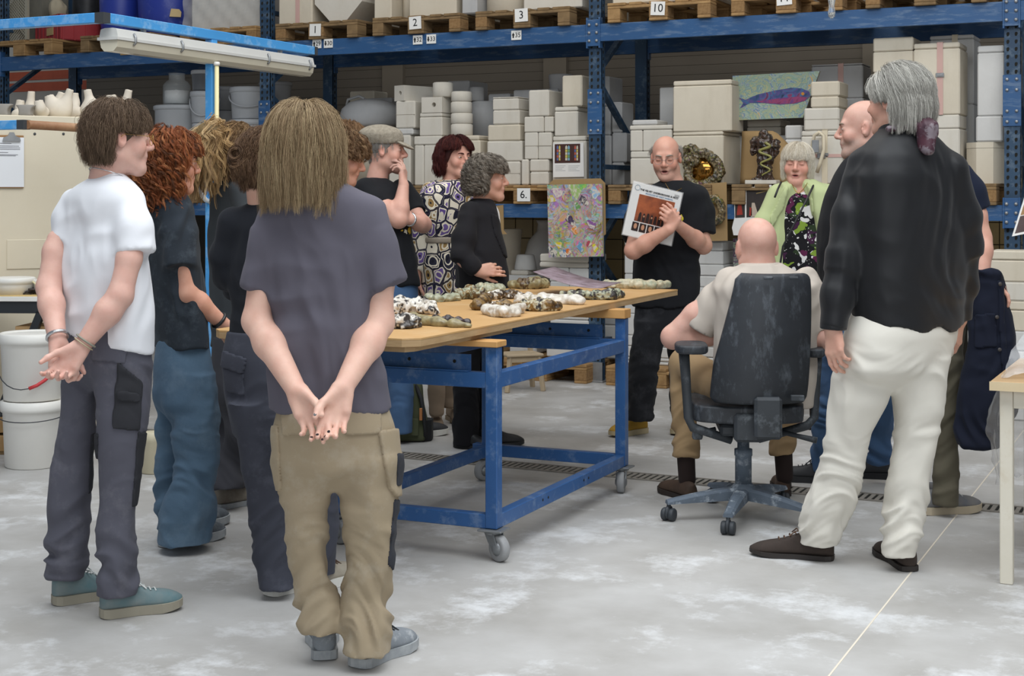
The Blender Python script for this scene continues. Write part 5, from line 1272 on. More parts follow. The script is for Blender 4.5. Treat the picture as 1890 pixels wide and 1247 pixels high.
    def arm(s, pts, rs=(.05, .043, .04, .028), k=.02):
        """shoulder, elbow, (mid forearm), wrist"""
        sh, el, wr = [np.asarray(q, float) for q in pts]
        B = s.B; r0, r1, r2, r3 = rs
        if getattr(s, 'nb', None) is not None: B.cone(s.nb + A3(0, 0, -.03), sh * .5 + el * .5, .03, .028, .015)      # the shoulder, under the clothes
        B.cone(sh * .62 + el * .38, sh * .45 + el * .55, r0 * .8, r0 * .92, k); B.cone(sh * .45 + el * .55, el, r0 * .92, r1, .02)
        fm = el * .68 + wr * .32
        B.cone(el, fm, r1, r2 * 1.06, .02); B.cone(fm, wr, r2 * 1.06, r3, .025)
        return s
    def hand(s, wr, d, n, thumb, curl=(.3, .35, .4, .45), tcurl=.3, sc=1.0, spread=.06, bend=None, tside=1.0, tout=.55, rad=1.0):
        """wr wrist, d along the hand, n out of the palm (fingers curl towards n), thumb: +1 / -1 side of d x n"""
        wr = np.asarray(wr, float); d = np.asarray(d, float) / np.linalg.norm(d); n = np.asarray(n, float); n = n - d * (n @ d); n /= np.linalg.norm(n)
        x = np.cross(d, n) * thumb; B = s.B
        P = lambda a, b, c_: wr + (x * a + d * b + n * c_) * sc
        for i, (xx, yy) in enumerate(((.030, .088), (.010, .094), (-.011, .089), (-.030, .079))):
            B.cone(P(xx * .45, .006, 0), P(xx, yy, -.003), .0145 * sc, .0105 * sc, k=.016, flat=None)
        B.cone(P(.016, .014, .006), P(.03, .05, .012), .016 * sc, .012 * sc, k=.016)      # ball of the thumb
        B.cone(P(-.02, .02, .006), P(-.028, .06, .006), .012 * sc, .011 * sc, k=.014)
        segs = ((.043, .026, .021), (.047, .030, .023), (.043, .028, .022), (.034, .021, .019))
        s.tips = []
        for i, (xx, yy) in enumerate(((.030, .088), (.010, .094), (-.011, .089), (-.030, .079))):
            q = P(xx, yy, -.003); a = 0.0; sp = (xx / .03) * spread
            cu = curl[i]
            for j, l in enumerate(segs[i]):
                a += cu * (.85, 1.1, .75)[j]
                dv = d * math.cos(a) + n * math.sin(a) + x * sp * math.cos(a)
                dv /= np.linalg.norm(dv)
                q2 = q + dv * l * sc; r = (.0092, .0083, .0076, .0066)[j:j + 2]; q3 = i == 3
                B.cone(q, q2, r[0] * sc * (rad * (.88 if q3 else 1)), r[1] * sc * rad * (.88 if q3 else 1), k=.005 if j else .008); q = q2
            s.tips.append((q, dv))
        q = P(.024, .022, .012); a = tcurl
        dv = d * math.cos(tout) + x * math.sin(tout) + n * .25; dv /= np.linalg.norm(dv)
        for j, l in enumerate((.044, .033, .026)):
            B.cone(q, q + dv * l * sc, (.0135, .0105, .0095)[j] * sc, (.0105, .0095, .0078)[j] * sc, k=.008); q = q + dv * l * sc
            dv = dv + (d * .5 + n * .6 - x * .5) * a; dv /= np.linalg.norm(dv)
        s.ttip = (q, dv)
        return s
    def finish(s, extra=None):
        V, Q = s.B.mesh(); V = relax(V, Q, 1, .35)
        C = np.tile(s.skin, (len(V), 1)); nz = noise3(V * 38)[:, None]
        C *= 1 + nz * np.array([.03, .07, .07])
        for f in s.paint: f(V, C)
        me = npmesh('person', V, Q, s.org, np.clip(C, 0.002, 1))
        s.root = link('person', me, skin_mat(), None, s.org)
        tag(s.root, s.label, 'person')
        for nm, fn in s.kids:
            me, m = fn(); link(nm, me, m, s.root)
        return s
    def part(s, name, me, m, label=None):
        o = link(name, me, m, s.root)
        if label: o['label'] = label
        return o
    def garment(s, name, S, m, folds=None, label=None, it=2, col=None, parent=None):
        V, Q = S.mesh(); V = relax(V, Q, it, .5)
        if folds is not None:
            N = vnormals(V, Q); V = V + N * folds(V)[:, None]
        C = col(V) if col is not None else None
        o = link(name, npmesh(name, V, Q, s.org, C), m, parent or s.root)
        s.geo[o.name] = (V, Q)
        if label: o['label'] = label
        return o
    def shoe(s, heel, toe, m, msole, L=.285, W=.098, H=.075, ankle=.11, lace=None, label=None, solh=.024, name='shoe', high=0.0, toe_z=.05):
        """heel, toe: ground points in the camera frame (X, D)"""
        h = A3(heel[0], heel[1], 0); d = A3(toe[0] - heel[0], toe[1] - heel[1], 0); L = np.linalg.norm(d) if L is None else L; d /= np.linalg.norm(d); x = A3(d[1], -d[0], 0)
        # sole outline
        T = np.array([0, .03, .1, .25, .45, .6, .72, .84, .93, .98, 1.0]); Wd = np.array([.28, .62, .74, .72, .66, .82, .98, .96, .74, .46, .2]) * W / 2
        rows = []
        def ring(t, w, z0, z1, n=12, sq=2.4):
            r = []
            for k in range(n):
                a = PI * k / (n - 1); cx_ = math.cos(a); sz = math.sin(a)
                r.append(h + d * t * L + x * w * math.copysign(abs(cx_) ** (2 / sq), cx_) + A3(0, 0, z0 + (z1 - z0) * abs(sz) ** (2 / sq)))
            return r
        hts = np.interp(T, [0, .05, .25, .4, .55, .75, .9, 1.0], [ankle * .86, ankle + high, ankle + high, ankle * .95, H, max(toe_z, solh + .032) + .012, max(toe_z, solh + .032), solh + .012])
        V = []; n = 12
        for t, w, z in zip(T, Wd, hts): V += ring(t, w * 1.0, solh * .7, max(z, solh + .004), n)
        F = [(i * n + k, i * n + (k + 1) % n, (i + 1) * n + (k + 1) % n, (i + 1) * n + k) for i in range(len(T) - 1) for k in range(n)]
        m_ = n * (len(T) - 1); F += [(o + k, o + k + 1, o + n - 2 - k, o + n - 1 - k) for o in (0, m_) for k in range(n // 2 - 1)]
        V = np.array(V); Q = np.array(F)
        cap = []
        me = npmesh(name, V, Q, s.org)
        sh = link(name, me, m, s.root)
        if label: sh['label'] = label
        bm = bmesh.new(); bm.from_mesh(me); bmesh.ops.recalc_face_normals(bm, faces=bm.faces)
        for f in bm.faces: f.smooth = True
        bm.to_mesh(me); bm.free()
        md = sh.modifiers.new('s', 'SUBSURF'); md.levels = md.render_levels = 1
        pts = [h + d * t * L + x * w * 1.04 for t, w in zip(T, Wd)] + [h + d * t * L - x * w * 1.04 for t, w in reversed(list(zip(T, Wd)))]
        mb = MB(); W3 = toworld(np.array(pts)) - np.array(s.org)
        rise = np.interp(list(T) + list(T[::-1]), [0, .1, .7, 1], [.004, 0, 0, .016])
        nn = len(pts)
        vs = [(p_[0], p_[1], 0.001 + r_ * .8) for p_, r_ in zip(W3, rise)] + [(p_[0], p_[1], solh + r_ * .4) for p_, r_ in zip(W3, rise)]
        mb.add(vs, [tuple(range(nn)), tuple(range(nn, 2 * nn))] + [(i, (i + 1) % nn, (i + 1) % nn + nn, i + nn) for i in range(nn)])
        mb.build('sole', msole, sh)
        if lace is not None:
            P = []
            for i in range(4):
                t = .44 + i * .065; z = np.interp(t, T, hts) + .003; w = np.interp(t, T, Wd) * .42
                P.append([h + d * (t * L) - x * w + A3(0, 0, z - .006), h + d * (t * L + .006) + A3(0, 0, z + .002), h + d * ((t + .03) * L) + x * w + A3(0, 0, z - .006)])
            t = .42; z = np.interp(t, T, hts) + .006
            P.append([h + d * t * L + A3(0, 0, z), h + d * (t * L + .01) + x * .03 + A3(0, 0, z + .004), h + d * (t * L + .03) + x * .04 + A3(0, 0, z - .014)])
            P.append([h + d * t * L + A3(0, 0, z), h + d * (t * L + .01) - x * .03 + A3(0, 0, z + .004), h + d * (t * L + .03) - x * .04 + A3(0, 0, z - .014)])
            P = np.array(P); V, Q = tubes(P, np.full(P.shape[:2], .0026), 5)
            link('laces', npmesh('laces', V, Q, s.org), lace, sh)
        return sh
    # --- hair: a close cap over the skull plus many locks
    def hair(s, m, pal, n=420, length=.2, curl=0.0, cfreq=9., lr=.006, cap=.012, face_cut=(.045, .02), down=1.0, spread=.012, seed=1, part_x=0.0, back=0.0, lenvar=.25, steps=12, up_from=-.03, sides=4,
             flow=None, capz=-.06, name='hair', label=None, keep=None, wide=1.0, root_f=None, cap_vox=.006, bulge=0.0, sweep=0.0, facegap=(.062, .03, .058), endz=None, shade=.7, earclear=None, kids=10, clump=.008, grav=.38, maxout=None, topcut=None):
        L, R, sc, c = s.L, s.hR, s.hs, s.hc
        g = np.random.default_rng(seed)
        E0 = A3(0, -.014, .034); ER = A3(.077 + cap, .098 + cap, .088 + cap)
        S = SDF(cap_vox)
        cuts = [(L(0, face_cut[0], face_cut[1]), R @ A3(0, .8, -.6)), (L(0, 0, capz), R @ A3(0, 0, -1))]
        if topcut is not None: cuts.append((L(0, 0, topcut), R @ A3(0, .3, 1)))
        S.ell(L(*E0), ER * sc * np.array([wide, 1, 1]), R, k=.004, cuts=cuts)
        if bulge: S.ell(L(0, -.03, -.02), A3(.08 * wide, .085, .09) * sc, R, k=.03, cuts=cuts)
        V, Q = S.mesh(); V = relax(V, Q, 1)
        cap_me = (V, Q)
        # roots on the scalp
        pts = []
        while len(pts) < n:
            v = g.normal(size=3); v /= np.linalg.norm(v)
            p_ = E0 + v * ER * np.array([wide, 1, 1]) * .97
            if (p_[1] - face_cut[0]) * .8 - (p_[2] - face_cut[1]) * .6 > 0: continue
            if p_[2] < up_from: continue
            pts.append(p_)
        p = np.array(pts); ln = length * (1 + lenvar * g.uniform(-1, 1, n))
        if endz is not None: ln = np.minimum(ln, np.maximum(.02, (p[:, 2] - endz) * 1.12 * (1 + lenvar * g.uniform(-1, .6, n))))
        step = ln / steps
        P = [p.copy()]
        up = p - E0
        un = up / (ER * np.array([wide, 1, 1]))
        d = np.stack([(un[:, 0] - part_x) * 1.1, un[:, 1] * .9 - back, -.15 - .5 * (1 - np.clip(un[:, 2], 0, 1))], 1) + g.normal(size=(n, 3)) * .12
        if sweep: d[:, 0] += np.where(un[:, 1] > .1, np.where(un[:, 0] > part_x, sweep, -sweep), 0) * np.clip(un[:, 1] * 2, 0, 1); d[:, 1] = np.where(un[:, 1] > .1, d[:, 1] * .2, d[:, 1])
        if flow is not None: d = d * 0 + np.array(flow)
        ph = g.uniform(0, 2 * PI, n); f1 = cfreq * g.uniform(.7, 1.3, n); am = curl * g.uniform(.5, 1.3, n)
        margin = g.uniform(.0, 1., n) * spread
        side = g.normal(size=(n, 3)); side /= np.linalg.norm(side, axis=1, keepdims=True)
        nkR = .06
        for i in range(steps):
            t = i / steps
            nn = (p - E0) / (ER * np.array([wide, 1, 1])) ** 2; nn /= np.linalg.norm(nn, axis=1, keepdims=True)
            want = np.stack([0 * p[:, 0], -back * .3 * np.clip(p[:, 2] / .05, -.5, 1), -np.ones(n)], 1) * down
            gw = np.where(p[:, 2] < .02, grav + .2, grav)[:, None]
            d = d * (1 - gw) + want * gw
            d = d - nn * np.minimum((d * nn).sum(1), 0)[:, None] * .9
            d /= np.linalg.norm(d, axis=1, keepdims=True)
            p = p + d * step[:, None]
            q = (p - E0) / ((ER + margin[:, None]) * np.array([wide, 1, 1])); l = np.linalg.norm(q, axis=1)
            p = np.where((l < 1)[:, None], E0 + (p - E0) / np.maximum(l, .05)[:, None], p)
            if maxout is not None:
                l = np.linalg.norm((p - E0) / ((ER + margin[:, None]) * np.array([wide, 1, 1])), axis=1)
                mo = 1 + maxout + np.maximum(0, .01 - p[:, 2]) * 7
                p = np.where((l > mo)[:, None], E0 + (p - E0) * (mo / l)[:, None], p)
            low = p[:, 2] < -.04
            rr = np.hypot(p[:, 0], p[:, 1] + .02); fx = np.where(low & (rr < nkR + margin), (nkR + margin) / np.maximum(rr, .01), 1)
            p[:, 0] *= fx; p[:, 1] = (p[:, 1] + .02) * fx - .02
            a = ph + f1 * t * 2 * PI
            off = (np.stack([np.cos(a), np.sin(a) * .8, np.sin(a + 1) * .6], 1)) * (am * min(1, t * 3))[:, None]
            P.append(p + off)
        P = np.stack(P, 1)
        def trunc(P, bad):
            bad = np.maximum.accumulate(bad, axis=1); ok = ~bad[:, 1]; P, bad = P[ok], bad[ok]
            last = (~bad).sum(1) - 1; ii = np.minimum(np.arange(P.shape[1])[None, :], last[:, None])
            f = np.arange(P.shape[1])[None, :] / (P.shape[1] - 1) * last[:, None]; i0 = np.floor(f).astype(int); i1 = np.minimum(i0 + 1, last[:, None]); fr = (f - i0)[..., None]
            r = np.arange(len(P))[:, None]
            return P[r, i0] * (1 - fr) + P[r, i1] * fr
        if facegap:
            q = P / np.array([wide, 1, 1]); P = trunc(P, (q[..., 1] > facegap[0]) & (q[..., 2] < facegap[1]) & (np.abs(q[..., 0]) < facegap[2]))
        if earclear is not None:
            q = P / np.array([wide, 1, 1]); P = trunc(P, (np.abs(q[..., 0]) > .05) & (q[..., 1] > -.034) & (q[..., 1] < .1) & (q[..., 2] < earclear))
        n = len(P)
        if keep is not None: P = keep(P); n = len(P)
        W = c + (P * sc) @ R.T
        cols = np.array([lin(x) for x in pal])
        C1 = np.tile(cols.mean(0) * shade, (len(V), 1)) * (1 + .25 * noise3((V - c) @ R * np.array([90, 25, 25]))[:, None])
        o = link(name, npmesh(name, V, Q, s.org, np.clip(C1, .001, 1)), m, s.root)
        if label: o['label'] = label
        s.strands(W, lr * .19, pal, o, 'hair_strands', kids, clump, seed)
        return o
    def strands(s, P, r, pal, parent, name='strands', kids=5, clump=.004, seed=1, tip=.25):
        """P (n, m, 3) guides in the camera frame; each guide carries a few hairs beside it"""
        g = np.random.default_rng(seed); n, m, _ = P.shape
        off = g.normal(size=(n, kids, 3)) * clump * .5; off[:, 0] = 0
        w = np.interp(np.linspace(0, 1, m), [0, .3, .8, 1], [.6, 1, .8, .45])
        wig = g.normal(size=(n, kids, m, 3)); wig = (wig[:, :, :-2] + wig[:, :, 1:-1] * 2 + wig[:, :, 2:]) / 4; wig = np.concatenate([wig[:, :, :1], wig, wig[:, :, -1:]], 2) * clump * .18
        A = P[:, None] + off[:, :, None, :] * w[None, None, :, None] + wig
        A = A.reshape(n * kids, m, 3); N_ = len(A)
        W = toworld(A.reshape(-1, 3)) - np.array(s.org)
        cu = bpy.data.hair_curves.new(name); cu.add_curves([m] * N_)
        cu.points.foreach_set('position', W.astype(f32).ravel())
        rad = r * np.tile(np.interp(np.linspace(0, 1, m), [0, .1, .7, 1], [.8, 1, .9, tip]), N_) * np.repeat(g.uniform(.7, 1.2, N_), m)
        cu.points.foreach_set('radius', rad.astype(f32))
        cols = np.array([lin(x) for x in pal]); ci = cols[g.integers(0, len(cols), n)] * g.uniform(.92, 1.07, (n, 1))
        ci = np.repeat(ci, kids, 0) * g.uniform(.9, 1.1, (N_, 1))
        at = cu.attributes.new('Col', 'FLOAT_COLOR', 'CURVE')
        at.data.foreach_set('color', np.concatenate([ci, np.ones((N_, 1))], 1).astype(f32).ravel())
        return link(name, cu, M_strand, parent)
    def glasses(s, m, r=.021, h=.9, name='glasses', arms=True, label=None):
        L = s.L; mb = MB()
        inv = lambda p_: tuple((toworld(np.array([p_])) - np.array(s.org))[0])
        for x in (-1, 1):
            mb.tube([inv(L(x * .033 + r * math.cos(a), .105 - abs(r * math.cos(a) + x * 0) * .1, .0 + r * h * math.sin(a))) for a in np.linspace(0, 2 * PI, 20, False)], .001, 5, closed=True)
            if arms: mb.tube([inv(L(x * (.033 + r), .102, .008)), inv(L(x * .079, .09, .01)), inv(L(x * .086, .0, .012)), inv(L(x * .085, -.018, -.002))], .001, 5)
        mb.tube([inv(L(-.033 + r, .106, .004)), inv(L(0, .112, .007)), inv(L(.033 - r, .106, .004))], .001, 5)
        o = mb.build(name, m, s.root)
        if label: o['label'] = label
        return o
def edges_to_loft(P, rows, theta, k, off=0.0, kk=None):
    """rows: (py, x left, x right[, k[, doff]]) silhouette edges -> loft stations; k = depth/width ratio of the oval"""
    out = []
    for r in rows:
        py, xl, xr = r[:3]; kr = r[3] if len(r) > 3 and r[3] is not None else k; o = (r[4] if len(r) > 4 else 0) + off
        D = P.D + o; half = (xr - xl) / 2 * D / FPX
        rx = half / math.sqrt(math.cos(theta) ** 2 + (kr * math.sin(theta)) ** 2)
        c_ = c3((xl + xr) / 2, py, D)
        out.append((c_[2], c_[0], c_[1], rx, rx * kr, theta))
    return out
def fold(amp, fx, fy, fz, seed=0, zr=None, rid=True):
    def f(V):
        q = V * np.array([fx, fy, fz]); a = ridge(q, seed) if rid else noise3(q, seed)
        w = amp * a
        if zr is not None: w = w * np.clip((zr[1] - V[:, 2]) / max(zr[2], 1e-3), 0, 1) * np.clip((V[:, 2] - zr[0]) / max(zr[2], 1e-3), 0, 1)
        return w
    return f
def folds(*fs): return lambda V: sum(f(V) for f in fs)
def tee_f(a, seed=0, z=(.7, 1.5)):
    def f(V):
        wv = noise3(V * 3.5, seed + 7)[:, None] * .12
        q = V + wv
        zb = V[:, 2].min(); m = np.clip((V[:, 2] - zb) / .12, .35, 1) * np.clip((z[1] - V[:, 2]) / .12, 0.15, 1)
        return m * a * (ridge(q * np.array([13, 10, 3.0]), seed) * .6 + ridge(q * np.array([8, 8, 10]), seed + 1) * .45 + ridge(q * np.array([22, 19, 6]), seed + 2) * .2 - .35)
    return f
def trou_f(a, seed=0, low=.42, hemz=.05):
    def f(V):
        top = V[:, 2].max() - .12
        wv = noise3(V * 4, seed + 7)[:, None] * .1
        q = V + wv; z = V[:, 2]; q = q.copy(); q[:, 2] += .05 * np.sin(q[:, 0] * 17 + seed) + .3 * q[:, 1]
        st = np.clip((low - z) / .2, 0, 1) * np.clip((z - hemz - .02) / .06, .1, 1); kn = np.exp(-((z - .5) / .12) ** 2); hp = np.exp(-((z - .78) / .12) ** 2)
        return np.clip((top - z) / .08, 0, 1) * a * (-.45 + ridge(q * np.array([9, 8, 16]), seed) * (.25 + st + .5 * kn + .35 * hp) + .3 * ridge(q * np.array([14, 12, 9]), seed + 1) + .3 * noise3(q * np.array([8, 8, 4]), seed + 2) + .22 * ridge(q * np.array([13, 13, 34]), seed + 3) * (.3 + st + .6 * kn))
    return f
def sleeve(S, sh, mid, end, r0, r1, k=.03, tilt=(0, 0, 0), rm=None):
    sh, mid, end = [np.asarray(q, float) for q in (sh, mid, end)]
    ax = (end - mid) / np.linalg.norm(end - mid) + A3(*tilt); ax /= np.linalg.norm(ax)
    far = end + (end - mid) * .4; rm = rm or (r0 + r1) / 2
    S.cone(sh, mid, r0, rm, k); S.cone(mid, far, rm, r1, k, cuts=[(end, ax)])
def top_garment(P, name, rows, th, k, sleeves, m, fa=.010, seed=1, vox=None, hem=(0, 0, .005), n=2.4, label=None, off=0.0, cuts=(), z=(.75, 1.42), carve=None, kneck=.02, sub=None):
    S = SDF(vox or max(.0055, P.D * .00115))
    S.loft(edges_to_loft(P, rows, th, k, off), k=kneck, n=n, hem=hem, cuts=cuts)
    for sl in sleeves: sleeve(S, *sl[:5], **(sl[5] if len(sl) > 5 else {}))
    if carve: carve(S)
    return P.garment(name, S, m, tee_f(fa, seed, z) if fa else None, label=label)
def legs_garment(P, name, hips, legs, th, k, m, fa=.010, seed=1, vox=None, label=None, kleg=1.0, carve=None, low=.42, n=2.3, hemz=.05):
    S = SDF(vox or max(.0055, P.D * .00115))
    if hips:
        hp = edges_to_loft(P, hips, th, k); hp[0] = hp[0][:3] + (hp[0][3] * .93, hp[0][4] * .9, hp[0][5])
        lo = min(hp, key=lambda r: r[0]); hp.append((lo[0] - .035,) + lo[1:3] + (lo[3] * .8, lo[4] * .7, lo[5])); hp.append((lo[0] - .075,) + lo[1:3] + (lo[3] * .35, lo[4] * .3, lo[5]))
        S.loft(hp, k=.03, n=n)
    for lg in legs: S.loft(edges_to_loft(P, lg, 0, kleg), k=.022, n=2.2)
    if carve: carve(S)
    return P.garment(name, S, m, trou_f(fa, seed, low, hemz), label=label)
def gp(px, py):                                     # ground pixel -> (X, D)
    D = FPX * EYE / (py - HY); return ((px - CX) * D / FPX, D)
def gd(px, D): return ((px - CX) * D / FPX, D)
def inv_(P, q): return tuple((toworld(np.array([q])) - np.array(P.org))[0])
def ring_part(P, name, c, ax, r, m, t=.004, flat=1.0, parent=None, label=None):
    c = np.asarray(c, float); ax = np.asarray(ax, float); ax /= np.linalg.norm(ax)
    u = np.cross(ax, A3(.3, .5, .8)); u /= np.linalg.norm(u); v = np.cross(ax, u)
    o = MB().tube([inv_(P, c + (u * math.cos(a) + v * math.sin(a)) * r) for a in np.linspace(0, 2 * PI, 22, False)], t, 6, closed=True).build(name, m, parent or P.root)
    if label: o['label'] = label
    return o
def patch(P, name, poly, m, garment, t=.005, back=False, label=None, sides=False):
    """a piece of cloth sewn on a garment: the garment's own faces under an outline, raised by t"""
    V, Q = P.geo[garment.name]; N = vnormals(V, Q)
    px = CX + V[:, 0] / V[:, 1] * FPX; py = HY - (V[:, 2] - EYE) / V[:, 1] * FPX
    C = np.stack([px[Q].mean(1), py[Q].mean(1)], 1)
    ins = np.zeros(len(Q), bool); n = len(poly)
    for i in range(n):
        x0, y0 = poly[i][:2]; x1, y1 = poly[(i + 1) % n][:2]
        if y0 == y1: continue
        c = ((y0 > C[:, 1]) != (y1 > C[:, 1])) & (C[:, 0] < (x1 - x0) * (C[:, 1] - y0) / (y1 - y0) + x0)
        ins ^= c
    nf = N[Q].mean(1); vf = V[Q].mean(1) - A3(0, 0, EYE)
    fac = (nf * vf).sum(1) < .12
    ins &= fac if not back else ~fac
    q = Q[ins]
    if not len(q): return None
    u, inv = np.unique(q, return_inverse=True); q = inv.reshape(q.shape)
    A = V[u] + N[u] * t; B_ = V[u] - N[u] * .003; k = len(u)
    E = np.concatenate([q[:, [0, 1]], q[:, [1, 2]], q[:, [2, 3]], q[:, [3, 0]]]); key = np.sort(E, 1)
    _, idx, cnt = np.unique(key, axis=0, return_index=True, return_counts=True); E = E[idx[cnt == 1]]
    F = np.concatenate([q, np.stack([E[:, 1], E[:, 0], E[:, 0] + k, E[:, 1] + k], 1)])
    W = np.concatenate([A, B_])
    # tidy the outline a little
    for _ in range(8):
        S = np.zeros_like(A); c = np.zeros(k)
        for i, j in ((0, 1), (1, 0)):
            c += np.bincount(E[:, i], minlength=k)
            for d in range(3): S[:, d] += np.bincount(E[:, i], W[:k][E[:, j], d], k)
        on = c > 0; W[:k][on] = W[:k][on] * .5 + .5 * S[on] / c[on][:, None]
    o = link(name, npmesh(name, W, F, P.org), m, garment)
    if label: o['label'] = label
    return o
M_strand = mat('hair_strand', 'ffffff', .55, vcol=True, spec=.2)
M_hair = mat('hair', 'ffffff', .6, 'b0b0b0', 60, .5, vcol=True, spec=.45, stretch=(1, 1, .3))
M_shoe_grey = mat('grey_work_shoe', '868c92', .8, '6d7379', 12, .8, dirt='c9cccd', dscale=14, damt=.5)
M_sole_grey = mat('grey_sole', '8d9296', .85, 'b5b8b9', 20, .8)
M_lace = mat('dark_laces', '2a2c30', .9); M_lace_w = mat('pale_laces', 'cfd2d0', .9)
M_steel = mat('polished_steel', 'c9cbcd', .25, metal=.9)
def person_white_tee():
    P = Person('short-haired person in a white T-shirt and grey work trousers with a steel watch', gd(190, 4.9), 4.95, .0042, 'dcb1a2')
    p = P.p; yaw = 1.1
    P.head(p(221, 255), yaw, -.06, 0, .97, neck=p(192, 345, .02), brow='4a3a2e', nr=.055)
    hl, hr = p(107, 632, -.14), p(150, 640, -.2)
    P.arm((p(114, 388, .06), p(90, 530, -.02), hl), (.041, .039, .038, .028))
    P.arm((p(258, 395, -.1), p(222, 545, -.16), hr), (.043, .04, .039, .027))
    P.hand(hl, p(112, 700, -.17) - hl, A3(.8, -.6, 0), -1, (.7, .8, .9, .9), .4, 1.0)
    P.hand(hr, p(112, 690, -.22) - hr, A3(-.1, -1, .1), 1, (.6, .8, .9, .9), .3, 1.0)
    P.finish()
    wt = cloth('white_jersey', 'e9eaee', 'dfe1e6', bump=.1, bscale=14)
    t = top_garment(P, 't_shirt', [(318, 183, 222, .8), (328, 168, 238, .75), (344, 132, 258, .62), (366, 114, 268, .56), (420, 108, 270, .52), (490, 110, 279, .56), (560, 113, 285, .6), (650, 115, 286, .6)], .55, .55,
        [(p(138, 374, .08), p(124, 405, .06), p(118, 447, .04), .05, .053, dict(tilt=(-.1, 0, 0))), (p(238, 375, -.06), p(246, 415, -.09), p(250, 466, -.11), .052, .064, dict(tilt=(0, 0, 0)))], wt, .013, 13, .0065, hem=(-.22, 0, .004, .035))
    gt = cloth('slate_workwear', '5a5a64', '50505a', bump=.2, bscale=12, dirt='7c7b82', dscale=7, damt=.3)
    tr = legs_garment(P, 'trousers', [(590, 118, 283), (640, 116, 283), (680, 115, 281)],
        [[(670, 113, 184, .95, .05), (760, 111, 178, 1, .06), (850, 98, 172, 1, .06), (950, 88, 164, 1, .06), (1066, 86, 158, 1, .06)], [(670, 174, 279, .95, -.03), (760, 178, 275, 1, -.05), (850, 182, 260, 1, -.06), (950, 181, 250, 1, -.07), (1040, 180, 250, 1, -.08), (1098, 178, 257, 1, -.08)]], .5, .62, gt, .010, 21, .0065)
    bk = mat('black_pocket_cloth', '232429', .85, '2c2d33', 12, .8)
    patch(P, 'thigh_pocket', [(218, 668), (262, 705), (256, 795), (207, 790)], bk, tr, .006)
    patch(P, 'pocket_flap', [(216, 720), (258, 726), (257, 742), (214, 737)], bk, tr, .011)
    patch(P, 'knee_panel', [(254, 797), (285, 797), (270, 915), (243, 937)], bk, tr, .006); patch(P, 'knee_panel', [(168, 800), (182, 800), (180, 865), (163, 915)], bk, tr, .006)
    patch(P, 'back_pocket', [(172, 610), (236, 615), (232, 670), (170, 665)], gt, tr, .006)
    sh = mat('teal_hiking_shoe', '5d7a80', .75, '7d8685', 14, .9); so = mat('taupe_sole', '9a9484', .85)
    P.shoe(gp(96, 1116), gp(180, 1104), sh, so, .28, .1, lace=M_lace_w, solh=.032)
    P.shoe(gp(184, 1140), gp(326, 1122), sh, so, .275, .1, lace=M_lace_w, solh=.032)
    P.hair(M_hair, ['6b5848', '5c4b3c', '776350', '524234'], 2400, .07, .003, 1.2, .0024, .006, face_cut=(.05, .035), spread=.012, seed=2, part_x=0, steps=8, sides=3, up_from=-.07, capz=-.085, back=.1, facegap=(.06, .028, .07), cap_vox=.005, endz=-.085, lenvar=.5, maxout=.06, earclear=.015, clump=.014)
    P.glasses(mat('gold_wire', 'c9a45a', .3, metal=.8), .022)
    w = ring_part(P, 'wristwatch', hl + A3(0, 0, .02), hl - p(90, 530, -.02), .034, M_steel, .0065)
    ring_part(P, 'bracelet', hr + (p(222, 545, -.16) - hr) * .12, hr - p(222, 545, -.16), .035, mat('braided_bracelet', '8d8a7c', .6), .0035)
    ring_part(P, 'bracelet', hr + (p(222, 545, -.16) - hr) * .06, hr - p(222, 545, -.16), .034, mat('cord_bracelet', 'b7a78a', .6), .0025)
    ring_part(P, 'necklace', p(200, 322, .0), A3(.25, .25, 1), .066, M_steel, .0016)
person_white_tee()
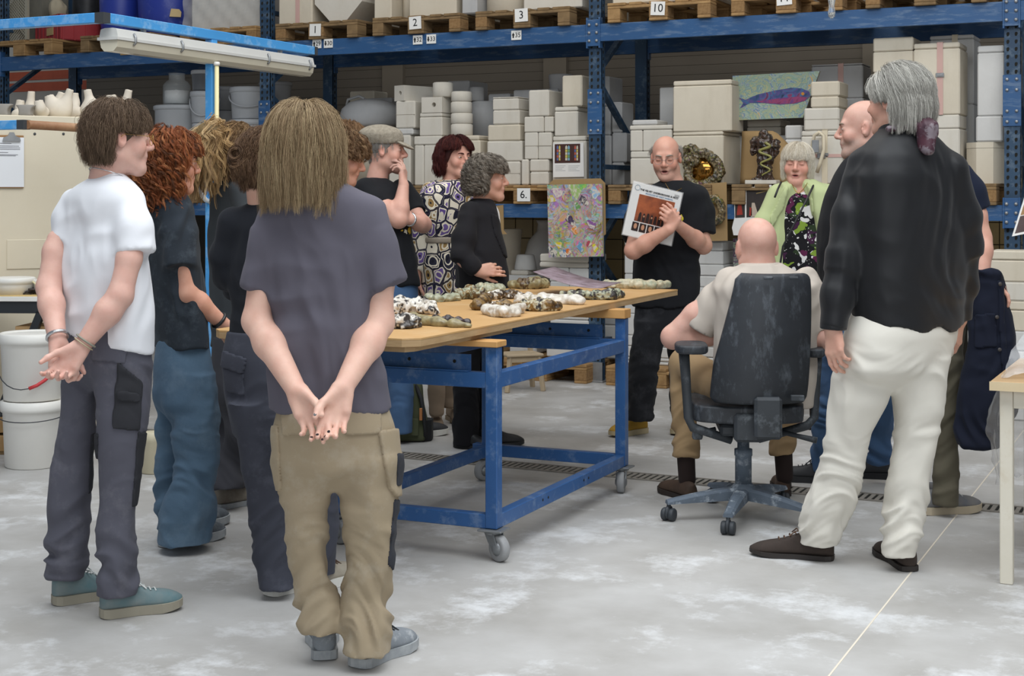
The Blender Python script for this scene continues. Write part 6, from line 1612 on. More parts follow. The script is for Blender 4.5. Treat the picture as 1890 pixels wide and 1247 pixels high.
def person_red_hair():
    P = Person('person with wavy copper hair and glasses, dusty black T-shirt and wide blue jeans', gd(335, 5.85), 5.8, .005, 'd3a08a')
    p = P.p
    P.head(p(317, 300), 1.15, -.08, 0, .96, neck=p(303, 372, .02), brow='6a3a26')
    w = p(408, 594, -.02)
    P.arm((p(330, 400, -.1), p(347, 542, -.1), w), (.041, .039, .038, .027))
    P.hand(w, p(440, 612, .05) - w, A3(0, 0, -1), 1, (.2, .25, .3, .3), .2)
    P.finish()
    bt = cloth('washed_black_jersey', '2b3138', '363d45', scale=2, bump=.15, dirt='5c656d', dscale=8, damt=.35)
    top_garment(P, 't_shirt', [(344, 282, 330, .8), (356, 266, 345, .7), (380, 256, 358, .6), (430, 262, 366, .55), (500, 270, 380, .58), (570, 278, 388, .6), (640, 284, 389, .6)], .9, .6,
        [(p(316, 380, -.06), p(326, 430, -.09), p(331, 492, -.11), .055, .064, dict(tilt=(0, 0, 0)))], bt, .013, 31)
    je = cloth('blue_denim', '4c6277', '637b8e', scale=2.2, bump=.25, bscale=30, dirt='8c9daa', dscale=5, damt=.4, dsharp=.3)
    legs_garment(P, 'jeans', [(625, 285, 388), (680, 283, 393), (720, 283, 396), (745, 283, 398)],
        [[(690, 283, 345, 1, .12), (800, 289, 352, 1, .12), (900, 288, 350, 1, .13), (975, 290, 352, 1.05, .13)], [(690, 322, 396, 1.1, -.03), (780, 318, 405, 1.1, -.03), (860, 322, 402, 1.1, -.03), (940, 300, 393, 1.1, -.02), (1000, 290, 392, 1.15, -.02)]], .9, .8, je, .013, 41)
    bo = mat('dusty_black_boot', '4a5056', .8, '5d6369', 14, .9, dirt='8d9296', dscale=10, damt=.5)
    P.shoe(gp(294, 1010), gp(415, 990), bo, M_sole_grey, .29, .1, lace=M_lace, solh=.035)
    P.shoe(gp(318, 985), gp(415, 964), bo, M_sole_grey, .29, .1, lace=M_lace, solh=.035)
    P.hair(M_hair, ['a3643c', '8a4f30', '6b4029', 'b5784e', '5a3a28', '935636'], 1500, .24, .016, 2.6, .003, .008, face_cut=(.06, .03), spread=.032, seed=7, steps=15, sides=3, bulge=1, back=.05, endz=-.17, capz=-.09, facegap=(.03, .03, .1), up_from=-.05, clump=.006)
    P.glasses(mat('gold_wire', 'c9a45a', .3, metal=.8), .02)
    ring_part(P, 'wristwatch', w + (p(347, 542, -.1) - w) * .06, w - p(347, 542, -.1), .032, mat('black_watch', '1d1f22', .4), .007)
person_red_hair()
def person_ponytail():
    P = Person('person with a curly blond ponytail, dark grey loose top and charcoal trousers', gd(430, 6.5), 6.5, .0065, 'cf9d86')
    p = P.p
    P.head(p(440, 284), .9, -.05, 0, 1.0, neck=p(425, 352, .02), brow='6a5636')
    P.finish()
    gt = cloth('charcoal_jersey', '43474a', '3a3e41', bump=.15)
    top_garment(P, 'loose_top', [(325, 408, 446, .8), (335, 396, 462, .7), (355, 386, 476, .6), (400, 384, 482, .55), (470, 384, 478, .6), (540, 388, 474, .6), (640, 388, 470, .6)], .7, .6,
        [(p(450, 350, -.1), p(462, 420, -.12), p(464, 560, -.1), .06, .05)], gt, .012, 51)
    tr = cloth('charcoal_cargo', '3d3d42', '48484d', bump=.2)
    legs_garment(P, 'trousers', [(620, 388, 468), (700, 388, 465), (740, 388, 463)], [[(700, 388, 440, 1, .08), (800, 388, 442, 1, .1), (900, 384, 450, 1, .0)], [(700, 415, 465, 1, .0), (800, 412, 462, 1, 0), (896, 405, 458, 1, .1)]], .7, .7, tr, .01, 52)
    bo = mat('muddy_trainer', '6b6156', .85, '8b8478', 14, .9)
    P.shoe(gp(398, 940), gp(455, 930), bo, M_sole_grey, .28, .1, lace=M_lace)
    P.shoe(gp(388, 925), gp(450, 915), bo, M_sole_grey, .28, .1)
    P.hair(M_hair, ['86694a', '735a3d', '94795a', '604a34'], 1500, .06, .005, 1.4, .0028, .006, face_cut=(.06, .03), spread=.015, seed=9, steps=7, sides=3, back=1.2, maxout=.03, capz=-.07, up_from=-.06, lenvar=.5)
    # ponytail: a bunch of springy curls from the back of the crown
    L = P.L; g = np.random.default_rng(4); n = 420; st = 16
    r0 = np.array([L(0, -.098, .1)]); tt = np.linspace(0, 1, st)
    dirs = g.normal(size=(n, 3)) * .5; L_ = g.uniform(.16, .3, n)
    base = r0 + g.normal(size=(n, 3)) * .012
    bk = P.hR @ A3(0, -1, .35)
    P_ = base[:, None, :] + bk[None, None, :] * (L_[:, None] * .3 * np.sin(tt * 1.6)[None, :])[..., None] + np.array([0, 0, -1.])[None, None] * (L_[:, None] * .95 * (tt ** 1.7)[None, :])[..., None] + dirs[:, None, :] * (tt ** .8)[None, :, None] * .1
    a = g.uniform(0, 6.28, n)[:, None] + tt[None, :] * g.uniform(9, 16, n)[:, None]
    P_ = P_ + np.stack([np.cos(a), np.sin(a), np.sin(a + 1.5) * .7], -1) * (.012 * np.minimum(1, tt * 4))[None, :, None]
    S = SDF(.008); S.cone(r0[0], r0[0] + bk * .05 + A3(0, 0, -.04), .03, .05, k=.03); S.cone(r0[0] + bk * .05 + A3(0, 0, -.04), r0[0] + bk * .06 + A3(0, 0, -.16), .05, .04, k=.03); V, Q = S.mesh()
    pt = link('ponytail', npmesh('ponytail', V, Q, P.org, np.tile(lin('7a6440'), (len(V), 1))), M_hair, P.root)
    P.strands(P_, .0011, ['b29266', '967a54', 'c2a67c', '84694a'], pt, 'hair_strands', 8, .010, 5)
    ring_part(P, 'hair_tie', L(0, -.105, .085), bk, .02, mat('hair_tie', '2a2422', .8), .007)
person_ponytail()
def person_bun():
    P = Person('person with a brown hair bun, black top and blue-grey cargo trousers', gd(520, 5.15), 5.1, .0058, 'd9ab96')
    p = P.p
    P.head(p(494, 305), .75, -.1, 0, .98, neck=p(490, 392, .02), face=True)
    P.finish()
    bt = cloth('black_jersey', '1f2126', '262930', bump=.15)
    top_garment(P, 'long_sleeved_top', [(368, 474, 502, .8), (376, 452, 525, .72), (392, 428, 545, .6), (415, 412, 556, .55), (450, 412, 556, .52), (510, 420, 548, .56), (570, 428, 542, .6), (635, 421, 546, .62)], .5, .55,
        [(p(430, 410, .02), p(415, 470, .04), p(424, 515, .1), .055, .05), (p(424, 505, .06), p(440, 530, .16), p(500, 540, .3), .05, .045), (p(545, 410, -.02), p(560, 480), p(565, 540, .1), .055, .05)], bt, .009, 61, z=(.75, 1.36))
    gt = cloth('blue_grey_canvas', '3e4049', '484a55', bump=.2, dirt='62646f', dscale=8, damt=.3)
    tr = legs_garment(P, 'trousers', [(612, 414, 545), (660, 408, 555), (720, 413, 575), (770, 424, 600), (800, 430, 610)],
        [[(740, 420, 510, 1, -.05), (830, 440, 520, 1, -.02), (900, 453, 528, 1), (985, 467, 536, 1, .02), (1030, 470, 540, 1, .02), (1085, 478, 548, 1.05, .0)], [(740, 500, 612, 1, .05), (830, 520, 618, 1, .08), (900, 535, 621, 1, .1), (985, 545, 622, 1, .1), (1060, 555, 618, 1.05, .1)]], .5, .7, gt, .011, 62)
    patch(P, 'pocket_flap', [(416, 648), (456, 662), (450, 690), (412, 676)], gt, tr, .012); patch(P, 'back_pocket', [(413, 678), (450, 690), (452, 730), (420, 722)], gt, tr, .007)
    so = mat('white_sole', 'd5d3cc', .8); st = mat('beige_trainer', 'a39b8c', .8, '8a8275', 14, .8)
    P.shoe(gp(490, 1100), gp(560, 1085), st, so, .28, .1, lace=M_lace, solh=.034)
    P.shoe(gp(560, 1098), gp(640, 1070), st, so, .28, .1, lace=mat('brown_laces', '5a4334', .9), solh=.034)
    P.hair(M_hair, ['5d4635', '4d3929', '6d533d', '755b45'], 1800, .06, .003, 1.4, .0024, .006, face_cut=(.06, .03), spread=.005, seed=12, steps=8, sides=3, back=1.0, maxout=.02, lenvar=.4, clump=.01, capz=-.075, up_from=-.06, down=.5, endz=-.09)
    L = P.L; g = np.random.default_rng(8); n = 170; st_ = 14; tt = np.linspace(0, 1, st_)
    c0 = p(450, 294, -.06)
    a = g.uniform(0, 6.28, n)[:, None] + tt[None, :] * g.uniform(2.5, 5, n)[:, None]; rr = g.uniform(.016, .046, n)[:, None]; zz = g.uniform(-.02, .025, n)[:, None]
    u = P.hR @ A3(1, 0, 0); v = P.hR @ A3(0, .35, .94); w_ = P.hR @ A3(0, -.94, .35)
    P_ = c0 + u * (np.cos(a) * rr)[..., None] + v * (np.sin(a) * rr)[..., None] * 1.0 + w_ * (zz + .012 * np.sin(a * .7) + (.046 - rr) * .7)[..., None]
    S = SDF(.005); S.ell(c0, (.034, .034, .036)); Vb, Qb = S.mesh()
    bun = link('hair_bun', npmesh('hair_bun', Vb, Qb, P.org, np.tile(lin('3d2d20'), (len(Vb), 1))), M_hair, P.root)
    P.strands(P_, .0011, ['5d4635', '4d3929', '6d533d', '7a5f47'], bun, 'hair_strands', 6, .006, 5, .8)
person_bun()
def person_grey_tee():
    P = Person('person with long light-brown hair, grey T-shirt and khaki trousers, hands clasped behind', gd(610, 4.38), 4.4, .0034, 'dcb3a1')
    p = P.p; B = P.B
    hl, hr = p(548, 722, -.19), p(633, 716, -.20)
    P.head(p(563, 268, 0), .12, -.05, .03, 1.0, neck=p(578, 372, .0), face=False)
    P.arm((p(497, 425, .02), p(474, 592, -.02), hl), (.045, .042, .042, .029))
    P.arm((p(700, 425, .02), p(700, 595, -.02), hr), (.047, .043, .043, .029))
    P.hand(hl, p(585, 790, -.235) - hl, A3(-.3, -1, .2), -1, (.25, .3, .42, .5), .25, 1.02, tout=.35)
    tl = list(P.tips) + [P.ttip]
    P.hand(hr, p(612, 790, -.245) - hr, A3(.25, -1, .25), 1, (.35, .5, .5, .5), .3, 1.02, tout=.5)
    tr = list(P.tips) + [P.ttip]
    P.finish()
    ml = mat('dark_nail_varnish', '23242a', .3)
    for q, dv in tl[:3] + tr[:2] + [tr[4]]:
        mb = MB(); q = q - dv * .004; nn = A3(0, -1, .25); nn = nn - dv * (nn @ dv); nn /= np.linalg.norm(nn); sd = np.cross(dv, nn)
        pts = [q + nn * .0068 + dv * (.0055 * math.cos(a)) + sd * (.0045 * math.sin(a)) for a in np.linspace(0, 2 * PI, 10, False)]
        V = np.array(pts + [x + nn * .0012 for x in pts]); V = toworld(V) - np.array(P.org)
        mb.add([tuple(v) for v in V], [tuple(range(10)), tuple(range(10, 20))] + [(i, (i + 1) % 10, (i + 1) % 10 + 10, i + 10) for i in range(10)])
        mb.build('fingernail', ml, P.root, None)
    tee = cloth('grey_jersey', '605d67', '56535d', bump=.12, bscale=14)
    top_garment(P, 't_shirt', [(331, 556, 618, .8), (339, 535, 640, .75), (352, 512, 672, .62), (372, 494, 700, .52), (405, 484, 708, .48), (450, 488, 700, .5), (520, 494, 690, .56), (600, 498, 692, .6), (680, 497, 710, .58), (756, 497, 723, .56)], 0, .5,
        [(p(516, 395), p(492, 455), p(478, 536, -.01), .05, .051, dict(tilt=(-.15, 0, 0))), (p(682, 394), p(697, 455), p(713, 530, -.01), .052, .066, dict(tilt=(.25, 0, 0)))], tee, .017, 3, .0065)
    kh = cloth('khaki_canvas', 'a0917a', '93856c', bump=.2, bscale=12, dirt='b5ac9c', dscale=9, damt=.3)
    tr_ = legs_garment(P, 'trousers', [(735, 510, 718), (790, 503, 730), (830, 504, 733), (858, 507, 734)],
        [[(840, 505, 618, .95), (900, 514, 611, .95), (947, 521, 607, 1), (1022, 532, 605, 1), (1080, 544, 610, 1), (1122, 547, 632, 1.05), (1165, 556, 634, 1.05, -.02)],
         [(840, 615, 735, .95), (900, 626, 735, .95), (960, 633, 733, 1), (1030, 639, 724, 1), (1097, 636, 718, 1), (1152, 628, 724, 1.05, -.04), (1206, 630, 724, 1.05, -.06)]], 0, .6, kh, .012, 8, .0068, carve=lambda S: S.cone(p(611, 775, -.175), p(618, 885, -.135), .004, .01, k=.035, op='-'))
    dk = mat('black_cordura', '2c2e35', .9)
    patch(P, 'cargo_pocket', [(740, 790), (697, 795), (716, 900), (728, 915), (742, 915)], kh, tr_, .011)
    patch(P, 'knee_panel', [(742, 922), (727, 922), (716, 1040), (730, 1060)], dk, tr_, .005)
    patch(P, 'pocket_trim', [(740, 838), (727, 838), (726, 902), (740, 890)], dk, tr_, .014)
    patch(P, 'back_pocket', [(637, 750), (700, 750), (703, 800), (637, 803)], kh, tr_, .006); patch(P, 'back_pocket', [(520, 752), (585, 752), (585, 803), (522, 803)], kh, tr_, .006)
    patch(P, 'cargo_pocket', [(495, 785), (514, 785), (520, 905), (500, 905)], kh, tr_, .006)
    P.shoe(gd(600, 4.4), gd(594, 4.62), M_shoe_grey, M_sole_grey, .28, .105, high=.02, solh=.03, lace=M_lace)
    P.shoe(gd(655, 4.33), gd(742, 4.52), M_shoe_grey, M_sole_grey, .28, .105, high=.0, solh=.03, lace=M_lace)
    P.hair(M_hair, ['a08b6c', '8f795c', 'ab9674', '7e694e', '887256'], 1900, .36, .006, 1.2, .0024, .006, face_cut=(.075, .03), spread=.016, seed=5, part_x=-.05, lenvar=.32, steps=12, kids=12, maxout=.16, clump=.012, bulge=1, wide=1.04, capz=-.1, sides=3, facegap=None, endz=-.155)
    return P
person_grey_tee()
def dress_mat(name, base, cols, scale, kind):
    """printed cloth: cells, rings and outlines mixed from a few dyes"""
    m = bpy.data.materials.new(name); m.use_nodes = True; nt = m.node_tree; N = nt.nodes; L = nt.links; b = N['Principled BSDF']
    tc = N.new('ShaderNodeTexCoord'); mp = N.new('ShaderNodeMapping'); L.new(tc.outputs['Object'], mp.inputs[0])
    nz = N.new('ShaderNodeTexNoise'); nz.inputs['Scale'].default_value = scale * .6; nz.inputs['Detail'].default_value = 2
    L.new(mp.outputs[0], nz.inputs['Vector'])
    ad = N.new('ShaderNodeMix'); ad.data_type = 'RGBA'; ad.blend_type = 'ADD'; ad.inputs[0].default_value = .06 if kind == 'cells' else .18
    L.new(mp.outputs[0], ad.inputs[6]); L.new(nz.outputs['Color'], ad.inputs[7])
    mp.inputs['Scale'].default_value = (1, 1, .8 if kind == 'cells' else 1)
    v = N.new('ShaderNodeTexVoronoi'); v.inputs['Scale'].default_value = scale; v.inputs['Randomness'].default_value = .55 if kind == 'cells' else 1.0
    L.new(ad.outputs[2], v.inputs['Vector'])
    e = N.new('ShaderNodeTexVoronoi'); e.feature = 'DISTANCE_TO_EDGE'; e.inputs['Scale'].default_value = scale; e.inputs['Randomness'].default_value = v.inputs['Randomness'].default_value
    L.new(ad.outputs[2], e.inputs['Vector'])
    sp = N.new('ShaderNodeSeparateColor'); L.new(v.outputs['Color'], sp.inputs[0])
    r = N.new('ShaderNodeValToRGB'); r.color_ramp.interpolation = 'CONSTANT'
    while len(r.color_ramp.elements) < len(cols): r.color_ramp.elements.new(.5)
    for i, c in enumerate(cols): r.color_ramp.elements[i].position = i / len(cols); r.color_ramp.elements[i].color = lin(c) + (1,)
    L.new(sp.outputs[0], r.inputs[0])
    col = r.outputs[0]
    def over(prev, fac, c):
        mx = N.new('ShaderNodeMix'); mx.data_type = 'RGBA'; L.new(fac, mx.inputs[0]); L.new(prev, mx.inputs[6]); mx.inputs[7].default_value = lin(c) + (1,); return mx.outputs[2]
    def step(src, lo, hi):
        rr = N.new('ShaderNodeValToRGB'); rr.color_ramp.interpolation = 'CONSTANT'
        rr.color_ramp.elements[0].color = (0, 0, 0, 1); rr.color_ramp.elements[1].position = lo; rr.color_ramp.elements[1].color = (1, 1, 1, 1)
        x = rr.color_ramp.elements.new(hi); x.color = (0, 0, 0, 1); L.new(src, rr.inputs[0]); return rr.outputs[0]
    if kind == 'cells':
        col = over(col, step(v.outputs['Distance'], .30, .40), 'e2d8c4')
        col = over(col, step(v.outputs['Distance'], .0, .12), '20202b')
        col = over(col, step(e.outputs['Distance'], .0001, .07), '1f2030')
        col = over(col, step(e.outputs['Distance'], .07, .13), 'e2d8c4')
    else:
        col = over(col, step(v.outputs['Distance'], .52, 1.0), base)
        v2 = N.new('ShaderNodeTexVoronoi'); v2.inputs['Scale'].default_value = scale * 2.7; L.new(ad.outputs[2], v2.inputs['Vector'])
        col = over(col, step(v2.outputs['Distance'], .0, .16), 'e6e4e0')
    L.new(col, b.inputs['Base Color']); b.inputs['Roughness'].default_value = .8; b.inputs['Specular IOR Level'].default_value = .25
    return m
def person_flat_cap():
    P = Person('man in a tweed flat cap and black T-shirt, thumb and finger at his chin', gd(735, 8.35), 8.3, .0048, 'd8a896')
    p = P.p
    P.head(p(712, 278), 1.62, -.02, 0, 1.03, neck=p(693, 345), stub=('a08c82', .35, -.035), brow='8c7a6a', nose=1.12)
    w1, w2 = p(745, 342, -.14), p(757, 405, -.16)
    P.arm((p(680, 358, -.16), p(736, 405, -.2), w1), (.055, .048, .044, .03))
    P.hand(w1, p(744, 305, -.1) - w1, A3(-1, .3, .1), -1, (.25, .5, .8, .9), .2, 1.0, tout=.75)
    P.arm((p(742, 365, .1), p(781, 414, -.02), w2), (.053, .046, .043, .03))
    P.hand(w2, p(716, 372, -.1) - w2, A3(.2, .9, 0), 1, (.1, .1, .1, .1), .1)
    P.finish()
    bt = cloth('black_cotton', '1b1c1f', '232428', bump=.15)
    t = top_garment(P, 't_shirt', [(328, 676, 708, .8), (335, 662, 726, .75), (350, 648, 742, .66), (380, 646, 750, .62), (430, 655, 756, .6), (480, 672, 768, .6), (526, 688, 776, .6)], .9, .6,
        [(p(676, 352, -.1), p(692, 375, -.15), p(712, 394, -.17), .075, .075), (p(742, 352, .08), p(756, 375, .08), p(768, 396, .03), .07, .07)], bt, .011, 71)
    patch(P, 'yellow_print', [(735, 410), (765, 420), (768, 432), (752, 432), (735, 424)], dress_mat('yellow_print', '1b1c1f', ['d9b23a', 'e8e2cf', '1b1c1f', 'd9b23a'], 22, 'floral'), t, .002)
    je = cloth('mid_blue_jeans', '455f83', '53708f', scale=2.5, bump=.2, bscale=30)
    legs_garment(P, 'jeans', [(512, 692, 774), (550, 690, 772), (600, 692, 768), (620, 692, 766)], [[(600, 692, 736, 1, .05), (700, 696, 738, 1, .08), (796, 700, 740, 1, .1)], [(600, 718, 766, 1, -.03), (700, 718, 762, 1, -.03), (800, 722, 762, 1, -.05)]], 1.2, .75, je, .01, 73)
    bs = mat('black_trainer', '2a2b2e', .7)
    P.shoe(gp(738, 806), gp(796, 803), bs, mat('white_sole', 'd5d3cc', .8), .29, .1, lace=M_lace_w, solh=.034); P.shoe(gp(712, 800), gp(768, 797), bs, mat('white_sole', 'd5d3cc', .8), .29, .1, solh=.034)
    ring_part(P, 'wristwatch', w2 + (p(781, 414, -.02) - w2) * .0, w2 - p(781, 414, -.02), .034, M_steel, .007)
    P.hair(M_hair, ['8f8a84', 'a09a92', '77726c'], 260, .03, 0, 1, .0022, .002, face_cut=(.03, .02), seed=3, steps=4, sides=3, capz=-.045, up_from=-.045)
    # the cap: puffed crown, band and peak
    L, R = P.L, P.hR
    tw = mat('tweed', 'a39a8a', .95, '857c6d', 60, .9, bump=.4, bscale=220)
    S = SDF(.0055); S.ell(L(0, -.03, .082), A3(.105, .127, .062), R, k=.02); S.ell(L(0, -.01, .055), A3(.088, .11, .05), R, k=.03)
    S.ell(L(0, -.01, -.02), A3(.2, .3, .064), R, k=.006, op='-')
    cap = P.garment('flat_cap', S, tw, fold(.003, 16, 16, 22, 5))
    S = SDF(.005); S.ell(L(0, .098, .036), A3(.076, .068, .012), R @ rotm(0, -.42, 0), k=.01); P.garment('cap_peak', S, tw, None, parent=cap)
person_flat_cap()
def person_dress():
    P = Person('woman with short auburn hair in a patterned purple and ochre dress with beige boots', gd(812, 8.95), 8.9, .0048, 'd9a591')
    p = P.p
    P.head(p(841, 291), 2.4, -.03, 0, .97, neck=p(832, 352), eyes='4a4a3a', brow='4a2420', lipc='b0605a')
    w = p(769, 512, -.1)
    P.arm((p(785, 360, -.05), p(773, 440, -.05), w), (.045, .04, .038, .026)); P.hand(w, A3(.05, 0, -1), A3(1, 0, 0), 1, (.3, .3, .3, .3), .2, .95)
    P.finish()
    dm = dress_mat('patterned_dress_cloth', '1f2030', ['6f5a94', 'a08252', '6f5a94', 'e2d8c4', '5f4a86', '997a4a', '2a2a3a'], 14.5, 'cells')
    S = SDF(.008)
    S.loft(edges_to_loft(P, [(332, 812, 864, .8), (341, 786, 872, .62), (360, 776, 876, .58), (400, 776, 874, .56), (437, 788, 870, .56), (448, 788, 870, .56), (480, 780, 872, .6), (560, 776, 870, .64), (664, 782, 868, .66)], 2.2, .6), k=.03, n=2.2)
    sleeve(S, p(795, 352, -.02), p(778, 420, -.05), p(772, 498, -.08), .06, .05)
    S.cone(p(845, 345, -.18), p(862, 388, -.24), .03, .012, k=.01, op='-')
    P.garment('dress', S, dm, tee_f(.009, 81, (.5, 1.42)))
    o = MB(); S = SDF(.007); S.loft(edges_to_loft(P, [(436, 786, 872, .57), (448, 786, 872, .57)], 2.2, .6), k=.005, n=2.2); P.garment('belt', S, mat('beige_belt', '9c9080', .6))
    bo = cloth('beige_suede', '94826f', '877563', bump=.1)
    legs_garment(P, 'boot_shaft', None, [[(655, 786, 825, 1, -.12), (700, 788, 822, 1, -.12), (755, 792, 820, 1, -.12), (768, 792, 820, 1, -.12)]], 0, 1, bo, .004, 82)
    legs_garment(P, 'boot_shaft', None, [[(655, 812, 850, 1, .12), (700, 814, 846, 1, .12), (745, 816, 844, 1, .12), (752, 816, 844, 1, .12)]], 0, 1, bo, .004, 83)
    so = mat('beige_sole', '8a7a64', .8)
    P.shoe(gd(806, 9.0), gd(805, 8.74), bo, so, .26, .095, ankle=.12); P.shoe(gd(830, 9.2), gd(846, 9.0), bo, so, .26, .095, ankle=.12)
    P.hair(M_hair, ['4a1f1d', '3a1817', '5c2a24', '421c1b'], 1400, .15, .006, 1.6, .003, .01, face_cut=(.05, .045), spread=.02, seed=13, steps=10, sides=3, bulge=1, endz=-.1, sweep=.8, part_x=.1, wide=1.08, capz=-.07, facegap=(.01, .045, .16), maxout=.25)
person_dress()
def person_blazer():
    P = Person('woman with curly grey hair in a black blazer and wide black trousers, hand on hip', gd(885, 8.2), 8.2, .0045, 'cf9f8a')
    p = P.p
    P.head(p(900, 330), 1.62, -.02, 0, .98, neck=p(888, 385), eyes='4a3a2e', brow='6a5e54', nose=1.1, nr=.05)
    w = p(880, 500, -.245)
    P.arm((p(868, 400, -.16), p(848, 474, -.24), w), (.035, .03, .032, .026))
    P.hand(w, p(915, 497, -.235) - w, A3(.05, 1, -.2), -1, (.35, .5, .6, .7), .2, .98)
    P.finish()
    bk = cloth('black_crepe', '1d1c1f', '262528', bump=.1)
    bl = top_garment(P, 'blazer', [(366, 874, 904, .85), (374, 860, 914, .78), (390, 848, 918, .7), (420, 842, 920, .66), (460, 842, 930, .62), (500, 842, 937, .62), (533, 840, 938, .62)], 1.35, .65,
        [(p(868, 392, -.13), p(856, 440, -.2), p(850, 482, -.24), .062, .056), (p(850, 470, -.235), p(870, 490, -.25), p(879, 500, -.25), .054, .043)], bk, .009, 91, hem=(-.02, 0, .0))
    patch(P, 'lapel', [(905, 392), (918, 400), (932, 455), (938, 480), (928, 470), (912, 430)], bk, bl, .008)
    S = SDF(.006); S.loft(edges_to_loft(P, [(372, 890, 912, .9), (390, 884, 922, .8), (440, 884, 926, .8)], 1.5, .8), k=.01); P.garment('blouse', S, cloth('white_blouse', 'e4e2df', bump=.1))
    legs_garment(P, 'trousers', [(525, 845, 932), (570, 840, 932), (620, 838, 931)], [[(600, 838, 890, 1.1, -.05), (700, 836, 884, 1.1, -.05), (822, 836, 884, 1.1, -.06)], [(600, 880, 931, 1.1, .05), (700, 880, 929, 1.1, .05), (770, 882, 920, 1.1, .08), (814, 882, 916, 1.1, .1)]], 1.4, .8, cloth('black_wool', '17171a', '1e1e21', bump=.1), .008, 92)
    bs = mat('black_leather_shoe', '161618', .5)
    P.shoe(gp(840, 824), gd(870, 8.1), bs, bs, .26, .09); P.shoe(gp(886, 826), gp(934, 823), bs, bs, .26, .09)
    P.hair(M_hair, ['8a8176', '70675d', 'a0978b', '5e564d', '7b7266'], 1700, .11, .013, 2.0, .003, .01, face_cut=(.05, .045), spread=.02, seed=17, steps=12, sides=3, bulge=1, endz=-.075, wide=1.08, capz=-.06, facegap=(.02, .03, .14), maxout=.22)
    L = P.L
    ring_part(P, 'earring', L(.088, -.005, -.05), A3(.2, 1, 0), .012, M_steel, .0018)
person_blazer()
def person_speaker():
    P = Person('balding speaker with glasses in a black T-shirt, facing us behind the table', gd(1195, 8.6), 8.55, .0042, 'd2a08c')
    p = P.p
    P.head(p(1229, 291), 3.36, -.2, .02, 1.02, neck=p(1248, 350), mouth=.002, stub=('9a8a80', .3, -.04), brow='8d8378', closed=True, jaw=1.05)
    wr, wl = p(1250, 414, -.29), p(1234, 424, -.32)
    P.arm((p(1284, 378, .0), p(1298, 453, -.06), wr), (.055, .049, .046, .03))
    P.arm((p(1190, 378, -.02), p(1169, 462, -.22), wl), (.055, .049, .046, .03))
    P.hand(wl, p(1246, 397, -.31) - wl, A3(.2, 1, .2), 1, (.8, 1.0, 1.1, 1.1), .4, 1.0)
    P.hand(wr, p(1232, 398, -.33) - wr, A3(-.3, 1, .2), -1, (.8, 1.0, 1.1, 1.1), .4, 1.0)
    P.finish()
    bt = cloth('black_cotton', '1b1c1f')
    t = top_garment(P, 't_shirt', [(333, 1222, 1268, .8), (342, 1200, 1288, .66), (355, 1182, 1304, .6), (390, 1174, 1302, .58), (440, 1172, 1292, .58), (508, 1168, 1290, .6), (566, 1166, 1289, .6)], .22, .6,
        [(p(1286, 362, .0), p(1296, 392, -.02), p(1297, 432, -.04), .07, .076), (p(1190, 364, -.02), p(1178, 400, -.06), p(1170, 442, -.16), .066, .074)], bt, .011, 101)
    mg = mat('green_print', '5f8f4a', .8)
    patch(P, 'chest_print', [(1252, 398), (1258, 395), (1262, 402), (1258, 412), (1252, 410)], mat('yellow_ink', 'd2c23a', .8), t, .002)
    bk = cloth('black_work_cotton', '1c1d20', '26272b', bump=.15, dirt='4b4c50', dscale=7, damt=.25)
    legs_garment(P, 'trousers', [(552, 1170, 1286), (590, 1171, 1285), (612, 1171, 1284)], [[(590, 1171, 1228, 1, -.03), (700, 1158, 1214, 1, -.05), (776, 1157, 1205, 1, -.06)], [(590, 1228, 1284, 1, .05), (700, 1236, 1276, 1, .1), (765, 1240, 1272, 1, .1)]], .2, .62, bk, .01, 103)
    ye = mat('mustard_suede_shoe', 'b0892a', .85, '98752a', 14, .8); so = mat('cream_sole', 'b8a988', .8)
    P.shoe(gd(1192, 8.66), gd(1136, 8.5), ye, so, .29, .1, solh=.032); P.shoe(gd(1258, 8.8), gd(1252, 8.55), ye, so, .29, .1, solh=.032)
    P.hair(M_hair, ['a39c94', '8c857d', 'b5aea6'], 420, .03, 0, 1, .002, .003, face_cut=(-.015, .02), seed=3, steps=4, sides=3, capz=-.05, up_from=-.05, facegap=(.0, .3, .3), topcut=.055, keep=lambda q: q[(q[:, 0, 2] < .06)])
    P.glasses(mat('steel_wire', '8d8f90', .3, metal=.8), .021)
    o = MB().tube([inv_(P, p(1228, 338, -.09)), inv_(P, p(1240, 358, -.15)), inv_(P, p(1262, 345, -.1))], .0015, 5).build('necklace', mat('gold_wire', 'c9a45a', .3, metal=.8), P.root)
    # the record sleeve held in front of the chest
    tl_, tr2, br, bl2 = p(1161, 333, -.29), p(1254, 355, -.2), p(1248, 456, -.2), p(1154, 433, -.29)
    cx_ = (tl_ + tr2 + br + bl2) / 4; ux = (tr2 - tl_) + (br - bl2); ux /= np.linalg.norm(ux); uz = (tl_ - bl2) + (tr2 - br); uz = uz - ux * (uz @ ux); uz /= np.linalg.norm(uz); uy = np.cross(uz, ux)
    W = toworld(np.array([cx_]))[0]; R3 = toworld(np.array([ux, uy, uz]))
    M = Matrix((R3[0], R3[1], R3[2])).transposed().to_4x4(); M.translation = Vector(W)
    rec = thing('record_sleeve', 'white record sleeve with a dark orange stage photo, held by the speaker', 'record', (0, 0, 0)); rec.matrix_world = M
    s_ = .305 / 2; cw = mat('sleeve_white', 'dfdfdc', .35, coat=.3)
    MB().box(-s_, s_, -.005, .005, -s_, s_, .002).build('sleeve', cw, rec)
    MB().box(-s_ - .004, s_ + .004, -.0065, -.0055, -s_ - .004, s_ + .006).box(-s_ - .004, s_ + .004, .0055, .0065, -s_ - .004, s_ + .006).build('plastic_cover', mat('clear_plastic', 'ffffff', .12, alpha=.13), rec)
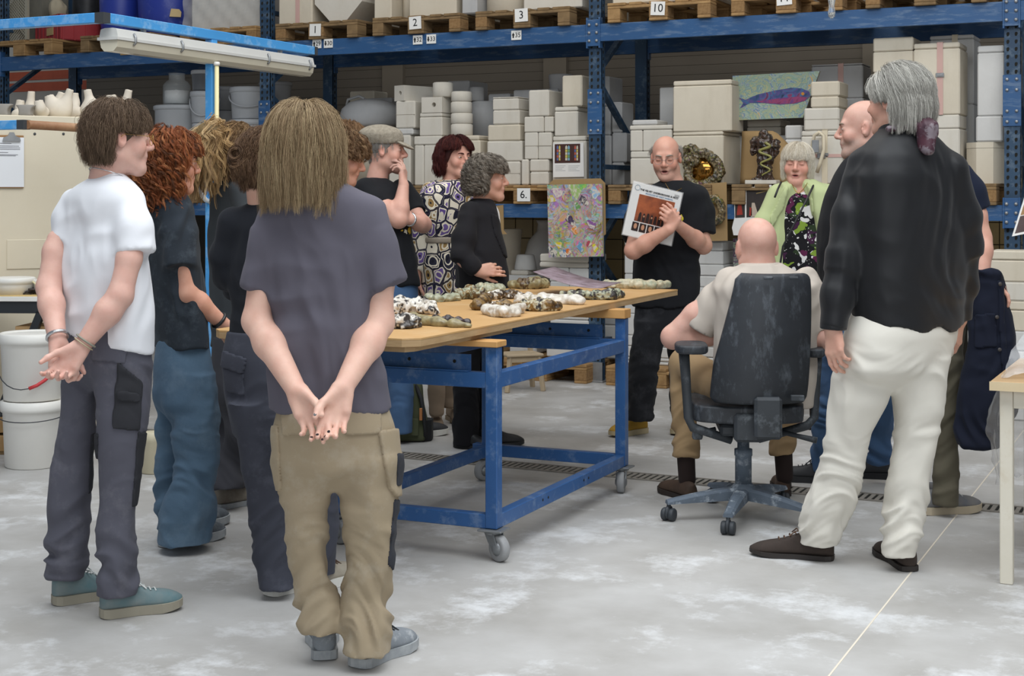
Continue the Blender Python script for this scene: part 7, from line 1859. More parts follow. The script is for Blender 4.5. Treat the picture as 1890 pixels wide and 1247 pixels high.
    ph = MB().box(-.105, .118, -.0066, -.0052, -.062, .092).build('stage_photo', mat('orange_stage_print', 'b5633a', .5, '5c2f22', 9, 1.0, coord='Object', dirt='2b1a18', dscale=10, damt=.7, dsharp=.2), rec)
    g = random.Random(4); dkm = mat('print_dark', '2a1c1a', .5); skm = mat('print_skin', 'b98a6c', .5)
    for i in range(8):                                # rows of figures on the stage
        x = -.075 + i * .024; h = .035 + g.random() * .02; z0 = -.06
        o = MB().prism([(x - .010, z0), (x + .010, z0), (x + .008, z0 + h), (x + .004, z0 + h + .012), (x - .004, z0 + h + .012), (x - .008, z0 + h)], -.0072, -.0066).build('printed_figure', dkm, ph)
        if i % 2: MB().prism([(x + .005 * math.cos(a), z0 + h - .004 + .006 * math.sin(a)) for a in np.linspace(0, 2 * PI, 8, False)], -.0076, -.0072).build('printed_figure', skm, ph)
    for i in range(5):
        x = -.09 + i * .046
        f = MB().box(x - .02, x + .02, -.0066, -.0052, -.118, -.068).build('small_portrait', dkm, rec)
        MB().prism([(x + .010 * math.cos(a), -.09 + .016 * math.sin(a)) for a in np.linspace(0, 2 * PI, 12, False)], -.0072, -.0066).build('printed_face', skm, f)
    Mt = Matrix.Translation((.012, -.0068, .118))
    text('THE VELVET UNDERGROUND & NICO', .0138, M_ink, rec, Mt, bold=.0004); text('PRODUCED BY ANDY WARHOL', .0118, mat('blue_ink', '2f6f9c', .6), rec, Matrix.Translation((.015, -.0068, .102)))
    MB().tube([(-.125 + .015 * math.cos(a), -.0064, .125 + .015 * math.sin(a)) for a in np.linspace(0, 2 * PI, 18, False)], .0012, 5, closed=True).build('label_emblem', mat('blue_grey_ink', '7f97a8', .6), rec)
    MB().box(.105, .135, -.0064, -.0052, .123, .137).build('barcode_label', mat('grey_print', '9a9a98', .6), rec)
person_speaker()
def person_lime():
    P = Person('woman with a white bob in a lime jacket over a black floral dress', gd(1470, 8.6), 8.6, .0043, 'dba693')
    p = P.p
    P.head(p(1472, 302), 3.45, -.08, -.04, 1.0, neck=p(1487, 360), closed=True, brow='b5a48c', lipc='b8716a', jaw=1.1, mouth=.0004)
    P.arm((p(1440, 370), p(1406, 440, -.05), p(1412, 520, -.1)), (.05, .045, .042, .03))
    P.B.ell(p(1476, 364, -.01), (.1, .065, .09), k=.04)
    P.B.chain([p(1487, 380), p(1490, 560, .1), p(1507, 640, .35)], [.05, .06, .05]); P.B.cone(p(1490, 560, .1), p(1470, 640, .3), .06, .05); P.B.cone(p(1507, 640, .35), p(1508, 725, .33), .05, .036); P.B.cone(p(1470, 640, .3), p(1470, 725, .3), .05, .036)
    P.finish()
    fl = dress_mat('floral_dress_cloth', '17161a', ['17161a', 'e0dedb', '5c2346', '7f9a3a', '17161a', '3f1f3c', 'dcdad8', '2c3a24', 'd8d6d4'], 18, 'floral')
    S = SDF(.008); S.loft(edges_to_loft(P, [(345, 1452, 1500, .7), (365, 1428, 1525, .6), (420, 1424, 1530, .6), (500, 1420, 1530, .62), (580, 1425, 1540, .62), (650, 1440, 1535, .62)], .25, .6), k=.03)
    S.cone(p(1473, 335, -.1), p(1476, 386, -.135), .055, .008, k=.01, op='-')
    P.garment('dress', S, fl, tee_f(.007, 111, (.5, 1.42)))
    lm = cloth('lime_linen', 'bfc998', 'b1bc88', bump=.15)
    def front(S):
        S.loft([(z, x, y, rx, .2, 0) for z, x, y, rx in [tuple((c3(px, py, 8.6)[2], c3(px, py, 8.6)[0], 8.6 - .27, w / 2 * 8.6 / FPX)) for px, py, w in ((1472, 325, 30), (1464, 380, 62), (1464, 440, 84), (1466, 500, 92), (1468, 640, 96))]], k=.012, op='-', n=5)
    j = top_garment(P, 'jacket', [(330, 1462, 1500, .8), (338, 1440, 1518, .7), (352, 1422, 1540, .62), (380, 1416, 1548, .6), (430, 1412, 1548, .6), (500, 1408, 1545, .62), (570, 1408, 1548, .62)], .25, .62,
        [(p(1436, 358), p(1412, 410, -.03), p(1404, 450, -.06), .062, .058), (p(1404, 440, -.06), p(1408, 480, -.1), p(1413, 505, -.12), .056, .05), (p(1528, 358), p(1543, 420), p(1546, 470, -.02), .062, .058)], lm, .009, 113, carve=front)
    patch(P, 'lapel', [(1449, 345), (1456, 342), (1445, 385), (1424, 420), (1420, 400), (1436, 372)], lm, j, .009); patch(P, 'lapel', [(1484, 335), (1496, 345), (1502, 385), (1500, 420), (1492, 395), (1486, 365)], lm, j, .009)
    st = mat('black_leather_strap', '1d1d20', .5)
    MB().tube([inv_(P, p(*q)) for q in ((1504, 335, -.02), (1500, 345, -.13), (1487, 372, -.19), (1465, 415, -.2), (1445, 455, -.2), (1438, 500, -.2), (1425, 560, -.18))], .006, 6).build('bag_strap', st, P.root)
    MB().tube([inv_(P, p(*q)) for q in ((1442, 336, -.05), (1436, 348, -.14), (1430, 364, -.17))], .006, 6).build('jacket_strap', st, P.root)
    MB().tube([inv_(P, p(*q)) for q in ((1462, 340, -.08), (1468, 352, -.15), (1474, 357, -.17), (1482, 350, -.14), (1490, 338, -.08))], .0025, 6).build('necklace', mat('gold_wire', 'c9a45a', .3, metal=.8), P.root)
    br = mat('brown_boot', '54403a', .6)
    for px in (1508, 1470):
        S = SDF(.007); S.cone(p(px, 722, .33), p(px, 765, .33), .05, .045, k=.02); P.garment('boot_shaft', S, br); P.shoe(gd(px, 8.97), gd(px - 6, 8.73), br, br, .26, .095, ankle=.1)
    P.hair(M_hair, ['e6dfd0', 'd8cfbd', 'efe8da', 'cfc4b0'], 1900, .19, .003, 1.2, .0024, .003, face_cut=(.085, .035), spread=.006, seed=19, steps=11, sides=3, bulge=1, endz=-.072, maxout=.05, part_x=.0, wide=1.0, capz=-.07, facegap=(.05, .022, .07), clump=.01)
person_lime()
def person_seated():
    P = Person('bald man in a beige polo shirt, back to us in the office chair', gd(1400, 6.4), 6.38, .0047, 'd8ab9b')
    p = P.p
    P.head(p(1396, 456, .06), -.12, -.04, 0, 1.06, neck=p(1402, 520, .03), nr=.064, wide=1.02, stub=('c9a79a', 0, -1), jaw=1.12)
    w1 = p(1328, 624, .12)
    P.arm((p(1335, 530, .05), p(1242, 622, .12), w1), (.056, .051, .047, .031))
    P.hand(w1, A3(1, .15, .05), A3(.1, 0, -1), 1, (.3, .3, .3, .3), .2)
    w2 = p(1500, 642, .1)
    P.arm((p(1488, 530, .05), p(1512, 622, .02), w2), (.055, .05, .046, .031)); P.hand(w2, A3(-.6, .8, 0), A3(0, 0, -1), -1, (.3, .3, .3, .3), .2)
    P.finish()
    be = cloth('beige_pique', 'c3b9ae', 'b9aea2', bump=.12)
    top_garment(P, 'polo_shirt', [(487, 1374, 1438, .9), (494, 1362, 1452, .82), (508, 1340, 1485, .68), (530, 1322, 1508, .6), (600, 1322, 1512, .6), (680, 1318, 1505, .66), (748, 1312, 1500, .7)], -.1, .62,
        [(p(1345, 520, .04), p(1315, 562, .08), p(1289, 606, .1), .066, .074, dict(tilt=(0, 0, 0))), (p(1488, 520, .04), p(1505, 560, .05), p(1514, 612, .03), .066, .068)], be, .011, 121, z=(.3, 1.22))
    S = SDF(.006); S.loft(edges_to_loft(P, [(484, 1368, 1440, 1.0, .04), (500, 1366, 1444, 1.0, .04)], -.1, 1), k=.01); S.ell(p(1402, 478, .1), (.048, .06, .05), k=.02, op='-'); P.garment('collar', S, be)
    tn = cloth('tan_cotton', '9c8362', '8f7758', bump=.15)
    S = SDF(.0075)
    hipl, hipr = p(1345, 725, .06), p(1450, 725, .06); kl, kr = p(1266, 672, .52), p(1440, 680, .55); al, ar = p(1265, 842, .38), p(1445, 840, .45)
    S.ell(p(1400, 728, .02), (.2, .14, .1), k=.03)
    S.cone(hipl, kl, .095, .075, k=.05); S.cone(kl, al, .075, .062, k=.03, cuts=[(al, A3(0, 0, -1))])
    S.cone(hipr, kr, .095, .075, k=.05); S.cone(kr, ar, .075, .06, k=.03, cuts=[(ar, A3(0, 0, -1))])
    P.garment('trousers', S, tn, trou_f(.009, 122, .6))
    for a in (al, ar):
        S = SDF(.006); S.cone(a + A3(0, 0, .05), A3(a[0] + .008, a[1], .09), .043, .04, k=.02); P.garment('sock', S, cloth('brown_sock', '2b2220', bump=.1))
    br = mat('brown_suede_moccasin', '4a382b', .8, '37291f', 20, .8); so = mat('dark_brown_sole', '2a211c', .7)
    P.shoe(gd(1280, 6.68), gd(1236, 6.88), br, so, .29, .1, ankle=.09, label='brown shoe with a strap'); P.shoe(gd(1446, 6.8), gd(1440, 7.05), br, so, .29, .1, ankle=.09)
    ring_part(P, 'wristwatch', w1 + A3(-.015, 0, 0), A3(1, .1, 0), .036, M_steel, .006)
person_seated()
def person_bald_profile():
    P = Person('bald bearded man in a black T-shirt and jeans, in profile behind the grey-haired man', gd(1580, 7.05), 6.95, .0052, 'd3a898')
    p = P.p
    P.head(p(1592, 238), -1.35, -.06, 0, 1.1, neck=p(1606, 322), nr=.066, stub=('a89c92', .6, -.035), brow='9c8878', jaw=1.1)
    P.arm((p(1630, 335, -.2), p(1640, 450, -.22), p(1600, 530, -.3)), (.06, .05, .045, .032))
    P.finish()
    bt = cloth('black_cotton', '1b1c1f')
    top_garment(P, 't_shirt', [(282, 1574, 1632, .85), (296, 1556, 1645, .8), (320, 1540, 1658, .75), (360, 1522, 1662, .75), (410, 1511, 1664, .8), (460, 1508, 1664, .85), (520, 1512, 1660, .85), (575, 1520, 1655, .8)], -1.3, .8,
        [(p(1625, 325, -.18), p(1640, 370, -.22), p(1645, 420, -.22), .08, .08)], bt, .008, 131)
    je = cloth('mid_blue_jeans', '435b7c')
    legs_garment(P, 'jeans', [(560, 1522, 1652), (620, 1522, 1650), (660, 1522, 1650)], [[(640, 1513, 1585, 1, .05), (740, 1510, 1575, 1, .1), (800, 1500, 1566, 1, .15), (868, 1496, 1556, 1, .2)], [(640, 1580, 1650, 1, -.05), (740, 1596, 1652, 1, 0), (800, 1602, 1648, 1, .1), (856, 1600, 1646, 1, .15)]], -1.3, .8, je, .011, 132)
    bs = mat('black_trainer', '2a2b2e', .7)
    P.shoe(gp(1548, 893), gp(1466, 887), bs, mat('black_sole', '202124', .7), .3, .1, lace=M_lace, solh=.03); P.shoe(gp(1646, 883), gp(1570, 880), bs, mat('black_sole', '202124', .7), .3, .1, lace=M_lace, solh=.03)
person_bald_profile()
def person_grey_hair():
    P = Person('tall man with swept-back grey hair, black satin shirt, white trousers and dark suede shoes', gd(1600, 5.6), 5.5, .0047, 'd3a592')
    p = P.p; yaw = -.75
    P.head(p(1655, 187), yaw, -.03, 0, 1.04, neck=p(1668, 262, -.01), brow='9a948c', nr=.06)
    w1 = p(1537, 606, -.12)
    P.arm((p(1590, 320), p(1560, 460, -.06), w1), (.045, .042, .04, .031))
    P.hand(w1, p(1542, 664, -.13) - w1, A3(.75, .6, 0), -1, (.35, .45, .55, .6), .3, 1.0)
    w2 = p(1770, 590, .1)
    P.arm((p(1755, 330), p(1782, 450, .05), w2), (.045, .042, .04, .031)); P.hand(w2, A3(-.1, .1, -1), A3(-.7, .5, 0), 1, (.4, .5, .6, .6), .2)
    P.finish()
    sa = cloth('black_satin', '121316', '18191c', rough=.5, bump=.06, bscale=6, sheen=.1); sa.node_tree.nodes['Principled BSDF'].inputs['Specular IOR Level'].default_value = .3
    top_garment(P, 'shirt', [(232, 1632, 1704, .85), (244, 1618, 1722, .78), (262, 1600, 1742, .68), (285, 1584, 1764, .62), (330, 1574, 1786, .58), (400, 1570, 1791, .58), (480, 1570, 1790, .62), (560, 1570, 1782, .64), (632, 1572, 1777, .64)], -.6, .6,
        [(p(1598, 305), p(1572, 400, -.04), p(1553, 500, -.08), .07, .064), (p(1556, 480, -.075), p(1545, 550, -.1), p(1538, 606, -.12), .062, .047), (p(1752, 315), p(1776, 400, .03), p(1783, 470, .05), .07, .062), (p(1782, 450, .05), p(1776, 530, .09), p(1771, 588, .1), .06, .046)],
        sa, .009, 141, hem=(-.03, 0, .012, .06), z=(.7, 1.62))
    S = SDF(.006); S.cone(p(1541, 572, -.108), p(1537, 610, -.12), .05, .048, k=.01, cuts=[(p(1537, 608, -.12), A3(-.05, 0, -1)), (p(1542, 568, -.1), A3(.05, 0, 1))]); P.garment('cuff', S, sa)
    S = SDF(.006); S.loft(edges_to_loft(P, [(228, 1626, 1712, .95), (252, 1618, 1722, .92)], -.6, 1), k=.01); P.garment('collar', S, sa)
    wh = cloth('off_white_cotton', 'd9d5cb', 'cdc8bc', bump=.15)
    legs_garment(P, 'trousers', [(560, 1568, 1772), (610, 1556, 1772), (650, 1546, 1764), (680, 1541, 1752)],
        [[(660, 1543, 1656, .9, -.02), (740, 1531, 1638, 1, -.01), (800, 1524, 1606, 1, .02), (863, 1512, 1594, 1, .05), (910, 1494, 1582, 1, .08), (965, 1476, 1558, 1.05, .11), (1004, 1476, 1546, 1.1, .12)],
         [(660, 1640, 1748, .86, -.02), (690, 1641, 1746, .9, -.02), (740, 1646, 1741, 1), (820, 1650, 1728, 1), (900, 1638, 1715, 1), (980, 1628, 1700, 1.05, -.02), (1026, 1626, 1690, 1.1, -.03)]], -.6, .66, wh, .011, 142)
    su = mat('dark_brown_suede', '3a2f29', .85, '2f2621', 25, .8); so = mat('dark_sole', '27211e', .6)
    P.shoe(gd(1540, 5.62), gd(1384, 5.72), su, so, .325, .1, lace=mat('brown_laces', '5a4334', .9), solh=.02, toe_z=.045); P.shoe(gd(1682, 5.44), gd(1616, 5.8), su, so, .32, .1, solh=.02, toe_z=.045)
    P.hair(M_hair, ['b9b6ae', 'a5a29a', 'cbc8c0', '8e8b84', '99968f'], 2200, .2, .004, 1.3, .0025, .007, face_cut=(.05, .04), spread=.014, seed=23, steps=11, sides=3, bulge=1, back=1.2, maxout=.08, endz=-.1, lenvar=.3, wide=1.05, capz=-.1, facegap=(.05, .03, .08), earclear=-.008)
    # scarf tied at the neck
    L = P.L; mr = mat('maroon_silk', '4a2430', .55, '33202c', 18, .8, dirt='8a8288', dscale=16, damt=.6, dsharp=.06)
    S = SDF(.005); c0 = p(1706, 232, -.11)
    S.cone(p(1695, 226, -.09), p(1712, 238, -.12), .028, .036, k=.01); S.cone(p(1712, 238, -.12), p(1712, 275, -.14), .034, .024, k=.02); S.cone(p(1700, 232, -.11), p(1704, 272, -.13), .022, .016, k=.01)
    S.cone(p(1640, 238, -.1), p(1700, 228, -.11), .012, .016, k=.01)
    P.garment('scarf', S, mr, fold(.004, 40, 30, 14, 9))
person_grey_hair()
def person_navy():
    P = Person('person in navy T-shirt and olive trousers holding a jacket, mostly hidden', gd(1750, 6.4), 6.4, .0055, 'dcab98')
    p = P.p
    P.head(p(1674, 212), -.6, 0, 0, .95, neck=p(1695, 290), face=True)
    w = p(1812, 512, -.1)
    P.arm((p(1782, 345), p(1808, 440, -.02), w), (.062, .05, .047, .034))
    P.hand(w, A3(.5, -.3, -.25), A3(-.4, .4, -1), -1, (.5, .9, 1.0, 1.0), .3, 1.05)
    P.finish()
    nv = cloth('navy_jersey', '1c2233')
    top_garment(P, 't_shirt', [(285, 1660, 1725, .8), (300, 1645, 1770, .7), (330, 1640, 1790, .6), (420, 1645, 1788, .6), (560, 1660, 1785, .62)], -.5, .6, [(p(1768, 325), p(1788, 355), p(1800, 388), .068, .07)], nv, .009, 151)
    ol = cloth('olive_cotton', '5f5a4c', '555044', bump=.15)
    legs_garment(P, 'trousers', [(550, 1665, 1788), (600, 1665, 1784), (680, 1668, 1778)], [[(660, 1716, 1778, 1), (740, 1722, 1772, 1), (850, 1728, 1767, 1), (932, 1720, 1768, 1.1)], [(660, 1664, 1720, 1, .1), (800, 1668, 1712, 1, .15), (925, 1668, 1708, 1, .15)]], -.5, .65, ol, .01, 152)
    gr = mat('grey_trainer', '7d7a76', .8, '5f6570', 16, .9)
    P.shoe(gp(1700, 949), gp(1772, 945), gr, mat('beige_trainer_sole', 'b5a891', .8), .29, .1, solh=.034, lace=M_lace_w); P.shoe(gp(1655, 925), gp(1712, 921), gr, mat('beige_trainer_sole', 'b5a891', .8), .29, .1, solh=.034)
    P.hair(M_hair, ['6a5a4a', '5a4a3c'], 500, .05, .002, 1, .003, .01, seed=29, steps=6, sides=3)
    # the jacket over his hand
    nj = cloth('navy_twill', '191d2b', '1f2433', bump=.15)
    S = SDF(.0065); D0 = 6.26
    S.loft([(c3(0, py, D0)[2],) + tuple(c3((a + b) / 2, py, D0)[:2]) + ((b - a) / 2 * D0 / FPX, d, .15) for py, a, b, d in ((508, 1800, 1848, .045), (530, 1796, 1852, .05), (560, 1795, 1858, .05), (620, 1790, 1870, .055), (700, 1778, 1878, .06), (760, 1768, 1872, .06), (824, 1764, 1838, .06))], k=.02, n=2.0)
    S.cone(c3(1842, 560, D0), c3(1868, 700, D0), .03, .035, k=.03)
    S.cone(c3(1788, 495, D0 - .02), c3(1836, 505, D0 - .03), .03, .022, k=.03, flat=(A3(0, 0, 1), .7))
    S.cone(c3(1784, 492, D0 - .02), c3(1802, 535, D0), .03, .03, k=.03)
    V, Q = S.mesh(); V = relax(V, Q, 2); N = vnormals(V, Q)
    V = V + N * (.012 * ridge((V + noise3(V * 4)[:, None] * .08) * np.array([17, 12, 2.6]), 3) + .005 * ridge(V * np.array([12, 12, 16]), 4))[:, None]
    org = C2W(*c3(1825, 824, D0))
    jk = thing('jacket', 'dark navy jacket hanging from the hand of the person in olive trousers', 'jacket', org)
    body = link('jacket_body', npmesh('jacket_body', V, Q, org), nj, jk)
    P2 = Person('x', gd(1825, D0), D0); P2.org = org; P2.geo[body.name] = (V, Q)
    patch(P2, 'pocket', [(1800, 580), (1838, 578), (1840, 640), (1800, 642)], nj, body, .006); patch(P2, 'button_placket', [(1842, 518), (1850, 518), (1856, 640), (1866, 760), (1856, 760), (1846, 640)], nj, body, .007)
    hb = mat('horn_button', '3f3b3a', .4)
    for px, py in ((1846, 524), (1840, 585), (1845, 645)):
        q = inv_(P2, c3(px, py, D0 - .075)); MB().lathe([(.008, 0), (.009, .002), (.006, .004)], 10, M=Matrix.Translation(q) @ Matrix.Rotation(YAW, 4, 'Z') @ Matrix.Rotation(PI / 2, 4, 'X')).build('button', hb, body)
person_navy()
def person_far(label, px, D, head, yaw, pitch, pal, shirt, tops, glasses=False, curl=.012, hl=.1, bottom=840):
    P = Person(label, gd(px, D), D, .005, 'cf9c86'); p = P.p
    P.head(p(*head), yaw, pitch, 0, 1.0, neck=p(head[0] - 12, head[1] + 72), brow='5a4636')
    P.finish()
    r = [(y, a, b, k) for y, a, b, k in tops]
    top_garment(P, 't_shirt', r, yaw, .65, [], cloth(shirt[0], shirt[1]), .008, 161)
    a, b = tops[-1][1], tops[-1][2]; m = (a + b) / 2; y0 = tops[-1][0]
    yb = HY + FPX * (EYE - .06) / D
    legs_garment(P, 'trousers', [(y0 - 12, a + 2, b - 2), (y0 + 60, a, b)], [[(y0 + 50, a, m, 1), (yb, a + 4, m - 2, 1)], [(y0 + 50, m, b, 1, .05), (yb, m + 2, b - 4, 1, .05)]], yaw, .7, cloth('dark_trousers', '2f3138'), .008, 162)
    bs = mat('black_trainer', '2a2b2e', .7)
    for q in (a + 18, m + 12): P.shoe(gd(q, D), (gd(q, D)[0] + .26 * math.sin(yaw), D + .26 * math.cos(yaw)), bs, mat('black_sole', '202124', .7), .28, .1)
    P.hair(M_hair, pal, 1100, hl, curl, 1.8, .003, .018, face_cut=(.06, .04), spread=.02, seed=int(px), steps=9, sides=3, back=.2, endz=-.09, earclear=.0)
    if glasses: P.glasses(mat('steel_wire', '8d8f90', .3, metal=.8), .021)
person_far('person with curly brown hair looking down, half hidden behind the long light-brown hair', 632, 7.3, (634, 292), 1.5, -.3, ['6d5239', '5c4430', '80634a', '94785a'], ('teal_cotton', '3c4a50'), [(362, 606, 640, .8), (376, 592, 660, .7), (410, 584, 668, .62), (520, 586, 668, .62), (600, 586, 668, .62)])
person_far('bespectacled man with short brown hair glimpsed behind the curly brown hair', 645, 8.9, (642, 268), 1.6, -.03, ['8a6a4c', '7a5d43', '99795a'], ('brown_cotton', '4a4238'), [(332, 612, 650, .8), (345, 600, 668, .7), (380, 594, 676, .62), (480, 596, 676, .62), (560, 596, 676, .62)], True, .002, .05)
# ------------------------------------------------------------------ glazed ceramic pieces on the table
G_ = {'white': ('e6e2da', 'cfc8bc'), 'brown': ('6b5230', '3d2d1c'), 'dark': ('45403e', '2b2726'), 'olive': ('a59a72', '8a8060'), 'cel': ('b4b49a', '9aa08a'), 'bone': ('cdc6aa', 'b8b094'), 'ochre': ('9a7c48', '6d5228'), 'purple': ('4a3a3a', '2c2224')}
def glaze(): return mat('ceramic_glaze', 'ffffff', .4, 'c0b8ac', 60, .6, vcol=True, bump=.3, bscale=60, coat=.15)
def ceramic(label, pts, r, cols, seed=0, rough=.008, name='ceramic_piece', spots=.0, hollow=None, lum=26, flat=.8, lumps=6):
    """pts: (px, py, radius px) of lumps lying on the table top; py is the bottom of the lump"""
    g = np.random.default_rng(seed); S = SDF(.0042 if r < 20 else .0042)
    prev = None; cs = []
    for px, py, rp in pts:
        q = w2c(pz(px, py, TZ)); R = rp * q[1] / FPX
        c = A3(q[0], q[1] + R * .3, TZ + R * flat * .92)
        S.ell(c, (R * .95, R * g.uniform(.9, 1.5), R * flat * g.uniform(.75, 1.05)), None, k=.02)
        if prev is not None: S.cone(prev[0], c, prev[1] * .8, R * .8, k=.02, cuts=[(A3(0, 0, TZ + .001), A3(0, 0, -1))])
        for _ in range(lumps):
            v = g.normal(size=3); v[2] = abs(v[2]) * .6; v /= np.linalg.norm(v)
            S.ell(c + v * R * .85 * A3(1, 1, flat), R * g.uniform(.2, .6, 3), None, k=.008)
        if hollow and g.random() < hollow: S.ell(c + A3(g.uniform(-.3, .3) * R, -R * .4, R * .5), (R * .5, R * .5, R * .5), None, k=.008, op='-')
        prev = (c, R); cs.append(c)
    V, Q = S.mesh(); V = relax(V, Q, 1); N = vnormals(V, Q)
    V = V + N * (rough * (ridge((V + noise3(V * 20)[:, None] * .02) * np.array([lum, lum, lum * 1.6]), seed) * .9 + .6 * ridge(V * lum * 2.6, seed + 1)))[:, None]
    V[:, 2] = np.maximum(V[:, 2], TZ + .001)
    n = .8 * noise3(V * 24, seed + 3) + .6 * noise3(V * 60, seed + 4) + .35 * noise3(V * 130, seed + 5)
    C = np.zeros((len(V), 3)); k = len(cols); t = np.clip((n + .8) / 1.6, 0, .999) * k
    for i, cn in enumerate(cols):
        a, b = [np.array(lin(x)) for x in G_[cn]]; m = (t >= i) & (t < i + 1); w = np.clip(noise3(V * 60, 9) + .5, 0, 1)[:, None]
        C[m] = (a * (1 - w) + b * w)[m]
    org = C2W(cs[0][0], cs[0][1], TZ)
    o = link(name, npmesh(name, V, Q, org, C), glaze(), None, org)
    tag(o, label, 'ceramic', 'ceramic pieces laid out on the table'); return o
ceramic('dark knotted ceramic piece with white rims nearest the grey T-shirt', [(712, 606, 16), (730, 606, 14), (748, 606, 13), (764, 604, 11)], 10, ['dark', 'dark', 'white', 'dark'], 1, .012, hollow=.8)
ceramic('white lumpy ceramic piece on a black speckled base, left on the table', [(722, 580, 14), (742, 578, 17), (765, 577, 16), (785, 578, 14), (798, 580, 9)], 10, ['dark', 'white', 'white', 'dark'], 2, .012)
o = ceramic('long olive-green ceramic slab with purple lumps along its top', [(762, 596, 11), (785, 600, 10), (810, 602, 9), (838, 604, 7), (865, 605, 5)], 10, ['olive'], 3, .005, lum=14, lumps=1)
ceramic('row of small purple-black lumps behind the olive slab', [(806, 594, 6), (825, 595, 6), (845, 597, 5), (862, 599, 4)], 6, ['purple', 'purple', 'dark'], 4, .006)
ceramic('pale celadon ceramic piece with rounded ends, behind the white lumpy one', [(790, 556, 8), (808, 557, 7), (826, 556, 8), (842, 555, 8)], 6, ['cel'], 5, .006, lumps=2)
ceramic('crumbly celadon and brown ceramic piece right of the rounded celadon one', [(850, 552, 11), (868, 550, 12), (884, 553, 11)], 6, ['cel', 'ochre', 'cel', 'brown'], 6, .009, hollow=.6)
ceramic('celadon ceramic lumps nearest the black blazer', [(888, 540, 10), (903, 541, 10), (920, 540, 9)], 6, ['cel', 'cel', 'bone'], 7, .006)
ceramic('brown and white glazed ceramic piece with dark hollows', [(900, 553, 8), (920, 552, 8), (942, 551, 8), (960, 549, 6)], 6, ['white', 'brown', 'dark'], 8, .008, hollow=.5)
ceramic('brown knotted ceramic piece left of the white jaw shape', [(882, 572, 9), (890, 566, 10), (896, 558, 9)], 6, ['ochre', 'brown'], 9, .009, hollow=.5)
ceramic('white jaw-shaped ceramic piece at the table edge', [(902, 580, 10), (914, 584, 11), (930, 586, 10), (946, 584, 11), (958, 578, 11)], 8, ['white'], 10, .008, lum=20, lumps=4)
ceramic('brown ceramic teeth set inside the white jaw shape', [(916, 574, 9), (930, 572, 10), (944, 573, 9)], 8, ['ochre', 'brown', 'white'], 11, .008, hollow=.4)
ceramic('gold-brown ceramic chunk with dark hollows, right of the jaw shape', [(970, 573, 11), (990, 574, 12), (1010, 574, 11), (1024, 573, 9)], 8, ['brown', 'ochre', 'bone', 'dark'], 12, .009, hollow=.5)
ceramic('white knuckled ceramic piece between jaw and bone', [(958, 561, 9), (974, 558, 9), (990, 561, 9)], 6, ['white', 'white', 'bone'], 13, .007)
ceramic('white bone-shaped ceramic piece with a rounded end', [(1000, 560, 12), (1020, 561, 10), (1042, 561, 10), (1060, 562, 10), (1070, 562, 9)], 8, ['white'], 14, .006, lum=14, lumps=1)
ceramic('dark ceramic shells with pale green lumps on top', [(1072, 552, 8), (1090, 553, 9), (1108, 553, 10), (1126, 553, 11), (1142, 549, 9)], 8, ['dark', 'cel', 'dark'], 15, .007, hollow=.6)
ceramic('small crumbled celadon piece beside the dark shells', [(1040, 547, 5), (1056, 548, 6), (1070, 546, 6)], 5, ['cel', 'dark'], 16, .006)
ceramic('olive skull-like ceramic vessel at the back of the table', [(948, 532, 9), (966, 533, 11), (985, 533, 12), (1004, 531, 10)], 8, ['olive', 'olive', 'brown'], 17, .007, hollow=.8, lum=14)
ceramic('pale knotted ceramic piece beside the printed sheet', [(1118, 531, 8), (1130, 532, 8)], 6, ['bone', 'cel'], 18, .006, hollow=.5)
ceramic('long pale bone-like ceramic piece at the far end of the table', [(1142, 532, 9), (1160, 532, 10), (1180, 533, 10), (1200, 533, 9), (1218, 532, 8), (1232, 531, 7)], 8, ['bone', 'bone', 'cel'], 19, .006, lum=14, lumps=1)
# printed sheet curling off the pieces
sh = MB(); a = pd(988, 500, 7.75); b = pd(1012, 510, 7.35)
nu, nv = 14, 3; P0 = [w2c(pd(984, 501, 7.55)), w2c(pd(1030, 520, 7.4)), w2c(pd(1068, 534, 7.25)), w2c(pd(1112, 531, 7.3))]
def bez(t):
    u = 1 - t; return P0[0] * u ** 3 + 3 * P0[1] * u * u * t + 3 * P0[2] * u * t * t + P0[3] * t ** 3
vs = []
for i in range(nu + 1):
    c = bez(i / nu)
    for j in range(nv + 1):
        q = c + A3(.12, .3, .012) * (j / nv); vs.append(toworld(np.array([q]))[0] * 1.0)
vs = [tuple(np.maximum(v, [-99, -99, TZ + .004])) for v in vs]
fs = [(i * (nv + 1) + j, i * (nv + 1) + j + 1, (i + 1) * (nv + 1) + j + 1, (i + 1) * (nv + 1) + j) for i in range(nu) for j in range(nv)]
o = MB().add(vs, fs, True).build('printed_sheet', mat('purple_print', '9a8a94', .5, '6f5a5e', 14, .9, dirt='4a3a3c', dscale=12, damt=.6))
md = o.modifiers.new('thick', 'SOLIDIFY'); md.thickness = .002
tag(o, 'curled printed sheet with a purple picture leaning over the ceramic pieces', 'print')
# ------------------------------------------------------------------ glazed sculptures
def vmat(n, rough=.35, coat=.3): return mat(n, 'ffffff', rough, 'b8b0a4', 50, .5, vcol=True, bump=.3, bscale=45, coat=coat)
def paintnoise(V, cols, f=22, seed=1):
    n = noise3(V * f, seed) + .6 * noise3(V * f * 2.7, seed + 1); t = np.clip((n + 1) / 2, 0, .999) * len(cols); C = np.zeros((len(V), 3))
    for i, c in enumerate(cols): C[(t >= i) & (t < i + 1)] = lin(c)
    return C
def cY(px, py, Y): return w2c(pY(px, py, Y))
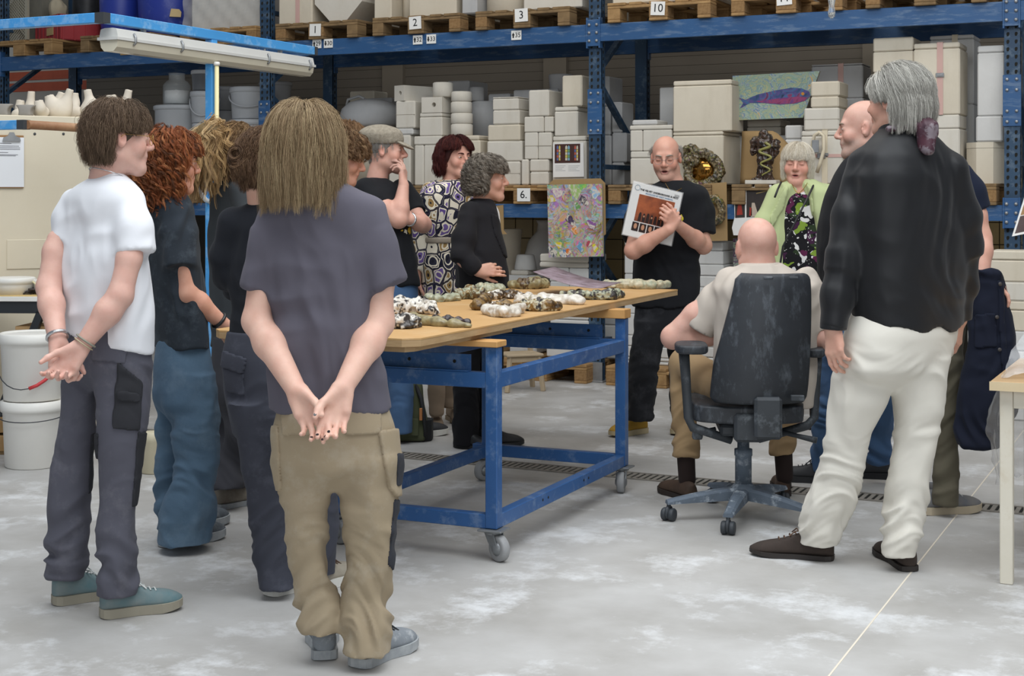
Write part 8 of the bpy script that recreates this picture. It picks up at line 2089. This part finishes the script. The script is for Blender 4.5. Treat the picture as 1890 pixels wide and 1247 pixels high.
# backing paper behind the snake figure, curled
vs = []; nx, nz_ = 10, 8
for j in range(nz_ + 1):
    for i in range(nx + 1):
        u, v = i / nx, j / nz_
        xl, xr = 1362, 1466 - 12 * v - 16 * max(0, v - .6); py = 339 - (98 - 30 * max(0, u - .75) * 3) * v
        q = pY(xl + (xr - xl) * u, py, 10.3); q.y += .05 * v + .05 * abs(2 * u - 1) ** 2; vs.append(tuple(q))
fs = [(j * (nx + 1) + i, j * (nx + 1) + i + 1, (j + 1) * (nx + 1) + i + 1, (j + 1) * (nx + 1) + i) for j in range(nz_) for i in range(nx)]
org = Vector(vs[0]); o = MB().add([Vector(v) - org for v in vs], fs, True).build('brown_paper_sheet', M_brown_paper, None, org); md = o.modifiers.new('t', 'SOLIDIFY'); md.thickness = .003
tag(o, 'curled brown paper standing behind the dark figure with a snake', 'paper')
Y = 10.16
S = SDF(.0055); P_ = lambda px, py, of=0: cY(px, py, Y) + A3(0, of, 0)
for a, b, ra, rb in (((1410, 262), (1413, 292), .055, .05), ((1413, 292), (1411, 318), .05, .042), ((1411, 318), (1404, 332), .035, .025), ((1412, 318), (1418, 333), .035, .025), ((1412, 250), (1412, 258), .04, .045),
                     ((1405, 266), (1393, 262), .03, .024), ((1393, 262), (1391, 280), .024, .02), ((1420, 268), (1432, 266), .03, .024), ((1432, 266), (1430, 284), .024, .02), ((1404, 332), (1392, 335), .025, .02), ((1418, 333), (1424, 335), .025, .02)):
    S.cone(P_(*a), P_(*b), ra, rb, k=.02)
V, Q = S.mesh(); N = vnormals(V, Q); V = V + N * (.011 * ridge(V * 34, 5) + .006 * noise3(V * 80, 3))[:, None]
org = pY(1411, 338, Y); org.z = ZS
fig = thing('snake_sculpture', 'dark glazed cross-armed figure with a yellow snake winding down its front', 'sculpture', org)
fb = link('figure', npmesh('figure', V, Q, org, paintnoise(V, ['2a1d18', '3d2a22', '4a3528', '2a2420', '5a4a3a'])), vmat('dark_glaze', .25), fig)
MB().box(-.13, .1, -.05, .05, 0.001, .03, .004).build('plinth', PL[0], fig)
pts = []
for i in range(60):
    t = i / 59; px = 1413 + (13 - 6 * t) * math.sin(t * 17) * min(1, t * 6); py = 262 + 62 * t; pts.append(pY(px, py, Y - .065) - org)
MB().tube(pts, [.011 - .006 * (i / 59) for i in range(60)], 8).build('snake', mat('yellow_green_glaze', '9a9552', .3, '6d6a36', 30, .8, coat=.3), fig)
def ring_sculpt(name, label, px, py, R, r, Y, cols, loops=(), mirror=True, n=26, seed=1):
    g = np.random.default_rng(seed); S = SDF(.0055); c = cY(px, py, Y)
    ex = w2c(Vector((1, 0, 0)) + Vector((0, 0, 0))); ez = A3(0, 0, 1)
    prev = None
    for i in range(n + 1):
        a = 2 * PI * (i % n) / n; rr = R * (1 + .07 * math.sin(3 * a + seed)); q = c + ex * math.cos(a) * rr + ez * math.sin(a) * rr
        if prev is not None: S.cone(prev, q, r, r, k=.01)
        prev = q
        if i < n: S.ell(q + g.normal(size=3) * r * .4, r * g.uniform(.5, .9, 3), None, k=.008)
    for lx_, lz, lr, lt in loops:
        prev = None
        for i in range(13):
            a = 2 * PI * i / 12; q = c + ex * (lx_ + math.cos(a) * lr) + ez * (lz + math.sin(a) * lr * 1.1)
            if prev is not None: S.cone(prev, q, lt, lt * 1.1, k=.008)
            prev = q
    V, Q = S.mesh(); N = vnormals(V, Q); V = V + N * (.009 * ridge(V * 36, seed) + .005 * noise3(V * 90, 3))[:, None]
    org = pY(px, py, Y); t = thing(name, label, 'mirror' if mirror else 'sculpture', org)
    link('frame', npmesh('frame', V, Q, org, paintnoise(V, cols, 30, seed)), vmat('speckled_glaze', .3), t)
    M_ = Matrix.Rotation(PI / 2, 4, 'X')
    if mirror: MB().lathe([(R * .9, 0), (R * .9, .006)], 32, M=M_).build('mirror_glass', mat('gold_mirror', 'a8793a', .12, metal=.95), t)
    return t
ring_sculpt('gilded_mirror', 'round gold mirror in a lumpy brown ceramic frame beside the speaker', 1297, 313, .118, .03, 10.16, ['4a4028', '6d5c3c', '8a7a5a', '3a3428', '7a7448', '5a3a3a'], [(-.095, .1, .055, .022)], True, seed=2)
ring_sculpt('ceramic_ring', 'second lumpy ceramic ring on the brown paper, half hidden by the speaker', 1312, 388, .085, .024, 10.085, ['4a4028', '6d5c3c', '8a7a5a', '3a3428', '6a6a3a', 'b08a4a'], [], False, seed=4)
# loose belts hanging over the mould behind the white-haired woman
q = pY(1500, 300, 10.2)
bt_ = thing('mould_belt', 'looped cream webbing belt with a buckle hanging on the white mould', 'strap', q)
def bl(px, py, y): return pY(px, py, y) - q
MB().tube([bl(1499, 300, 10.225), bl(1499, 268, 10.21), bl(1503, 250, 10.2), bl(1512, 244, 10.19), bl(1520, 250, 10.19), bl(1521, 275, 10.2), bl(1514, 300, 10.2), bl(1508, 318, 10.215)], .013, 6).build('webbing', M_strap, bt_)
b_ = bl(1507, 270, 10.195); MB().box(b_.x - .03, b_.x + .02, b_.y - .014, b_.y - .004, b_.z - .045, b_.z + .045, .003).build('buckle', M_galv, bt_)
# ------------------------------------------------------------------ white clay vessels on the cabinet
M_bisque = mat('bisque_clay', 'ded4c4', .85, 'd3c8b6', 6, .6, bump=.1, bscale=40); M_greyclay = mat('grey_clay', '9a958e', .85, '8b867f', 6, .7)
def vessel(label, base, horns, m, D=8.75, r0=26, name='clay_vessel'):
    S = SDF(.006); q = c3(base[0], 0, D); R = r0 * D / FPX; z0 = HC + .001
    S.ell(A3(q[0], D, z0 + R * .62), (R * 1.0, R * .8, R * .75), None, k=.02, cuts=[(A3(0, 0, z0), A3(0, 0, -1))])
    for h in horns:
        P_ = [A3(q[0], D, z0 + R * .6)] + [A3(*(c3(px, py, D + of))) for px, py, of in h[:-1]]; rr = h[-1]; n = len(P_)
        P_[0] = P_[0] * .5 + A3(P_[1][0], P_[1][1], z0 + R * .4) * .5
        rs = [R * .55] + [R * .55 + (rr * D / FPX - R * .55) * (i / (n - 1)) ** .6 for i in range(1, n)]
        for i in range(n - 1):
            cut = []
            if i == n - 2: d_ = (P_[-1] - P_[-2]); cut = [(P_[-1], d_ / np.linalg.norm(d_))]
            S.cone(P_[i], P_[i + 1] + (P_[i + 1] - P_[i]) * (.3 if i == n - 2 else 0), rs[i], rs[i + 1], k=.03, cuts=cut)
        S.cone(P_[-2] * .3 + P_[-1] * .7, P_[-1] + (P_[-1] - P_[-2]) * .3, rr * .6 * D / FPX, rr * .72 * D / FPX, k=.006, op='-')
    V, Q = S.mesh(); V = relax(V, Q, 1); V[:, 2] = np.maximum(V[:, 2], z0)
    org = C2W(q[0], D, z0)
    return tag(link(name, npmesh(name, V, Q, org), m, None, org), label, 'vessel', 'clay vessels on the cream cabinet')
vessel('white clay vessel with three upright horns on the cabinet', (108, 212), [[(97, 195, 0), (90, 176, 0), 8], [(108, 190, .1), (115, 170, .1), 6.5], [(122, 190, 0), (130, 164, 0), 6]], M_bisque, r0=25)
vessel('white clay vessel with one tall horn at its left end', (172, 212), [[(168, 195, 0), (161, 165, 0), 6.5], [(184, 200, 0), (190, 188, 0), 5]], M_bisque, r0=24)
vessel('white clay vessel with a ring mouth and a curved horn behind the brown hair', (218, 212), [[(207, 195, 0), (205, 175, 0), 8.5], [(232, 195, 0), (238, 165, 0), 6]], M_bisque, r0=24)
vessel('small white clay vessel with a single spout behind the grey saddle form', (56, 212), [[(56, 195, .15), (58, 168, .15), 6.5]], M_bisque, 8.9, 16)
vessel('low white clay vessel with a flared lip right of the grey saddle form', (76, 212), [[(74, 200, -.05), (71, 185, -.05), 8]], M_bisque, 8.65, 15)
vessel('white clay neck vessel just behind the three-horned one', (140, 212), [[(138, 190, .2), (138, 171, .2), 6.5]], M_bisque, 8.95, 18)
vessel('low white clay vessel with a flat lip at the far left', (35, 212), [[(37, 200, .15), (38, 184, .15), 7.5]], M_bisque, 8.9, 14)
def saddle(label, px, D, w):
    S = SDF(.006); q = c3(px, 0, D); R = w * D / FPX; z0 = HC + .001
    S.ell(A3(q[0], D, z0 + R * .25), (R, R * .5, R * .95), None, k=.02, cuts=[(A3(0, 0, z0), A3(0, 0, -1)), (A3(0, 0, z0 + R * .85), A3(0, 0, 1))])
    for s in (-1, 1): S.cone(A3(q[0] + s * R * .95, D - R, z0 + R * .3), A3(q[0] + s * R * .95, D + R, z0 + R * .3), R * .5, R * .5, k=.01, op='-')
    V, Q = S.mesh(); V = relax(V, Q, 1); org = C2W(q[0], D, z0)
    tag(link('clay_saddle', npmesh('clay_saddle', V, Q, org), M_greyclay, None, org), label, 'vessel', 'clay vessels on the cream cabinet')
saddle('grey saddle-shaped clay form with round cut-outs on the cabinet', 48, 8.55, 24); saddle('grey saddle-shaped clay form at the left edge of the cabinet', 5, 8.55, 26)
# a plaster bust resting in the red crate
S = SDF(.01); b = pY(108, 20, 10.5); c = w2c(b); c[2] = ZT + .16
S.ell(c, (.1, .09, .12), None, k=.03); S.ell(c + A3(.0, -.02, .16), (.075, .08, .1), None, k=.04); S.ell(c + A3(-.02, 0, -.08), (.13, .1, .06), None, k=.03)
V, Q = S.mesh(); V = relax(V, Q, 1); N = vnormals(V, Q); V = V + N * (.012 * ridge(V * np.array([18, 18, 9]), 4))[:, None]
org = C2W(c[0], c[1], ZT + .02); tag(link('plaster_bust', npmesh('plaster_bust', V, Q, org), mat('beige_plaster', 'b3a890', .9), None, org), 'beige draped plaster bust resting in the red crate', 'sculpture')
